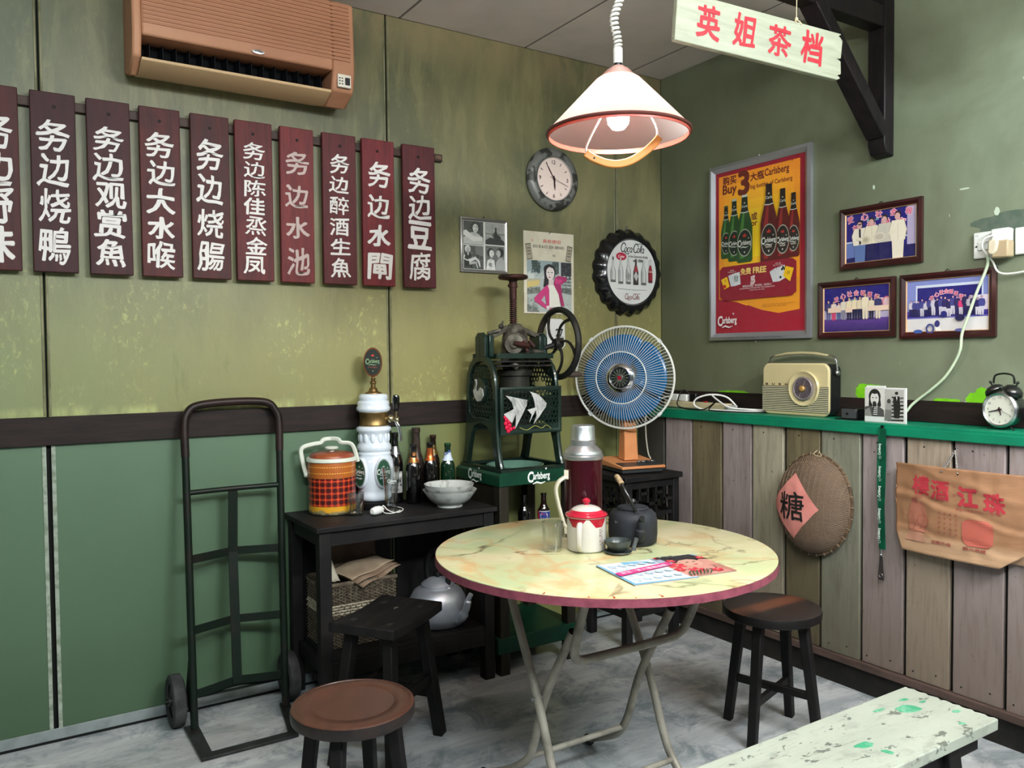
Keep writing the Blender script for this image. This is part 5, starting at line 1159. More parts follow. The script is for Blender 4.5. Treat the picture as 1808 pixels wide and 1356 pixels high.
b.M = RZ(.30); b.tube(smooth_path([(q, .010-.02*(q > 0), z_) for q, z_ in hp_], 4), .0062, 8, flat=1.4)
b.M = RZ(.30) @ T(-.101, .010, .156) @ RY(-PI/2); b.lathe([(.013, -.006), (.013, .004), (.008, .008), (.0001, .008)], 16)
b.build('bail_handle', M('aged_white', (206, 212, 198), .35), co, local=True)
b = MB(); b.box(-.094, -.090, -.02, .02, .135, .20); b.build('handle_patch', m_orl, co, local=True, bevel=.002)

# ------------------------------------------------------------------ beer tap tower
tw = facing('beer_tower', 'white porcelain beer tap tower with brass band and an oval badge on top', 'beer tap', -1.690, -.100, TZ)
m_porc = M('porcelain', (212, 222, 232), .12, coat=.6)
z0 = .030
b = MB(); b.lathe([(.072, 0), (.074, .006), (.074, .026), (.062, .032)], 40); b.build('rubber_base', m_blackp, tw, local=True)
pr_ = [(.056, .030), (.066, .036), (.070, .046), (.069, .058), (.066, .066), (.0665, .074), (.074, .100), (.0805, .130), (.0815, .160), (.077, .192), (.068, .212), (.0665, .216), (.069, .222), (.069, .226), (.063, .232), (.070, .240), (.071, .250), (.069, .258), (.060, .272), (.0565, .290), (.060, .306), (.070, .316), (.0725, .324), (.070, .332), (.0565, .338)]
b = MB(); b.lathe(pr_, 56); b.build('lower_body', m_porc, tw, local=True, ang=70)
for i in range(12):
    a = 2*PI*i/12+.1; b = MB(); b.M = RZ(a) @ T(.0595, 0, .288) @ SC(.6, 1.0, 1.9); b.sph((0, 0, 0), .0105, 10, 8)
    o = b.build('flute', m_porc, tw, local=True)
b = MB(); b.lathe([(.0575, .336), (.060, .340), (.060, .344), (.0575, .348), (.0575, .386), (.060, .390), (.060, .394), (.0575, .398)], 48, cap=False); b.build('brass_band', m_brass, tw, local=True)
b = MB(); b.lathe([(.060, .394), (.070, .402), (.0705, .412), (.065, .420), (.0665, .430), (.064, .438), (.057, .442), (.060, .452), (.058, .462), (.052, .468), (.0001, .469)], 56, cap=False); b.build('upper_cap', m_porc, tw, local=True, ang=70)
b = MB(); b.lathe([(.036, .468), (.034, .473), (.020, .478), (.016, .490), (.0095, .496), (.0095, .508), (.013, .512), (.013, .518), (.008, .522), (.010, .530), (.006, .536), (.006, .56)], 28, cap=False); b.build('finial_post', m_brass, tw, local=True)
# oval badge, a little turned
bg = MB(); bg.M = RZ(.12) @ T(0, -.005, .598) @ RX(PI/2) @ SC(.64, 1, 1); bg.lathe([(.0575, -.006), (.060, -.003), (.060, .003), (.0575, .006), (.0001, .0062)], 48); bb_ = bg.build('oval_badge', M('copper_rim', (150, 84, 52), .3, .8), tw, local=True)
p = Print(z=.0064); p.ell(0, 0, .0345, .0545, (10, 20, 12), 48); p.z += .0002; crown(p, .0, .028, .013, (196, 50, 46)); lager_logo(p, 0, .002, .056, (120, 150, 110)); p.text('Draught', 0, -.021, .008, (120, 60, 46), .02, w=.034); p.poly([(-.003, -.034), (.003, -.034), (0, -.039)], (120, 150, 110))
o = p.build('badge_print', bb_); o.matrix_local = RZ(.12) @ T(0, -.005, .598) @ RX(PI/2)
for a0 in (-.62, .62):
    b = MB(); b.M = RZ(a0-PI/2) @ T(.066, 0, .150) @ RY(PI/2) @ SC(1, .58, 1); b.lathe([(.062, -.010), (.062, .015), (.059, .018), (.0001, .0182)], 36); b.build('emblem_boss', m_porc, tw, local=True)
    p = Print(z=.0005, dz=.00012); p.ell(0, 0, .0325, .0565, (20, 70, 50), 40); p.ring(0, 0, .0300, .0535, .0012, (190, 204, 196), 40); crown(p, 0, .026, .012, (150, 170, 150)); lager_logo(p, 0, .004, .056, (222, 230, 226)); p.text('Draught', .0, -.021, .009, (222, 230, 226), .03, w=.034)
    o = p.build('oval_emblem', tw, print_mat('glossy_print')); o.matrix_local = RZ(a0) @ T(0, -.0842, .150) @ RX(PI/2)
b = MB(); b.cyl((.055, -.012, .365), (.088, -.020, .365), .010, .010, 16); b.sph((.072, -.018, .366), .016, 16, 10); b.sph((.098, -.022, .362), .013, 16, 10); b.cyl((.096, -.022, .370), (.096, -.022, .398), .006, .008, 12); b.build('faucet', M('faucet_brass', (190, 180, 150), .2, 1), tw, local=True)
b = MB(); b.tube(smooth_path([(.098, -.024, .352), (.106, -.026, .335), (.113, -.027, .305), (.114, -.027, .275)], 5), [.008]*6+[.0065]*10, 12); b.build('spout', m_chrome, tw, local=True)
b = MB(); b.M = T(.096, -.022, .396); b.lathe([(.008, 0), (.010, .004), (.014, .030), (.0155, .052), (.012, .066), (.0001, .070)], 20); b.build('tap_handle', M('handle_black', (12, 12, 14), .12, coat=.6), tw, local=True)

# ------------------------------------------------------------------ bottles
def bottle(lab, x, y, h, r, glass, foil=None, label=None, group='beer bottles on the side table', shoulder=.56, neck_r=.0125, cap=None, lett=None):
    t_ = facing('beer_bottle', lab, 'bottle', x, y, TZ, group)
    prof = [(r*.86, 0), (r, .006), (r, h*shoulder), (r*.93, h*(shoulder+.07)), (r*.62, h*(shoulder+.16)), (neck_r*1.15, h*(shoulder+.24)), (neck_r, h*.93), (neck_r*1.18, h*.94), (neck_r*1.18, h*.972), (neck_r, h*.975), (neck_r, h)]
    b = MB(); b.lathe(prof, 32); b.build('glass_body', glass, t_, local=True)
    b = MB(); b.lathe([(neck_r*1.12, h*.965), (neck_r*1.18, h*.975), (neck_r*1.12, h), (.0001, h+.001)], 20, cap=False); b.build('bottle_cap', cap or m_blackp, t_, local=True)
    if foil: b = MB(); b.lathe([(r*.80, h*(shoulder+.135)), (r*.60, h*(shoulder+.185)), (neck_r*1.22, h*(shoulder+.245)), (neck_r*1.12, h*foil[1])], 28, cap=False); b.build('neck_foil', foil[0], t_, local=True)
    if label:
        p = Print(z=0, dz=.0001); label(p, h)
        p.v = [((r+.0005+z_)*math.cos(-PI/2+x_/r), (r+.0005+z_)*math.sin(-PI/2+x_/r), y_) for x_, y_, z_ in p.v]; p.build('paper_label', t_)
    if lett:
        p = Print(z=0, dz=.0001); lett(p, h); rr_ = neck_r*1.5
        p.v = [((rr_+z_)*math.cos(-PI/2+x_/rr_), (rr_+z_)*math.sin(-PI/2+x_/rr_), y_) for x_, y_, z_ in p.v]; p.build('neck_lettering', t_)
    return t_
def strips(p, x0, x1, y0, y1, col, n=8):
    for i in range(n): p.rect(x0+(x1-x0)*i/n, x0+(x1-x0)*(i+1)/n, y0, y1, col); p.z -= p.dz
    p.z += p.dz
mg_b = M('brown_glass', (26, 12, 6), .06, coat=1); mg_k = M('near_black_glass', (10, 8, 8), .06, coat=1); mg_g = M('green_glass', (8, 40, 22), .06, coat=1); mg_d = M('dusty_brown_glass', (58, 48, 42), .25, col2=(40, 32, 28), scale=30)
def lab1(p, h):
    strips(p, -.040, .040, .045, .135, (150, 152, 150)); strips(p, -.038, .038, .112, .128, (206, 206, 200)); p.text('Asahi', .010, .098, .018, (24, 24, 26), .04, w=.040); p.text('アサヒ 黒', .012, .078, .010, (24, 24, 26), .02); p.rect(-.036, .036, .052, .066, (196, 196, 192)); p.text('BEER', .010, .059, .007, (40, 40, 40), .02)
bottle('tall black bottle with a silver neck band and white label beside the beer tower', -1.575, -.052, .298, .033, mg_k, (M('silver_foil', (176, 176, 178), .3, .9), .80), lab1)
bottle('small dark bottle with a gold neck and black lettering, front of the bottle row', -1.518, -.112, .250, .032, mg_k, (M('gold_foil', (206, 140, 84), .25, .8), .88), None, lett=lambda p, h: p.text('C', .002, h*.84, .028, (16, 12, 12), .05))
bottle('tall dusty brown bottle standing at the wall behind the gold necked bottle', -1.470, -.040, .312, .033, mg_d, None, None, neck_r=.0165, cap=mg_d, shoulder=.50)
bottle('dark bottle with plain copper neck foil in the middle of the bottle row', -1.436, -.105, .252, .031, mg_k, (M('copper_foil', (206, 110, 60), .25, .8), .91), None)
bottle('tall brown bottle with worn golden neck print at the wall', -1.388, -.040, .276, .030, mg_b, (M('old_gold_print', (120, 104, 50), .35, .5, col2=(52, 30, 16), scale=70), .85), None, cap=M('brown_cap', (52, 34, 24), .4))
bottle('green bottle with white neck label, rightmost of the bottle row', -1.352, -.108, .244, .031, mg_g, (M('white_neck_label', (196, 210, 226), .4), .84), None, cap=M('green_cap', (30, 74, 44), .3), lett=lambda p, h: p.text('Carls', .0, h*.84, .012, (60, 90, 150), .03, rot=.5))

# ------------------------------------------------------------------ bowls and glasses
m_bowl = M('chipped_porcelain', (178, 182, 178), .3, col2=(150, 152, 148), scale=22, lo=.55, hi=.62)
def bowl(lab, x, y, z, R_, H_):
    t_ = thing('bowl', lab, 'bowl', (x, y, z), (0, 0, R.uniform(0, 3)), 'white footed bowls on the side table')
    b = MB(); n = 72
    def f(u, v):
        pr = [(.046, 0), (.052, 0), (.053, .010), (.060, .013), (.084, .030), (.099, .050), (R_-.001, H_-.002), (R_, H_), (R_-.004, H_-.001), (.094, .050), (.078, .031), (.050, .017), (.0001, .014)]
        k = int(round(v*12)); r_, z_ = pr[k]; a = 2*PI*u; w_ = 1+(.022*abs(math.sin(6*a)) if k in (6, 7, 8) else 0)
        return (r_*w_*math.cos(a), r_*w_*math.sin(a), z_)
    b.grid(f, n, 12); b.build('bowl_body', m_bowl, t_, local=True, ang=60); return t_
bowl('lower of two stacked white porcelain bowls at the right end of the side table', -1.426, -.262, TZ, .110, .070)
bowl('upper of two stacked white porcelain bowls at the right end of the side table', -1.429, -.262, TZ+.032, .101, .062)
def tumbler(lab, x, y, z, r0, r1, h, group=None, th=.0022):
    t_ = thing('glass_tumbler', lab, 'glass', (x, y, z), (0, 0, 0), group)
    b = MB(); b.lathe([(.0001, 0), (r0-.001, 0), (r0, .003), (r1, h), (r1-th*.5, h+.0006), (r1-th, h), (r0-th, .010), (.0001, .008)], 40, cap=False); b.build('glass_wall', m_glass, t_, local=True); return t_
tumbler('short clear tumbler in front of the plaid cooler on the side table', -1.823, -.224, TZ, .029, .034, .088, 'clear drinking glasses')
pg = thing('pilsner_glass', 'tall flared clear beer glass in front of the porcelain tower', 'glass', (-1.674, -.225, TZ), (0, 0, 0), 'clear drinking glasses')
b = MB(); b.lathe([(.0001, 0), (.032, 0), (.033, .004), (.031, .010), (.025, .016), (.0255, .060), (.030, .110), (.038, .176), (.0365, .1765), (.028, .110), (.0235, .060), (.022, .024), (.0001, .022)], 40, cap=False); b.build('glass_body', m_glass, pg, local=True)
p = Print(z=0, dz=.0001); lager_logo(p, .004, .125, .036, (206, 214, 210)); p.v = [((.0335+z_)*math.cos(-PI/2-.35+x_/.033), (.0335+z_)*math.sin(-PI/2-.35+x_/.033), y_) for x_, y_, z_ in p.v]; p.build('glass_print', pg)
t_ = thing('tower_plug', 'white moulded plug with thin cords lying beneath the beer tower', 'plug', (-1.735, -.235, TZ))
b = MB(); b.M = T(-1.748, -.262, TZ+.017) @ RZ(.5) @ RY(PI/2); b.lathe([(.009, -.035), (.014, -.030), (.017, -.010), (.016, .012), (.011, .028), (.005, .034)], 20); b.build('plug_body', m_white, t_)
b = MB(); b.tube(smooth_path([(-1.722, -.248, TZ+.017), (-1.712, -.235, TZ+.028), (-1.70, -.25, TZ+.012), (-1.685, -.27, TZ+.004), (-1.66, -.28, TZ+.004), (-1.62, -.22, TZ+.004), (-1.63, -.15, TZ+.004)], 6), .0022, 6); b.tube(smooth_path([(-1.725, -.255, TZ+.012), (-1.72, -.275, TZ+.005), (-1.69, -.285, TZ+.0035), (-1.655, -.272, TZ+.009)], 6), .0018, 6); b.build('plug_cord', m_wcord, t_)

# ------------------------------------------------------------------ under the side table
bs = thing('wicker_basket', 'dark rectangular wicker basket with a pale band on the lower shelf', 'basket', (-1.83, -.2, .226))
bx0, bx1, by0, by1, bz0, bz1 = -1.975, -1.685, -.285, -.085, .226, .478
def weave_rows(za, zb, step, r, mat, nm):
    b = MB(); k = int(round((zb-za)/step))
    per = [(bx0, by0), (bx1, by0), (bx1, by1), (bx0, by1)]
    for i in range(k):
        z = za+step*(i+.5); pts = []; L = 0
        for (ax, ay), (cx_, cy_) in zip(per, per[1:]+per[:1]):
            n_ = max(4, int(round(math.hypot(cx_-ax, cy_-ay)/.0115)))
            nx_, ny_ = (cy_-ay), -(cx_-ax); q = math.hypot(nx_, ny_); nx_ /= q; ny_ /= q
            for j in range(n_):
                s_ = .0035*(1 if (L+i) % 2 else -1); L += 1
                pts.append((ax+(cx_-ax)*(j+.5)/n_+nx_*s_, ay+(cy_-ay)*(j+.5)/n_+ny_*s_, z))
        b.tube(pts, r, 5, closed=True)
    o = b.build(nm, mat, bs); o['kind'] = 'stuff'
m_wd = M('wicker_brown', (62, 54, 44), .6, col2=(92, 84, 70), scale=60); m_wp = M('wicker_pale', (150, 144, 126), .55, col2=(120, 112, 96), scale=50)
weave_rows(bz0, .350, .0062, .0030, m_wd, 'lower_weave'); weave_rows(.350, .392, .0105, .0050, m_wp, 'pale_weave_band'); weave_rows(.392, .462, .0062, .0030, m_wd, 'upper_weave')
b = MB()
for (ax, ay), (cx_, cy_) in zip([(bx0, by0), (bx1, by0), (bx1, by1), (bx0, by1)], [(bx1, by0), (bx1, by1), (bx0, by1), (bx0, by0)]):
    n_ = max(4, int(round(math.hypot(cx_-ax, cy_-ay)/.0232)))
    for j in range(n_): q = (j+.5)/n_; b.cyl((ax+(cx_-ax)*q, ay+(cy_-ay)*q, bz0), (ax+(cx_-ax)*q, ay+(cy_-ay)*q, bz1-.01), .0028, n=5)
o = b.build('stakes', m_wd, bs); o['kind'] = 'stuff'
b = MB(); b.tube([(bx0, by0, bz1-.01), (bx1, by0, bz1-.01), (bx1, by1, bz1-.01), (bx0, by1, bz1-.01)], .009, 8, closed=True); b.build('rim', m_wd, bs)
MB().box(bx0+.008, bx1-.008, by0+.008, by1-.008, bz0+.01, bz1-.03).build('lining', M('basket_lining', (40, 35, 30), .8), bs)
m_news = M('old_newsprint', (124, 106, 88), .75, col2=(104, 86, 70), scale=12)
def sheet(name, lab, pts, lift, mat=m_news, th=.002, n=12, grp='old newspapers in the wicker basket'):
    A, B, C_, D_ = [Vector(q) for q in pts]
    b = MB(); b.grid(lambda u, v: (lambda q: (q.x, q.y, q.z+lift*math.sin(PI*u)*math.sin(PI*v)+.004*math.sin(9*u+4*v)))((A*(1-u)+B*u)*(1-v)+(D_*(1-u)+C_*u)*v), n, n)
    o = b.build(name, mat, ang=60); s = o.modifiers.new('paper', 'SOLIDIFY'); s.thickness = th; tag(o, lab, 'newspaper', grp); return o
sheet('folded_newspaper', 'brown folded newspaper standing upright at the back of the wicker basket', [(-1.93, -.135, .455), (-1.70, -.125, .455), (-1.69, -.095, .598), (-1.90, -.100, .600)], .01, M('brown_newsprint', (112, 92, 78), .75, col2=(92, 74, 62), scale=9), .008)
sheet('open_newspaper', 'lowest loose newspaper sheet drooping over the front of the wicker basket', [(-1.835, -.315, .452), (-1.655, -.27, .505), (-1.70, -.15, .520), (-1.90, -.16, .482)], .012)
sheet('open_newspaper', 'middle loose newspaper sheet spread on the wicker basket', [(-1.855, -.310, .468), (-1.665, -.26, .511), (-1.71, -.15, .528), (-1.92, -.17, .494)], .012)
sheet('open_newspaper', 'topmost pale newspaper sheet on the wicker basket', [(-1.870, -.298, .482), (-1.672, -.245, .521), (-1.72, -.14, .532), (-1.93, -.18, .505)], .012, M('pale_newsprint', (146, 130, 108), .75, col2=(122, 106, 88), scale=10))
sheet('crumpled_paper', 'crumpled pale paper at the left corner of the wicker basket', [(-1.965, -.27, .49), (-1.90, -.25, .47), (-1.915, -.17, .57), (-1.96, -.16, .60)], .02, M('pale_paper', (170, 164, 146), .75, col2=(140, 134, 118), scale=14), .001)
kt = facing('aluminium_kettle', 'big dented aluminium kettle with a black handle on the lower shelf', 'kettle', -1.472, -.232, .225)
m_alu = M('worn_aluminium', (206, 212, 222), .42, .75, col2=(176, 182, 192), scale=7, bump=.12, bs=18)
b = MB(); b.lathe([(.092, 0), (.106, .008), (.118, .040), (.121, .075), (.116, .110), (.100, .140), (.076, .156), (.066, .160), (.066, .164)], 56); b.build('body', m_alu, kt, local=True, ang=60)
b = MB(); b.lathe([(.068, .162), (.069, .168), (.060, .176), (.040, .188), (.018, .194), (.0001, .195)], 44, cap=False); ld = b.build('lid', m_alu, kt, local=True)
b = MB(); b.lathe([(.008, .194), (.008, .202), (.015, .208), (.014, .218), (.0001, .222)], 20, cap=False); b.build('lid_knob', m_blackp, ld, local=True)
b = MB(); b.M = RZ(-.62); b.tube(smooth_path([(.100, 0, .035), (.128, 0, .048), (.150, 0, .085), (.163, 0, .125), (.176, 0, .150)], 6), [.024]*4+[.020]*6+[.015]*8+[.010]*7, 16); b.build('spout', m_alu, kt, local=True)
b = MB(); b.M = RZ(-.62)
b.tube(smooth_path([(.052, 0, .168), (.060, 0, .205), (.058, 0, .255), (.030, 0, .295), (-.030, 0, .298), (-.058, 0, .255), (-.060, 0, .205), (-.052, 0, .168)], 6), .0095, 10, flat=1.5); b.build('handle', m_blackp, kt, local=True)
for s in (-1, 1):
    b = MB(); b.M = RZ(-.62) @ T(s*.062, 0, .160) @ RY(s*.7); b.sph((0, 0, 0), .017, 14, 8, sc=(1, .8, .35)); b.build('handle_lug', m_alu, kt, local=True)

# ------------------------------------------------------------------ hand truck
ht = thing('hand_truck', 'tall dark green hand truck leaning on the green wall', 'hand truck', (-2.25, -.18, 0))
m_tr = M('truck_paint', (17, 28, 21), .42, .1, col2=(30, 27, 24), scale=11, lo=.5, hi=.7); m_trb = M('truck_brown', (42, 30, 27), .42, .1, col2=(26, 21, 20), scale=9)
L0, L1 = Vector((-2.432, -.19, .012)), Vector((-2.420, -.062, 1.085)); R0, R1 = Vector((-2.100, -.18, .012)), Vector((-2.070, -.058, 1.085))
b = MB(); b.cyl(L0, L0.lerp(L1, .90), .0135, n=14); b.build('rail', m_tr, ht)
b = MB(); b.cyl(R0, R0.lerp(R1, .90), .0135, n=14); b.build('rail', m_tr, ht)
Ld = (L1-L0).normalized(); Rd = (R1-R0).normalized()
b = MB(); b.tube(smooth_path([L0.lerp(L1, .895), L1, L1+Vector((.012, .006, .045)), L1+Vector((.050, .010, .074)), (L1+R1)/2+Vector((0, .012, .084)), R1+Vector((-.050, .010, .078)), R1+Vector((-.012, .006, .045)), R1, R0.lerp(R1, .895)], 7), .0150, 14); b.build('top_handle', m_trb, ht)
def onr(a, c, z): tt = (z-a.z)/(c.z-a.z); return a.lerp(c, tt)
for z, tube in ((.842, 1), (.602, 0), (.350, 0), (.125, 0)):
    a, c = onr(L0, L1, z), onr(R0, R1, z); mid = (a+c)/2+Vector((-.005, .050 if not tube else .012, .0))
    b = MB()
    if tube: b.tube(smooth_path([a, mid, c], 6), .0100, 12)
    else:
        P5 = [a, mid+Vector((-.01, 0, 0)), mid+Vector((.02, 0, 0)), c]
        for q0, q1 in zip(P5, P5[1:]): b.bar(q0, q1, .006, .030)
    b.build('cross_bar', m_tr, ht)
a = (onr(L0, L1, .842)+onr(R0, R1, .842))/2+Vector((-.005, .010, 0)); c = (onr(L0, L1, .115)+onr(R0, R1, .115))/2+Vector((0, .046, 0))
mid = (onr(L0, L1, .60)+onr(R0, R1, .60))/2+Vector((-.003, .046, 0))
b = MB(); b.bar(a, mid, .034, .006, upv=(0, 1, 0)); b.bar(mid, c, .034, .006, upv=(0, 1, 0)); b.build('centre_bar', m_tr, ht)
for (x0, x1, xs_) in ((-2.440, -2.434, -1), (-2.096, -2.090, 1)):
    b = MB(); b.M = Matrix(((0, 0, 1, 0), (1, 0, 0, 0), (0, 1, 0, 0), (0, 0, 0, 1))); b.prism([(-.175, .05), (-.165, .27), (-.150, .27), (-.085, .11), (-.085, .08), (-.12, .06)], x0, x1); b.build('axle_bracket', m_tr, ht, bevel=.002)
b = MB(); b.cyl((-2.515, -.108, .094), (-2.036, -.108, .094), .010, n=14); b.build('axle', m_tr, ht)
m_rub = M('worn_rubber', (58, 60, 60), .75, col2=(40, 41, 41), scale=18)
for xx in (-2.478, -2.062):
    b = MB(); b.M = T(xx, -.108, .094) @ RY(PI/2); b.lathe([(.060, -.016), (.080, -.024), (.092, -.018), (.094, 0), (.092, .018), (.080, .024), (.060, .016)], 44, cap=False); b.lathe([(.060, .012), (.0001, .014)], 32, cap=False); b.lathe([(.0001, -.014), (.060, -.012)], 32, cap=False); wh = b.build('wheel', m_rub, ht)
    b = MB(); b.M = T(xx, -.108, .094) @ RY(PI/2); b.lathe([(.0001, -.028), (.016, -.026), (.016, .026), (.0001, .028)], 16, cap=False); b.build('hub', M('hub_grey', (70, 72, 72), .4, .6), wh)
b = MB(); b.prism([(-2.462, -.16), (-2.462, -.445), (-2.135, -.445), (-2.075, -.15), (-2.115, -.15), (-2.160, -.405), (-2.420, -.405), (-2.415, -.16)], .003, .012)
b.build('toe_plate', M('toe_plate_steel', (58, 62, 62), .42, .5, col2=(44, 44, 42), scale=12), ht, bevel=.001)

# ------------------------------------------------------------------ stools
m_seat_d = M('dark_seat_wood', (40, 33, 30), .34, col2=(28, 25, 25), scale=4, st=(1, 7, 1), bump=.1, bs=30); m_legb = M('black_stool_leg', (13, 12, 12), .5, col2=(22, 20, 20), scale=9)
def seat_mat(name, base, wear, axis):
    t = NT(name); v = t.coord((1, 6, 1), rot=(0, 0, axis)); n = t.noise(v, 4, 6, .65, .4); n2 = t.noise(t.coord((1, 1, 1), (3, 2, 1)), 5, 4)
    x, y, z = t.sep(t.coord(rot=(0, 0, axis)))
    c = t.mix(t.ramp(n, .35, .65), base, tuple(q*.75 for q in base)); c = t.mix(t.math('MULTIPLY', wear[1](t, x, y, n2), wear[2]), c, wear[0])
    t.bump(n, .12, .002); return t.set(Base_Color=c, Roughness=.36)
def round_stool(lab, x, y, r, H, rot, smat, groove=False):
    s = thing('round_stool', lab, 'stool', (x, y, 0), (0, 0, rot), 'round wooden stools')
    th = .036
    b = MB(); pr = [(r*.93, H-th), (r*.99, H-th+.006), (r, H-.012), (r*.985, H-.003)]
    b.lathe(pr, 56, cap=True); b.build('seat_edge', m_seat_d if groove else m_legb, s, local=True)
    b = MB(); pr = [(r*.985, H-.003), (r*.96, H)] + ([(r*.93, H), (r*.925, H-.0015), (r*.91, H-.0005), (r*.68, H-.0005), (r*.672, H-.0018), (r*.65, H-.0020), (r*.3, H-.0022)] if groove else [(r*.5, H+.0005)]) + [(.0001, H-.0022 if groove else H)]
    b.lathe(pr, 56, cap=False); b.build('seat', smat, s, local=True, ang=50)
    for k in range(4):
        a = k*PI/2; c_, s_ = math.cos(a), math.sin(a)
        b = MB(); b.bar((r*.66*c_, r*.66*s_, H-th+.002), (r*.985*c_, r*.985*s_, 0), .034, .034, .030, .030, upv=(s_, -c_, 0)); b.build('leg', m_legb, s, local=True, bevel=.004)
    for k in range(2):
        a = k*PI/2; q = r*.90; z = .145+.018*k; b = MB(); b.bar((q*math.cos(a), q*math.sin(a), z), (-q*math.cos(a), -q*math.sin(a), z), .018, .026); b.build('stretcher', m_legb, s, local=True, bevel=.002)
    return s
round_stool('round stool with brown streaked dark seat by the plank wall', -.728, -1.335, .167, .45, .30,
            seat_mat('streaked_seat', (42, 35, 33), ((104, 62, 44), lambda t, x, y, n: t.math('MULTIPLY', t.ramp(t.math('ABSOLUTE', t.math('SUBTRACT', y, .012)), .045, .022), t.ramp(n, .3, .5)), .8), .28))
round_stool('round stool with grooved reddish brown seat nearest the camera', -2.257, -1.275, .158, .45, .85, seat_mat('red_brown_seat', (80, 49, 37), ((60, 38, 30), lambda t, x, y, n: t.ramp(n, .4, .65), .6), .5), True)
rs = thing('bench_stool', 'rectangular dark plank stool with four splayed legs before the side table', 'stool', (-1.905, -.700, 0), (0, 0, .612))
b = MB(); b.grid(lambda u, v: ((u-.5)*.335, (v-.5)*.245, .470-.008*math.cos((u-.5)*PI)**1), 12, 6); n0 = len(b.v)
for i in range(12):
    pass
b = MB()
def slab(u, v, top): return ((u-.5)*.335, (v-.5)*.245, (.473-.010*math.cos((u-.5)*PI)) if top else (.440-.006*math.cos((u-.5)*PI)))
N_ = 12
vs = [slab(i/N_, j, t_) for t_ in (0, 1) for i in range(N_+1) for j in (0, 1)]
fs = []; K = 2*(N_+1)
for i in range(N_):
    a = 2*i; fs += [(K+a, K+a+2, K+a+3, K+a+1), (a+1, a+3, a+2, a), (a, a+2, K+a+2, K+a), (a+3, a+1, K+a+1, K+a+3)]
fs += [(0, K, K+1, 1), (2*N_, 2*N_+1, K+2*N_+1, K+2*N_)]
b.add(vs, fs); b.build('seat', m_black, rs, local=True, bevel=.004)
for sx in (-1, 1):
    for sy in (-1, 1):
        b = MB(); b.bar((sx*.105, sy*.070, .445), (sx*.162, sy*.110, 0), .040, .036, .040, .036); b.build('leg', m_legb, rs, local=True, bevel=.004)
for sx in (-1, 1): b = MB(); b.bar((sx*.142, -.088, .155), (sx*.142, .088, .155), .020, .034); b.build('stretcher', m_legb, rs, local=True, bevel=.002)
for sy in (-1, 1): b = MB(); b.bar((-.136, sy*.090, .21), (.136, sy*.090, .21), .020, .032); b.build('stretcher', m_legb, rs, local=True, bevel=.002)
b = MB(); b.tube([(.062+.010*math.cos(a), .0+.008*math.sin(a), .4655) for a in [i*.35 for i in range(9)]], .0014, 5); b.build('scratch_ring', M('bare_wood_scratch', (130, 124, 112), .6), rs, local=True)
for (ux, uy) in ((-.105, .07), (-.105, -.07), (.105, .07), (.105, -.07)):
    b = MB(); b.box(ux-.016, ux+.016, uy-.009, uy+.009, .44, .4682); b.build('tenon_end', M('worn_tenon', (46, 44, 42), .6), rs, local=True)

# ------------------------------------------------------------------ long bench
be = thing('long_bench', 'long cream painted bench with green paint spots at the lower right', 'bench', (-1.6, -2.08, 0))
t = NT('spotted_cream_paint'); v = t.coord((1, 2, 1)); n = t.noise(v, 3, 5, .6); n2 = t.noise(t.coord((1, 1.8, 1), (2, 5, 1)), 17, 5, .65, .3); n3 = t.noise(t.coord((1.2, 1.8, 1), (8, 1, 1)), 8, 5, .6, .3); n4 = t.noise(t.coord((1, 9, 1), (1, 1, 1)), 9, 6, .7)
c = t.mix(t.ramp(n, .35, .7), (158, 166, 154), (144, 152, 140)); c = t.mix(t.ramp(n2, .60, .62), c, (92, 100, 92)); c = t.mix(t.math('MULTIPLY', t.ramp(n3, .56, .66), .45), c, (116, 122, 114)); c = t.mix(t.math('MULTIPLY', t.ramp(n4, .55, .72), .6), c, (118, 118, 108))
t.bump(n4, .2, .002); m_bench = t.set(Base_Color=c, Roughness=.42)
b = MB(); n_ = 22; pts = []
for i in range(n_+1): pts.append((-.932+.004*math.sin(i*2.3)-(0), -2.202+.245*i/n_))
pts += [(-2.35, -1.957), (-2.35, -2.202)]
b.prism(pts, .392, .420); b.build('seat_plank', m_bench, be, bevel=.003)
m_spot = M('green_paint_spot', (60, 140, 106), .45, col2=(110, 166, 138), scale=40)
for (sx, sy, sr, sq, sd) in ((-1.06, -2.045, .034, .022, 1), (-1.13, -2.008, .022, .005, 2), (-1.02, -2.005, .016, .006, 3), (-.975, -2.12, .013, .008, 4), (-.99, -2.04, .012, .005, 5), (-1.03, -2.165, .010, .006, 6), (-1.33, -2.10, .024, .014, 7), (-1.315, -2.15, .010, .012, 8)):
    pp_ = []
    for i in range(22):
        a = 2*PI*i/22; k = 1+.4*noise.noise(Vector((math.cos(a)*1.6, math.sin(a)*1.6, sd))); pp_.append((sx+sr*k*math.cos(a+.3), sy+sq*k*math.sin(a)))
    b = MB(); b.prism(pp_, .4199, .4206); b.build('paint_spot', m_spot, be)
MB().box(-2.32, -.955, -2.165, -2.140, .335, .392).build('apron', m_legb, be, bevel=.002); MB().box(-2.32, -.955, -2.020, -1.995, .335, .392).build('apron', m_legb, be, bevel=.002)
for xx in (-1.09, -2.15):
    for yy, dy in ((-2.155, -.035), (-2.005, .03)):
        b = MB(); b.bar((xx, yy, .392), (xx+.03, yy+dy, 0), .05, .045); b.build('leg', m_legb, be, bevel=.003)
    b = MB(); b.bar((xx+.012, -2.16, .20), (xx+.012, -1.995, .20), .025, .04); b.build('stretcher', m_legb, be, bevel=.002)

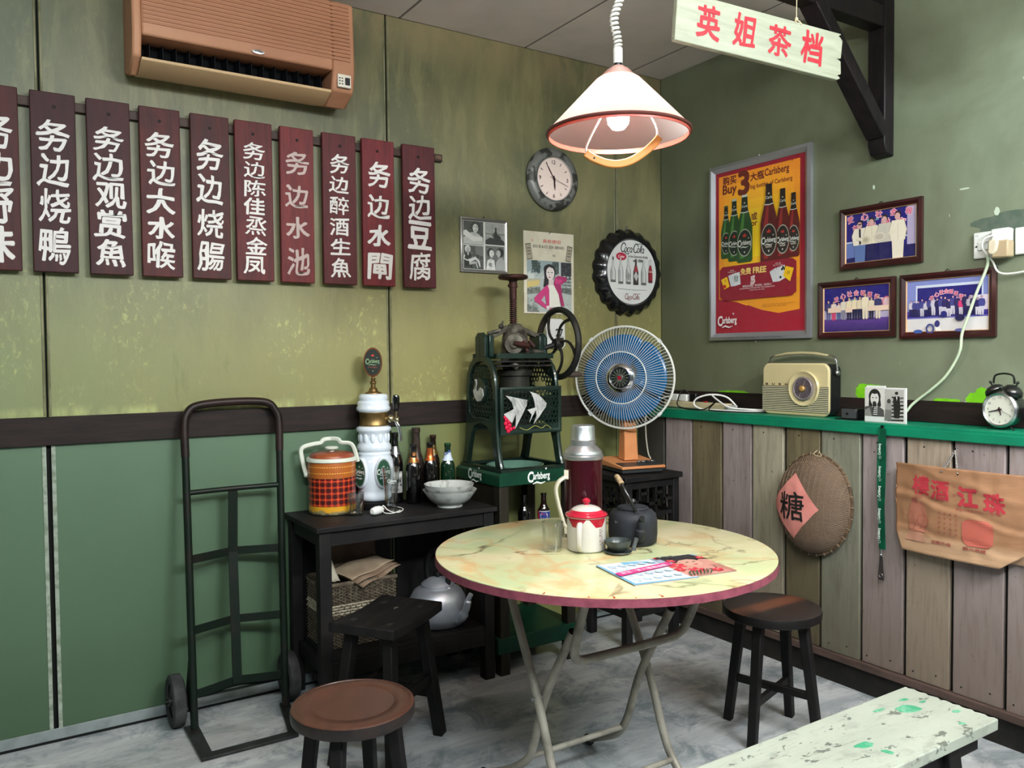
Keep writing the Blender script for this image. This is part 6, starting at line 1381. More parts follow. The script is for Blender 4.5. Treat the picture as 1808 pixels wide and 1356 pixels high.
# ------------------------------------------------------------------ folding table
ft = thing('folding_table', 'round folding table with yellow green marbled top and mauve edge', 'table', (-1.48, -1.33, 0))
t = NT('onyx_laminate'); v = t.coord(rot=(0, 0, .35)); vd = t.node('ShaderNodeTexNoise'); vd.inputs['Scale'].default_value = 3.2; vd.inputs['Detail'].default_value = 4; t.link(v, vd.inputs['Vector'])
vm = t.node('ShaderNodeVectorMath', operation='MULTIPLY_ADD'); t.link(vd.outputs['Color'], vm.inputs[0]); vm.inputs[1].default_value = (.30, .30, .30); t.link(v, vm.inputs[2])
n1 = t.noise(vm.outputs[0], 2.2, 3, .5); n2 = t.noise(t.coord((1, 1.6, 1), (4, 7, 1)), 2.6, 4, .5, .8); n3 = t.noise(t.coord((1, 1.5, 1), (9, 3, 5)), 2.2, 5, .55, 1.0)
c = t.mix(t.ramp(n1, .34, .60), (200, 194, 148), (174, 186, 144)); c = t.mix(t.ramp(n2, .44, .60), c, (206, 198, 160)); c = t.mix(t.math('MULTIPLY', t.ramp(n3, .52, .62), .75), c, (208, 164, 112)); c = t.mix(t.math('MULTIPLY', t.ramp(t.noise(t.coord((1, 1, 1), (2, 8, 2)), 2.6, 4, .5, .8), .55, .68), .7), c, (172, 190, 150))
def vein(sc, loc, w0, w1, stretch=(1, 1, 1), rot=0):
    nn = t.noise(t.coord(stretch, loc, rot=(0, 0, rot)), sc, 5, .5, .5)
    return t.ramp(t.math('ABSOLUTE', t.math('SUBTRACT', nn, .5)), w1, w0)
msk = t.ramp(t.noise(t.coord((1, 1, 1), (5, 5, 5)), 3.0, 3), .46, .58)
c = t.mix(t.math('MULTIPLY', t.math('MULTIPLY', vein(1.25, (3, 1, 0), .0, .012, (1, 1.7, 1), .5), msk), .9), c, (100, 78, 56)); c = t.mix(t.math('MULTIPLY', vein(1.5, (7, 2, 0), .0, .03, (1.6, 1, 1), .2), .5), c, (196, 156, 104))
c = t.mix(t.math('MULTIPLY', t.math('MULTIPLY', vein(1.7, (1, 6, 0), .0, .009), t.math('SUBTRACT', 1.0, msk)), .6), c, (96, 80, 62))
m_onyx = t.set(Base_Color=c, Roughness=.22, Coat_Weight=.2)
Rt = .5025; b = MB(); n_ = 160; ring = [(Rt*math.cos(2*PI*i/n_), Rt*math.sin(2*PI*i/n_)) for i in range(n_)]
vs = [(-1.48+x, -1.33+y, .7495) for x, y in ring]; b.add(vs, [tuple(range(n_))]); vs = [(-1.48+x*.999, -1.33+y*.999, .748) for x, y in ring]
b = MB(); b.lathe([(Rt-.0005, .7470), (Rt-.001, .7495), (Rt-.003, .7500), (.0001, .7500)], n_, c=(-1.48, -1.33, 0), cap=False); tp = b.build('tabletop', m_onyx, ft)
b = MB(); pr = []
b.grid(lambda u, v: ((-1.48)+(Rt+.0012+(.0022*max(0, noise.noise(Vector((u*60, v*2, 1))))))*math.cos(2*PI*u), -1.33+(Rt+.0012+.0015*noise.noise(Vector((u*90, 3, 1))))*math.sin(2*PI*u), (.7485-.001*abs(noise.noise(Vector((u*70, 0, 5))))) if v > .5 else .7265-.0016*noise.noise(Vector((u*110, 1, 4)))), 240, 1)
b.lathe([(Rt+.001, .7265), (Rt-.02, .7262), (.0001, .7262)][::-1], 120, c=(-1.48, -1.33, 0), cap=False)
b.build('edge_band', M('mauve_edge', (128, 66, 80), .55, col2=(108, 52, 66), scale=30), ft)
for (ang, ln_, wd) in ((-104, .022, .006), (-90.5, .024, .007), (-111, .014, .004), (-124, .02, .005), (-98, .010, .004)):
    a = math.radians(ang-30+8); b = MB(); b.M = T(-1.48, -1.33, 0) @ RZ(a); b.prism([(Rt-ln_, -wd*.6), (Rt-ln_*.4, -wd*.2), (Rt-.001, -wd/2), (Rt-.001, wd/2), (Rt-ln_*.5, wd*.6)], .7499, .7504); b.build('edge_chip', M('chip_brown', (150, 70, 40), .6), ft)
m_tub = M('worn_grey_tube', (146, 142, 130), .42, .15, col2=(112, 108, 98), scale=12, lo=.45, hi=.65)
for (dx_, sd) in ((-1.735, -1), (-1.320, 1)):
    P_ = [(dx_+.0, -1.165, .722), (dx_, -1.222, .605), (dx_, -1.348, .362), (dx_, -1.415, .190), (dx_+sd*.004, -1.455, .115), (dx_+sd*.012, -1.52, .055), (dx_+sd*.02, -1.62, .014)]
    b = MB(); b.tube(smooth_path(P_, 6), .0125, 12); b.build('leg', m_tub, ft)
    o2 = .027*(-sd)
    P_ = [(dx_+o2, -1.482, .585), (dx_+o2, -1.352, .335+.03), (dx_+o2, -1.290, .205), (dx_+o2, -1.262, .150), (dx_+o2*.5, -1.215, .105), (dx_, -1.14, .062), (dx_-sd*.0, -1.045, .018)]
    b = MB(); b.tube(smooth_path(P_, 6), .0125, 12); b.build('leg', m_tub, ft)
    b = MB(); b.cyl((dx_-.02, -1.350, .363), (dx_+.03*(1 if sd < 0 else .5), -1.350, .363), .005, n=10); b.build('pivot_bolt', m_steel, ft)
    b = MB(); b.M = T(dx_+sd*.02, -1.622, .014) @ RX(PI/2); b.lathe([(.0150, -.02), (.0150, .008), (.0001, .010)], 14); b.build('rubber_foot', m_blackp, ft)
    b = MB(); b.M = T(dx_, -1.043, .0165) @ RX(PI/2); b.lathe([(.0150, .02), (.0150, -.008), (.0001, -.010)], 14); b.build('rubber_foot', m_blackp, ft)
    b = MB(); b.M = T(dx_+o2, -1.4825, .586) @ RX(.48); b.lathe([(.0128, -.002), (.0128, .001), (.0001, .001)], 14); b.build('tube_end', M('tube_hole', (20, 18, 17), .8), ft)
b = MB(); b.cyl((-1.705, -1.262, .150), (-1.35, -1.262, .150), .009, n=10); b.build('cross_tube', m_tub, ft)
b = MB(); b.cyl((-1.735, -1.455, .115), (-1.32, -1.455, .115), .009, n=10); b.build('cross_tube', m_tub, ft)
b = MB(); b.tube(smooth_path([(-1.745, -1.595, .722), (-1.743, -1.565, .65), (-1.735, -1.525, .555), (-1.715, -1.510, .520), (-1.66, -1.508, .512), (-1.40, -1.508, .512), (-1.345, -1.510, .520), (-1.325, -1.525, .555), (-1.318, -1.565, .65), (-1.316, -1.595, .722)], 6), .0125, 12); b.build('lock_loop', m_tub, ft)
for y_ in (-1.165, -1.595): MB().box(-1.78, -1.28, y_-.02, y_+.02, .718, .7262).build('mounting_batten', M('batten_wood', (96, 70, 52), .6), ft)

# ------------------------------------------------------------------ on the folding table
Z = .750
th_ = facing('thermos_flask', 'tall maroon thermos flask with an aluminium cup lid on the round table', 'flask', -1.415, -1.150, Z)
m_mar = M('maroon_enamel', (48, 3, 14), .22, coat=.5); m_alc = M('ribbed_aluminium', (196, 200, 204), .3, .9)
b = MB(); b.lathe([(.056, 0), (.061, .004), (.061, .252)], 48, cap=True); b.build('body', m_mar, th_, local=True)
b = MB(); b.lathe([(.062, .250), (.065, .253), (.065, .262), (.062, .265), (.062, .270), (.058, .278), (.046, .290), (.040, .294)], 48, cap=False); b.build('shoulder', m_alc, th_, local=True)
b = MB(); b.lathe([(.0395, .292), (.0405, .296), (.0395, .300), (.0405, .304), (.0395, .308), (.0405, .312), (.0385, .315), (.0380, .350), (.036, .357), (.030, .359), (.0001, .3595)], 44, cap=False); b.build('cup_lid', m_alc, th_, local=True)
b = MB(); b.M = RZ(-.1)
hh_ = smooth_path([(-.052, -.036, .196), (-.060, -.040, .194), (-.078, -.045, .180), (-.086, -.047, .155), (-.080, -.047, .115), (-.070, -.044, .075), (-.062, -.038, .045), (-.052, -.034, .030)], 6)
b.tube(hh_, .0105, 10, flat=.62); b.box(-.060, -.046, -.046, -.028, .190, .218); b.box(-.060, -.046, -.044, -.028, .015, .036); b.build('handle', M('cream_handle', (196, 192, 172), .35), th_, local=True)

po_ = facing('enamel_pot', 'white enamel mug pot with red lid and rim beside the drinking glass', 'pot', -1.524, -1.306, Z)
t = NT('enamel_white_red'); v = t.coord(); x, y, z = t.sep(v); u = t.math('ABSOLUTE', t.math('SUBTRACT', t.math('FRACT', t.math('ADD', t.math('MULTIPLY', t.math('ARCTAN2', y, x), 5/(2*PI)), 10.27)), .5))
edge = t.math('SUBTRACT', .098, t.math('MINIMUM', t.math('MULTIPLY', t.math('SUBTRACT', .42, u), .085), .022))
c = t.mix(t.math('GREATER_THAN', z, edge), (190, 188, 180), (150, 12, 34)); m_en = t.set(Base_Color=c, Roughness=.15, Coat_Weight=.5)
m_enr = M('enamel_red', (168, 26, 50), .15, coat=.5); m_enw = M('enamel_white', (188, 184, 176), .15, coat=.5)
b = MB(); b.lathe([(.050, 0), (.056, .004), (.0585, .012), (.0585, .104)], 48); b.build('body', m_en, po_, local=True)
b = MB(); b.lathe([(.0585, .100), (.0625, .104), (.0640, .108), (.0600, .112), (.052, .1145), (.050, .117), (.045, .122)], 48, cap=False); lid = b.build('lid', m_enr, po_, local=True)
b = MB(); b.lathe([(.045, .1215), (.040, .127), (.026, .133), (.010, .136), (.0001, .1362)], 48, cap=False); b.build('lid_crown', m_enw, lid, local=True)
b = MB(); b.lathe([(.009, .135), (.008, .140), (.012, .144), (.012, .150), (.006, .155), (.0001, .156)], 20, cap=False); b.build('knob', m_enr, lid, local=True)
b = MB(); b.tube([(.0605*math.cos(a), .0605*math.sin(a), .1035) for a in [2*PI*i/48 for i in range(48)]], .0016, 6, closed=True); b.build('rim_line', m_enw, po_, local=True)
b = MB(); b.M = RZ(-.22); b.tube(smooth_path([(-.010, -.057, .088), (-.010, -.072, .091), (-.010, -.088, .082), (-.010, -.092, .055), (-.010, -.086, .030), (-.010, -.072, .014), (-.010, -.060, .012)], 6), .0080, 10, flat=.6); b.build('handle', m_enw, po_, local=True)
p = Print(z=0, dz=.0001)
for j in range(2):
    for i in range(6): p.text('九月十五日花好月圓人長久'[(i+6*j)], .046-.008*j, .072-.0085*i-.003*j, .0065, (110, 70, 76), .01)
p.line([(.030, .088), (.040, .094), (.052, .097)], .002, (170, 24, 50))
p.v = [((.0588+z_)*math.cos(-PI/2+x_/.0588), (.0588+z_)*math.sin(-PI/2+x_/.0588), y_) for x_, y_, z_ in p.v]; p.build('lettering', po_)

kb = facing('iron_teapot', 'matt dark iron teapot with an upright rattan wrapped handle on the round table', 'teapot', -1.352, -1.318, Z)
m_ti = M('teapot_black', (38, 41, 46), .6, col2=(32, 34, 38), scale=14, bump=.15, bs=60)
b = MB(); b.lathe([(.064, 0), (.073, .007), (.0755, .035), (.075, .074), (.071, .092), (.062, .102), (.048, .107), (.044, .108)], 52); b.build('body', m_ti, kb, local=True, ang=60)
b = MB(); b.lathe([(.047, .105), (.049, .110), (.046, .114), (.020, .116), (.0001, .116)], 40, cap=False); ld = b.build('lid', m_ti, kb, local=True)
b = MB(); b.lathe([(.005, .115), (.005, .119), (.010, .123), (.0115, .130), (.007, .137), (.0001, .138)], 18, cap=False); b.build('lid_knob', m_ab, ld, local=True)
b = MB(); b.M = RZ(-PI/2+.12); b.tube(smooth_path([(.060, 0, .030), (.082, 0, .042), (.090, 0, .066), (.094, 0, .086), (.103, 0, .098)], 6), [.020]*5+[.016]*6+[.011]*7+[.0095]*7, 14); b.build('spout', m_ti, kb, local=True)
b = MB(); b.M = RZ(-PI/2+.12) @ T(.1035, 0, .0985) @ RY(.75); b.lathe([(.0070, -.001), (.0070, .0006), (.0001, .0006)], 14); b.build('spout_opening', m_gap, kb, local=True)
# the bail handle seen nearly edge on, leaning to the left
b = MB(); hs_ = smooth_path([(.004, -.058, .104), (-.010, -.062, .130), (-.030, -.052, .170), (-.042, -.028, .196), (-.048, .0, .206), (-.042, .028, .196), (-.030, .052, .170), (-.010, .062, .130), (.004, .058, .104)], 6)
b.tube(hs_, .0052, 10); b.build('bail_handle', m_ab, kb, local=True)
b = MB(); k0 = [hs_[i] for i in range(16, 33)]; b.tube(k0, [.0078+.0008*(i % 2) for i in range(len(k0))], 10); b.build('rattan_wrap', M('rattan', (170, 150, 118), .6, col2=(130, 110, 84), scale=80), kb, local=True)
for s in (-1, 1): b = MB(); b.box(-.004, .012, s*.058-.006, s*.058+.006, .090, .110); b.build('handle_lug', m_ti, kb, local=True, bevel=.002)
p = Print(z=0, dz=.0001); p.text('茶', -.066, .070, .016, (150, 152, 156), .01, rot=-.2); p.text('福', -.072, .052, .010, (110, 112, 116), .01)
p.v = [((.0748+z_)*math.cos(-PI/2+x_/.0745), (.0748+z_)*math.sin(-PI/2+x_/.0745), y_) for x_, y_, z_ in p.v]; p.build('lettering', kb)
b = MB(); b.cyl((.036, -.094, .002), (.050, -.098, .028), .0055, .0065, 12); b.M = Matrix.Identity(4)
sp = facing('clay_stub', 'small grey clay stub leaning against the dark teapot beside the cup', 'ornament', -1.415, -1.392, Z)
b = MB(); b.tube([(0, 0, .004), (.006, .004, .020), (.011, .006, .036)], [.006, .0062, .0072], 12); b.lathe([(.010, 0), (.008, .004), (.0001, .006)], 12); b.build('stub', M('grey_clay', (84, 90, 90), .6, col2=(60, 64, 64), scale=30), sp, local=True)
sa = facing('saucer', 'small dark green saucer under the tea cup', 'saucer', -1.477, -1.396, Z)
m_cel = M('dark_celadon', (56, 64, 62), .28, col2=(46, 52, 52), scale=12)
b = MB(); b.lathe([(.026, 0), (.036, .002), (.041, .007), (.040, .0085), (.034, .0055), (.0001, .004)], 40); b.build('saucer_body', m_cel, sa, local=True)
cu = facing('tea_cup', 'small dark green tea cup standing on its saucer before the teapot', 'cup', -1.477, -1.396, Z+.0056)
b = MB(); b.lathe([(.015, 0), (.018, 0), (.022, .004), (.031, .012), (.036, .022), (.039, .034), (.0375, .0345), (.034, .022), (.028, .012), (.016, .006), (.0001, .005)], 40); b.build('cup_body', m_cel, cu, local=True)
tumbler('clear drinking glass with etched pattern beside the enamel pot on the round table', -1.618, -1.262, Z, .027, .0325, .088, 'clear drinking glasses')
def mag(name, lab, cs_, z, draw, edge):
    A, B, C_, D_ = [Vector((x, y, 0)) for x, y in cs_]   # near left, near right, far right, far left
    ctr_ = (A+B+C_+D_)/4; exx = ((B-A)+(C_-D_)).normalized(); ww = ((B-A).length+(C_-D_).length)/2; hh2 = ((D_-A).length+(C_-B).length)/2
    t_ = thing(name, lab, 'magazine', (ctr_.x, ctr_.y, z), (0, 0, math.atan2(exx.y, exx.x)), 'magazines on the round table')
    b = MB()
    for k in range(5): b.box(-ww/2+R.uniform(0, .002), ww/2-R.uniform(0, .002), -hh2/2+R.uniform(0, .002), hh2/2-R.uniform(0, .002), .0008*k, .0008*k+.0007)
    b.build('pages', edge, t_, local=True, smooth=False)
    p = Print(z=.0042); draw(p, ww/2, hh2/2); p.build('cover', t_, print_mat('glossy_print')); return t_
def dm1(p, a, c):
    p.rect(-a, a, -c, c, (216, 220, 226)); p.poly([(-a, c), (-a, -c), (-a+.010, -c), (-a+.008, c)], (110, 172, 208)); p.poly([(-a, -c), (a, -c), (a, -c+.006), (-a, -c+.012)], (110, 170, 208)); p.poly([(-.02, c), (.06, c-.02), (.07, c-.05), (.04, c-.03), (-.02, c-.025)], (110, 176, 214))
    rr = random.Random(5)
    for i in range(5):
        for j in range(4):
            x = -a+.03+i*(2*a-.05)/4.6; y = -c+.04+j*.045
            if abs(y-.1*x) > .014: p.ell(x, y, .012, .011, (170, 198, 214), 10); p.ell(x, y, .008, .007, (202, 212, 222), 10); p.text('冰爽', x, y-.016, .006, (60, 100, 150))
    p.poly([(-a+.003, -.030), (a, .018), (a, .050), (-a+.003, .002)], (214, 50, 130)); p.text('清涼一夏大優惠抽獎', 0, .010, .017, (232, 200, 216), .02, rot=.20, w=a*1.7)
def dm2(p, a, c):
    p.rect(-a, a, -c, c, (198, 140, 128)); p.poly([(-a, c), (a, c), (a, c-.03), (.02, c-.015), (-.04, .03), (-a, .02)], (150, 164, 182)); p.poly([(-.05, c-.002), (.06, c-.002), (.085, .03), (.055, .045), (.03, .02), (.0, .06), (-.03, .03), (-.045, .06)], (30, 26, 36)); p.ell(.012, .022, .030, .040, (206, 156, 140), 20); p.poly([(-.02, .05), (.0, .07), (.03, .068), (.045, .04), (.02, .055)], (30, 26, 36))
    p.ell(.002, .025, .006, .003, (30, 24, 30), 10); p.ell(.024, .025, .006, .003, (30, 24, 30), 10); p.ell(.013, -.002, .008, .004, (190, 40, 60), 10); p.poly([(.04, -.02), (.06, -.1), (a, -.1), (a, -.02)], (176, 120, 106)); p.line([(.03, -.09), (.05, -.03), (.07, -.05), (a, -.04)], .003, (60, 44, 46))
    rr = random.Random(8)
    for (x, y, r_) in ((-.045, .005, .028), (-.02, -.055, .026), (-.062, -.035, .018), (-.035, .050, .016), (.03, -.075, .018), (.062, .05, .014), (-.055, .09, .012)):
        for k in range(6): an = k*1.047+x*40; p.ell(x+r_*.55*math.cos(an), y+r_*.55*math.sin(an), r_*.48, r_*.26, (214, 50, 72) if k % 2 else (196, 40, 64), 10, an)
        p.ell(x, y, r_*.2, r_*.2, (226, 150, 120), 8)
    for k in range(7): an = k*.9; p.line([(-.07+.01*k, -.10), (-.06+.012*k, -.075), (-.045+.01*k, -.06)], .004, (60, 76, 60))
    p.text('新電視', -.03, c-.014, .018, (36, 30, 40), .05)
mag('magazine', 'blue and white magazine with a pink diagonal banner on the round table', [(-1.686, -1.680), (-1.507, -1.722), (-1.415, -1.522), (-1.612, -1.490)], Z, dm1, M('page_edge', (176, 168, 150), .7))
mag('magazine', 'colourful magazine with red flowers and a portrait on the round table', [(-1.492, -1.716), (-1.360, -1.733), (-1.308, -1.540), (-1.466, -1.508)], Z+.0001, dm2, M('page_edge', (176, 168, 150), .7))
# ------------------------------------------------------------------ stand under the ice shaver
m_dg = M('dark_green_paint', (12, 58, 40), .4, col2=(10, 48, 34), scale=6); m_olw = M('dark_olive_wood', (40, 36, 26), .55, col2=(28, 26, 20), scale=6, st=(6, 6, 1))
sd = thing('crate_stand', 'tall dark stand with green lager branded tray under the ice shaver', 'stand', (-1.063, -.21, 0))
SX0, SX1, SY0, SY1 = -1.262, -.865, -.388, -.020
b = MB(); b.M = T((SX0+SX1)/2, (SY0+SY1)/2, 0); b.frame(-(SX1-SX0)/2, (SX1-SX0)/2, -(SY1-SY0)/2, (SY1-SY0)/2, .022, .794, .848, zi=.846); b.build('tray_rim', m_dg, sd, ang=30)
MB().box(SX0+.01, SX1-.01, SY0+.01, SY1-.01, .792, .802).build('tray_floor', M('tray_dark', (22, 34, 28), .6), sd)
for xx in (SX0+.004, SX1-.050):
    for yy in (SY0+.006, SY1-.052): MB().box(xx, xx+.046, yy, yy+.046, 0, .793).build('leg', m_olw, sd, bevel=.003)
MB().box(SX0-.010, SX1+.006, SY0+.004, SY1, .092, .160).build('green_shelf', m_dg, sd, bevel=.003)
MB().box(SX0+.012, SX0+.024, SY0+.05, SY1-.05, .16, .793).build('side_panel', m_olw, sd)
MB().box(SX0+.05, -1.10, SY1-.03, SY1-.015, .16, .793).build('back_panel', m_olw, sd)
MB().box(SX0+.02, SX1-.01, SY0+.03, SY1-.02, .462, .478).build('middle_shelf', m_olw, sd, bevel=.002)
p = Print(z=.0004); lager_logo(p, 0, 0, .112, (226, 232, 226)); o = p.build('tray_lettering', sd); o.matrix_local = WM(sd).inverted() @ T(-1.063, SY0-.0006, .820) @ RX(PI/2)
p = Print(z=.0004); lager_logo(p, 0, 0, .112, (226, 232, 226)); o = p.build('tray_lettering', sd); o.matrix_local = WM(sd).inverted() @ T(SX0-.0006, -.19, .822) @ Euler((PI/2, 0, -PI/2)).to_matrix().to_4x4()
def soda(lab, x, y, z, glass, label):
    t_ = facing('soda_bottle', lab, 'bottle', x, y, z, None); r = .028; h = .245
    b = MB(); b.lathe([(.022, 0), (.026, .004), (r, .02), (.0265, .07), (r, .15), (.0275, .166), (.017, .186), (.0125, .20), (.0115, .232), (.0135, .236), (.0135, .244), (.0001, .245)], 28, cap=False); b.build('glass_body', glass, t_, local=True)
    if label:
        p = Print(z=0, dz=.0001); strips(p, -.035, .035, .098, .140, (206, 210, 214)); strips(p, -.034, .034, .101, .137, (30, 54, 130)); p.ell(.0, .119, .017, .017, (214, 216, 218), 20); p.poly([(-.016, .123), (-.008, .127), (0, .124), (.008, .120), (.016, .124), (.010, .134), (0, .136), (-.010, .134)], (186, 32, 48)); p.text('PEPSI', 0, .117, .0075, (24, 44, 120), .05, w=.028); strips(p, -.035, -.022, .098, .140, (186, 32, 48))
        p.v = [((r+.0003+z_)*math.cos(-PI/2+x_/r), (r+.0003+z_)*math.sin(-PI/2+x_/r), y_+.026) for x_, y_, z_ in p.v]; p.build('paper_label', t_)
soda('soda bottle with blue and red label inside the crate stand', -.945, -.25, .478, M('cola_glass', (30, 16, 12), .06, coat=1), True)
soda('plain dark soda bottle in the shadow inside the crate stand', -1.045, -.24, .478, mg_k, False)

# ------------------------------------------------------------------ ice shaver
ic = thing('ice_shaver', 'antique dark green cast iron ice shaver with a big flywheel', 'ice shaver', (-1.07, -.2, .848))
m_cast = M('cast_iron_green', (20, 38, 32), .32, .2, col2=(34, 56, 48), scale=12, lo=.5, hi=.8, coat=.2); m_rust = M('rusty_iron', (66, 38, 34), .55, .3, col2=(44, 32, 28), scale=18, bump=.25, bs=60); m_grim = M('grimy_iron', (92, 88, 78), .5, .3, col2=(38, 36, 32), scale=22, bump=.4, bs=40); m_sil = M('silver_paint', (190, 192, 190), .4, .2, col2=(150, 152, 150), scale=30)
FZ = .849
b = MB(); b.M = T(-1.066, -.205, FZ); b.frame(-.180, .180, -.172, .172, .026, 0, .014, zi=.012); b.build('base_frame', m_cast, ic, ang=30)
yzM = Matrix(((0, 0, 1, 0), (1, 0, 0, 0), (0, 1, 0, 0), (0, 0, 0, 1)))
outer = [(-.362, .862), (-.346, .90), (-.334, .96), (-.326, 1.03), (-.322, 1.10), (-.321, 1.20), (-.312, 1.25), (-.292, 1.29), (-.258, 1.322), (-.236, 1.332), (-.236, 1.415), (-.222, 1.428), (-.182, 1.428), (-.168, 1.415), (-.168, 1.332), (-.146, 1.322), (-.112, 1.29), (-.092, 1.25), (-.083, 1.20), (-.082, 1.10), (-.078, 1.03), (-.070, .96), (-.058, .90), (-.042, .862)]
innr = [(-.082, .862), (-.092, .90), (-.104, .95), (-.122, 1.0), (-.150, 1.032), (-.202, 1.046), (-.254, 1.032), (-.282, 1.0), (-.300, .95), (-.312, .90), (-.322, .862)]
win = [(-.300, 1.09), (-.302, 1.19), (-.290, 1.25), (-.265, 1.288), (-.235, 1.305), (-.202, 1.31), (-.169, 1.305), (-.139, 1.288), (-.114, 1.25), (-.102, 1.19), (-.104, 1.09), (-.14, 1.065), (-.202, 1.072), (-.264, 1.065)]
def arch(x0, x1):
    # side frame with the pierced window: two halves so that no polygon has a hole
    b = MB(yzM)
    hf = [q for q in outer if q[0] <= -.202]; hr = [q for q in outer if q[0] > -.202]
    fi = [(-.202, 1.046)]+innr[6:]; ri = innr[:6]
    wf = [q for q in win if q[0] <= -.202]; 
    left = hf+[(-.202, 1.428), (-.202, 1.31), (-.235, 1.305), (-.265, 1.288), (-.290, 1.25), (-.302, 1.19), (-.300, 1.09), (-.264, 1.065), (-.202, 1.072)]+[(-.202, 1.046)]+innr[6:]
    b.prism(left, x0, x1)
    right = [(-.202, 1.428)]+hr+innr[:6]+[(-.202, 1.072), (-.14, 1.065), (-.104, 1.09), (-.102, 1.19), (-.114, 1.25), (-.139, 1.288), (-.169, 1.305), (-.202, 1.31)]
    b.prism(right, x0, x1)
    fr_ = b.build('side_frame', m_cast, ic, bevel=.003)
    b = MB(); b.tube([((x0+x1)/2-.004, y, z) for y, z in outer[:]], .008, 6); b.build('edge_bead', m_cast, fr_)
    b = MB()
    for i in range(9):
        for j in range(11):
            y = -.292+.0225*i+(.011 if j % 2 else 0); z = 1.085+.0205*j
            if abs((y+.202)/.098)**2.4+max(0, (z-1.16)/.15)**2.2 < 1 and math.hypot(y+.195, z-1.185) > .045:
                b.tube([((x0+x1)/2, y+.0105*math.cos(a), z+.0098*math.sin(a)) for a in [2*PI*k/8 for k in range(8)]], .0026, 5, closed=True)
    o = b.build('fretwork', m_cast, fr_); o['kind'] = 'stuff'
    return fr_
fa = arch(-1.240, -1.218); fb = arch(-.930, -.908)
b = MB(yzM); b.prism([(-.195+.050*math.cos(a), 1.185+.056*math.sin(a)) for a in [2*PI*k/28 for k in range(28)]], -1.243, -1.222); b.build('swan_medallion', m_cast, fa, bevel=.002)
b = MB(Matrix(((0, 0, -1, 0), (-1, 0, 0, 0), (0, 1, 0, 0), (0, 0, 0, 1))))   # x right seen from the left
sw = [(.150, 1.185), (.160, 1.158), (.185, 1.138), (.215, 1.142), (.238, 1.165), (.232, 1.192), (.210, 1.200), (.192, 1.186), (.178, 1.178), (.176, 1.195), (.183, 1.215), (.180, 1.232), (.170, 1.236), (.160, 1.228), (.170, 1.226), (.172, 1.214), (.163, 1.198)]
b.prism(sw, 1.2432, 1.2465); b.build('silver_swan', m_sil, fa, bevel=.0008)
# front and rear panels
def panel(y, deco):
    b = MB(Matrix(((1, 0, 0, 0), (0, 0, -1, y), (0, 1, 0, 0), (0, 0, 0, 1)))); b.frame(-1.226, -.912, 1.002, 1.202, .017, -.004, .008, zi=.005); b.box(-1.21, -.93, 1.018, 1.040, -.002, .003); fr_ = b.build('front_panel' if deco else 'rear_panel', m_cast, ic, ang=30)
    b = MB()
    for i in range(15):
        for j in range(8):
            x = -1.198+.0192*i+(.0096 if j % 2 else 0); z = 1.050+.0195*j
            r_ = .0088 if i > 8 else .0115
            if i <= 8 and (i+j) % 2: continue
            if x < -.928: b.tube([(x+r_*math.cos(a), y, z+r_*math.sin(a)) for a in [2*PI*k/8 for k in range(8)]], .0024, 5, closed=True)
    for k in range(3): b.tube(smooth_path([(-1.21, y, 1.06+.045*k), (-1.15, y, 1.075+.045*k), (-1.09, y, 1.055+.045*k), (-1.03, y, 1.07+.045*k), (-.93, y, 1.06+.045*k)], 4), .0022, 5)
    o = b.build('fretwork', m_cast, fr_); o['kind'] = 'stuff'
    return fr_
fp = panel(-.338, True); panel(-.062, False)
def pxz(u, v): return (-1.226+.314*u, 1.202-.200*v)
def fish(pts, name):
    b = MB(Matrix(((1, 0, 0, 0), (0, 0, -1, -.338), (0, 1, 0, 0), (0, 0, 0, 1)))); b.prism([pxz(*q) for q in pts], .008, .0115); return b.build(name, m_sil, fp, bevel=.0008)
f1 = fish([(.07, .17), (.20, .21), (.32, .25), (.42, .28), (.41, .40), (.38, .47), (.34, .58), (.22, .88), (.235, .70), (.23, .57), (.17, .76), (.04, .56), (.14, .50), (.20, .46), (.17, .32), (.12, .24)], 'silver_fish')
f2 = fish([(.46, .10), (.60, .17), (.69, .29), (.74, .37), (.72, .46), (.66, .56), (.60, .68), (.52, .80), (.57, .62), (.56, .50), (.45, .76), (.49, .60), (.42, .49), (.55, .45), (.53, .30), (.50, .18)], 'silver_fish')
p = Print(z=0)
for (x_, z_) in ((.385, .33), (.695, .40)): q = pxz(x_, z_); p.ring(q[0], q[1], .006, .006, .0012, (60, 66, 64), 14)
for a_, c_ in (((.24, .28), (.34, .5)), ((.30, .27), (.38, .44)), ((.56, .22), (.60, .60)), ((.61, .25), (.65, .52)), ((.66, .30), (.66, .48)), ((.20, .25), (.28, .6))): q, w_ = pxz(*a_), pxz(*c_); p.line([q, w_], .0012, (84, 88, 86))
o = p.build('fish_lines', fp); o.matrix_local = WM(fp).inverted() @ Matrix(((1, 0, 0, 0), (0, 0, -1, -.3497), (0, 1, 0, 0), (0, 0, 0, 1)))
b = MB()
for (u_, v_, r_) in ((.07, .62, .008), (.09, .68, .009), (.13, .72, .009), (.08, .76, .010), (.14, .80, .010), (.10, .85, .011), (.16, .88, .009), (.21, .86, .007), (.12, .92, .009)): q = pxz(u_, v_); b.sph((q[0], -.345, q[1]), r_, 8, 6, sc=(1, .5, 1))
b.build('red_coral', M('coral_red', (196, 24, 62), .4), fp)
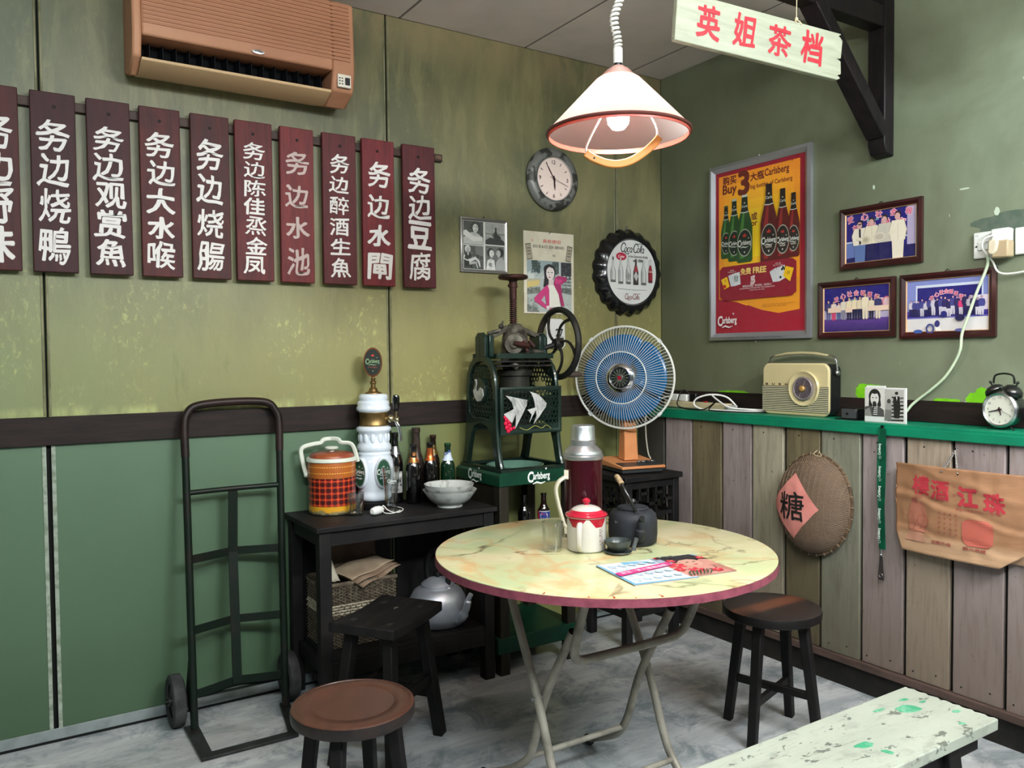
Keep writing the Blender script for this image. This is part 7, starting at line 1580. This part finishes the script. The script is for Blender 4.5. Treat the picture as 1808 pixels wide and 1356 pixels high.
b = MB(); b.tube(smooth_path([(*((pxz(.30, .86)[0], -.344, pxz(.30, .86)[1])),), (pxz(.42, .92)[0], -.344, pxz(.42, .92)[1]), (pxz(.55, .84)[0], -.344, pxz(.55, .84)[1]), (pxz(.66, .90)[0], -.344, pxz(.66, .90)[1]), (pxz(.74, .84)[0], -.344, pxz(.74, .84)[1]), (pxz(.82, .92)[0], -.344, pxz(.82, .92)[1])], 5), .0016, 6); b.build('sand_line', M('sand_yellow', (150, 150, 80), .5), fp)
# inside: ice cylinder, plates
b = MB(); b.lathe([(.060, 1.010), (.066, 1.02), (.066, 1.245), (.076, 1.248), (.078, 1.268), (.072, 1.274), (.0001, 1.275)], 40, c=(-1.066, -.205, 0)); b.build('ice_cylinder', M('cylinder_grey', (58, 58, 52), .5, .4, col2=(36, 36, 32), scale=12), ic)
for z in (1.288, 1.306): MB().box(-1.216, -.930, -.300, -.110, z, z+.007).build('slotted_plate', m_iron, ic, bevel=.001)
for y in (-.305, -.108): MB().box(-1.218, -.930, y-.008, y+.008, 1.322, 1.345).build('top_beam', m_cast, ic, bevel=.002)
for x, s in ((-1.205, 1), (-.945, -1)): MB().box(x-.012, x+.012, -.245, -.160, 1.33, 1.424).build('bearing_post', m_cast, ic, bevel=.004)
# gable and gear housing
b = MB(Matrix(((1, 0, 0, 0), (0, 0, -1, -.2), (0, 1, 0, 0), (0, 0, 0, 1)))); b.prism([(-1.205, 1.425), (-1.10, 1.468), (-1.035, 1.468), (-.935, 1.430), (-.935, 1.408), (-1.03, 1.440), (-1.10, 1.440), (-1.205, 1.400)], -.014, .014); b.build('yoke', m_grim, ic, bevel=.004)
b = MB(); b.lathe([(.030, 1.258), (.054, 1.275), (.064, 1.315), (.062, 1.37), (.056, 1.42), (.046, 1.45), (.028, 1.474), (.0001, 1.479)], 28, c=(-1.068, -.215, 0)); b.build('gear_housing', m_grim, ic, ang=60)
b = MB(); b.M = T(-1.095, -.262, 1.385) @ RZ(-.75) @ RX(PI/2); b.lathe([(.052, -.03), (.055, -.01), (.050, .004), (.034, .010), (.024, .016), (.018, .040), (.0001, .041)], 28); b.build('gear_cover', m_grim, ic, ang=50)
b = MB(); b.M = T(-1.108, -.274, 1.385) @ RZ(-.75) @ RX(PI/2); b.lathe([(.042, .000), (.042, .010), (.026, .013), (.0001, .013)], 28); b.build('pale_disc', M('worn_pale_iron', (110, 106, 96), .5, .3, col2=(74, 70, 62), scale=30), ic)
b = MB(); b.cyl((-1.118, -.286, 1.388), (-1.075, -.345, 1.375), .012, n=12); b.cyl((-1.088, -.318, 1.400), (-1.080, -.332, 1.352), .008, n=10); b.cyl((-1.070, -.330, 1.398), (-1.055, -.350, 1.37), .009, n=10); b.build('drive_shaft', m_rust, ic)
b = MB(); b.cyl((-1.05, -.235, 1.352), (-.935, -.235, 1.352), .011, n=12); b.cyl((-1.04, -.25, 1.320), (-.94, -.25, 1.325), .006, n=8); b.build('cross_shaft', m_grim, ic)
b = MB(); b.bar((-1.205, -.21, 1.432), (-1.150, -.23, 1.448), .020, .012); b.sph((-1.150, -.232, 1.462), .012, 10, 8); b.bar((-1.150, -.232, 1.46), (-1.142, -.236, 1.485), .022, .008); b.build('thumb_latch', m_grim, ic, bevel=.002)
b = MB(); b.tube([(-1.11, -.26, 1.325), (-1.12, -.275, 1.30), (-1.10, -.28, 1.285)], .016, 10); b.build('drain_boss', m_grim, ic)
# screw and handwheel
b = MB(); b.cyl((-1.066, -.2, 1.46), (-1.066, -.2, 1.66), .0115, n=14); b.cyl((-1.066, -.2, 1.585), (-1.066, -.2, 1.640), .0165, n=16); b.cyl((-1.066, -.2, 1.635), (-1.066, -.2, 1.662), .021, .017, 16); b.build('screw_spindle', m_rust, ic)
b = MB(); pts = [(-1.066+.0145*math.cos(2*PI*i/10), -.2+.0145*math.sin(2*PI*i/10), 1.468+.0090*i/10) for i in range(10*13)]; b.tube(pts, .0032, 5); b.build('screw_thread', m_rust, ic)
b = MB(); b.cyl((-1.084, -.205, 1.642), (-1.094, -.208, 1.642), .006, n=8); b.build('set_screw', m_rust, ic)
b = MB(); b.tube([(-1.066+.057*math.cos(a), -.2+.057*math.sin(a), 1.680) for a in [2*PI*i/40 for i in range(40)]], .0095, 10, closed=True); b.lathe([(.020, 1.662), (.022, 1.672), (.020, 1.684), (.0001, 1.686)], 20, c=(-1.066, -.2, 0))
for k in range(4): a = k*PI/2+.4; b.bar((-1.066, -.2, 1.674), (-1.066+.055*math.cos(a), -.2+.055*math.sin(a), 1.679), .014, .008)
b.build('hand_wheel', m_rust, ic)
# flywheel
FY, FZc, FX, FR = -.268, 1.388, -.872, .150
b = MB(); b.tube([(FX, FY+FR*math.cos(a), FZc+FR*math.sin(a)) for a in [2*PI*i/64 for i in range(64)]], .0140, 10, closed=True, flat=1.1)
b.M = T(FX, FY, FZc) @ RY(PI/2); b.lathe([(.020, -.022), (.024, -.01), (.024, .012), (.016, .022), (.0001, .024)], 22); b.M = Matrix.Identity(4)
fwl = b.build('flywheel', m_iron, ic)
for k in range(5):
    a0 = 2*PI*k/5+.35; b = MB(); pts = []
    for i in range(9):
        q = i/8; r_ = .02+(FR-.022)*q; a = a0+.75*math.sin(PI*q*.5)*q; pts.append((FX, FY+r_*math.cos(a), FZc+r_*math.sin(a)))
    b.tube(pts, [.0085-.0015*math.sin(PI*i/8) for i in range(9)], 8, flat=.8); b.build('spoke', m_iron, fwl)
b = MB(); b.cyl((-.925, FY+.03, FZc-.02), (FX, FY, FZc), .011, n=12); b.build('flywheel_axle', m_iron, ic)
b = MB(); b.M = T(FX, FY-.055, FZc-.138) @ RY(PI/2); b.lathe([(.010, 0), (.008, .012), (.013, .018), (.015, .045), (.012, .075), (.006, .088), (.0001, .090)], 18); b.build('crank_grip', M('grip_wood', (70, 60, 54), .5), fwl)
bo = thing('enamel_basin', 'pale green enamel basin standing inside the tray below the ice shaver', 'basin', (-1.066, -.205, .802))
b = MB(); b.lathe([(.080, 0), (.090, .008), (.116, .040), (.126, .050), (.128, .054), (.125, .055), (.114, .044), (.086, .012), (.0001, .008)], 48); b.build('basin_body', M('pale_green_enamel', (92, 126, 110), .15, coat=.5), bo, local=True, ang=60)

# ------------------------------------------------------------------ black stool under the fan
fs_ = thing('fret_stool', 'square black wooden stool with pierced apron carrying the table fan', 'stool', (-.455, -.28, 0))
MB().box(-.632, -.278, -.442, -.118, .757, .783).build('top', m_black, fs_, bevel=.004)
for xx in (-.618, -.330):
    for yy in (-.430, -.170): MB().box(xx, xx+.038, yy, yy+.038, 0, .757).build('leg', m_black, fs_, bevel=.003)
def fret(axis, fixed, nm):
    b = MB(); u0, u1 = (-.580, -.330) if axis == 'x' else (-.392, -.170)
    n_ = 5; W_ = (u1-u0)/n_
    def bx(ua, ub, za, zb):
        if axis == 'x': b.box(ua, ub, fixed-.009, fixed+.009, za, zb)
        else: b.box(fixed-.009, fixed+.009, ua, ub, za, zb)
    bx(u0, u1, .722, .757); bx(u0, u1, .590, .606)
    for i in range(1, n_): bx(u0+W_*i-.006, u0+W_*i+.006, .606 if i % 2 else .64, .722)
    bx(u0, u0+W_*1.2, .655, .668); bx(u1-W_*1.2, u1, .655, .668); bx(u0+W_*2-.006, u0+W_*3+.006, .640, .653); bx(u0+W_*1.0, u0+W_*2, .690, .702); bx(u0+W_*3, u0+W_*4, .690, .702)
    b.build('fret_apron', m_black, fs_)
fret('x', -.414, 'a'); fret('x', -.150, 'b'); fret('y', -.600, 'c'); fret('y', -.311, 'd')
for yy in (-.411, -.151): MB().box(-.585, -.328, yy-.010, yy+.010, .13, .158).build('stretcher', m_black, fs_, bevel=.002)
for xx in (-.599, -.311): MB().box(xx-.010, xx+.010, -.395, -.168, .13, .158).build('stretcher', m_black, fs_, bevel=.002)

# ------------------------------------------------------------------ table fan
fn = thing('table_fan', 'retro table fan with blue blades, white wire cage and orange stand', 'fan', (-.452, -.268, .783), (0, 0, -.20))
m_or = M('orange_plastic', (206, 140, 92), .4, col2=(194, 126, 80), scale=5); m_dgp = M('dark_grey_plastic', (48, 50, 50), .4)
def sl(b, x0, x1, y0, y1, z0, zf, zb): b.add([(x0, y0, z0), (x1, y0, z0), (x1, y1, z0), (x0, y1, z0), (x0, y0, zf), (x1, y0, zf), (x1, y1, zb), (x0, y1, zb)], [(3, 2, 1, 0), (4, 5, 6, 7), (0, 1, 5, 4), (1, 2, 6, 5), (2, 3, 7, 6), (3, 0, 4, 7)]); return b
b = sl(MB(), -.108, .108, -.118, .118, .004, .026, .026); b.build('lower_base', m_dgp, fn, local=True, bevel=.004)
b = sl(MB(), -.115, .115, -.128, .122, .024, .036, .058); b.build('orange_base', m_or, fn, local=True, bevel=.003)
b = sl(MB(), -.104, .106, -.118, -.045, .030, .0395, .0462); b.build('control_panel', m_dgp, fn, local=True, bevel=.001)
for i in range(4):
    b = MB(); b.M = T(.010+i*.024, -.062, .0455) @ RX(.11); b.box(-.009, .009, -.008, .008, 0, .008); b.build('button', m_steel if i != 2 else m_dgp, fn, local=True, bevel=.002)
b = MB(); b.add([(-.038, -.012, .050), (.038, -.012, .050), (.038, .052, .052), (-.038, .052, .052), (-.026, .006, .34), (.026, .006, .34), (.026, .048, .34), (-.026, .048, .34)], [(3, 2, 1, 0), (4, 5, 6, 7), (0, 1, 5, 4), (1, 2, 6, 5), (2, 3, 7, 6), (3, 0, 4, 7)]); b.build('neck', m_or, fn, local=True, bevel=.004)
GC_ = Vector((-.500, -.280, 1.228)); HM = T(*GC_) @ RZ(-1.006)       # head frame: -y faces out
b = MB(HM); b.M = HM @ RX(PI/2); b.lathe([(.030, .01), (.070, -.02), (.074, -.06), (.066, -.11), (.040, -.135), (.0001, -.14)], 32, cap=False); b.build('motor_housing', m_dgp, fn, ang=60)
b = MB(); b.cyl(HM @ Vector((0, .075, -.03)), WM(fn) @ Vector((0, .028, .335)), .022, .026, 14); b.build('tilt_joint', m_dgp, fn)
b = MB(HM); RR_ = .240
b.tube([(RR_*math.cos(a), 0, RR_*math.sin(a)) for a in [2*PI*i/80 for i in range(80)]], .0052, 8, closed=True); b.build('outer_ring', M('cage_white', (206, 208, 200), .35), fn)
t_cage = M('cage_wire', (196, 200, 198), .35)
b = MB(HM); b.tube([(.121*math.cos(a), -.050, .121*math.sin(a)) for a in [2*PI*i/60 for i in range(60)]], .0026, 6, closed=True); b.build('middle_ring', M('cage_white', (206, 208, 200), .35), fn)
def wire(b, a, prof_, r_): b.tube([(q*math.cos(a+d), y, q*math.sin(a+d)) for q, y, d in prof_], r_, 4)
b = MB(HM)
for i in range(96):
    a = 2*PI*i/96; wire(b, a, [(.236, -.003, 0), (.225, -.022, 0), (.19, -.040, 0), (.121, -.050, 0)], .0011)
for i in range(64):
    a = 2*PI*i/64; wire(b, a, [(.121, -.050, 0), (.08, -.054, .10), (.050, -.055, .16)], .0008)
o = b.build('front_wires', t_cage, fn); o['kind'] = 'stuff'
b = MB(HM)
for i in range(64):
    a = 2*PI*i/64
    for s in (-1, 1): wire(b, a, [(.238, .002, 0), (.228, .030, s*.06), (.18, .058, s*.16), (.10, .066, s*.24), (.055, .060, s*.28)], .0010)
o = b.build('rear_wires', M('rear_wire', (120, 120, 108), .4), fn); o['kind'] = 'stuff'
t = NT('blue_blade'); m_bl = t.set(Base_Color=(20, 86, 134), Roughness=.22, Coat_Weight=.3)
for k in range(4):
    b = MB(HM)
    def bl(u, v, k=k):
        r_ = .034+.170*v; wid = 1.66*(.95+.05*math.sin(PI*v))
        a = k*PI/2+.3+(u-.5)*wid; rr_ = r_*(1-.05*abs(2*u-1)**5*v); return (rr_*math.cos(a), .016+(u-.5)*.026, rr_*math.sin(a))
    b.grid(bl, 16, 10); o = b.build('blade', m_bl, fn, ang=60); s = o.modifiers.new('blade', 'SOLIDIFY'); s.thickness = .0018
b = MB(HM @ RX(PI/2)); b.lathe([(.034, -.02), (.036, .02), (.030, .035), (.0001, .036)], 28); b.build('blade_hub', m_bl, fn)
b = MB(HM @ RX(PI/2)); b.lathe([(.068, .050), (.067, .060), (.060, .067), (.051, .070), (.046, .066), (.044, .058)], 48, cap=False); b.build('chrome_ring', m_chrome, fn)
b = MB(HM @ RX(PI/2)); b.lathe([(.042, .057), (.0001, .058)], 40, cap=False); b.build('cap_disc', m_blackp, fn)
for k in range(16):
    a = 2*PI*k/16; b = MB(HM); b.bar((.016*math.cos(a), -.062, .016*math.sin(a)), (.041*math.cos(a), -.064, .041*math.sin(a)), .0030, .005, .0055, .005, upv=(0, 1, 0)); b.build('cap_rib', m_chrome, fn)
b = MB(HM @ RX(PI/2)); b.lathe([(.017, .058), (.017, .066), (.013, .071), (.0001, .072)], 28, cap=False); b.build('cap_centre', m_chrome, fn)
b = MB(HM @ RX(PI/2)); b.box(-.009, .009, -.009, .009, .0715, .0735); b.build('red_badge', M('badge_red', (130, 20, 40), .25), fn, bevel=.001)
b = MB(HM)
for a in (.78, 2.30, 3.95, 5.5):
    b.M = HM @ T(.240*math.cos(a), 0, .240*math.sin(a)) @ RY(-a); b.box(-.006, .008, -.008, .006, -.010, .010)
    b.M = HM
b.build('ring_clips', t_cage, fn)
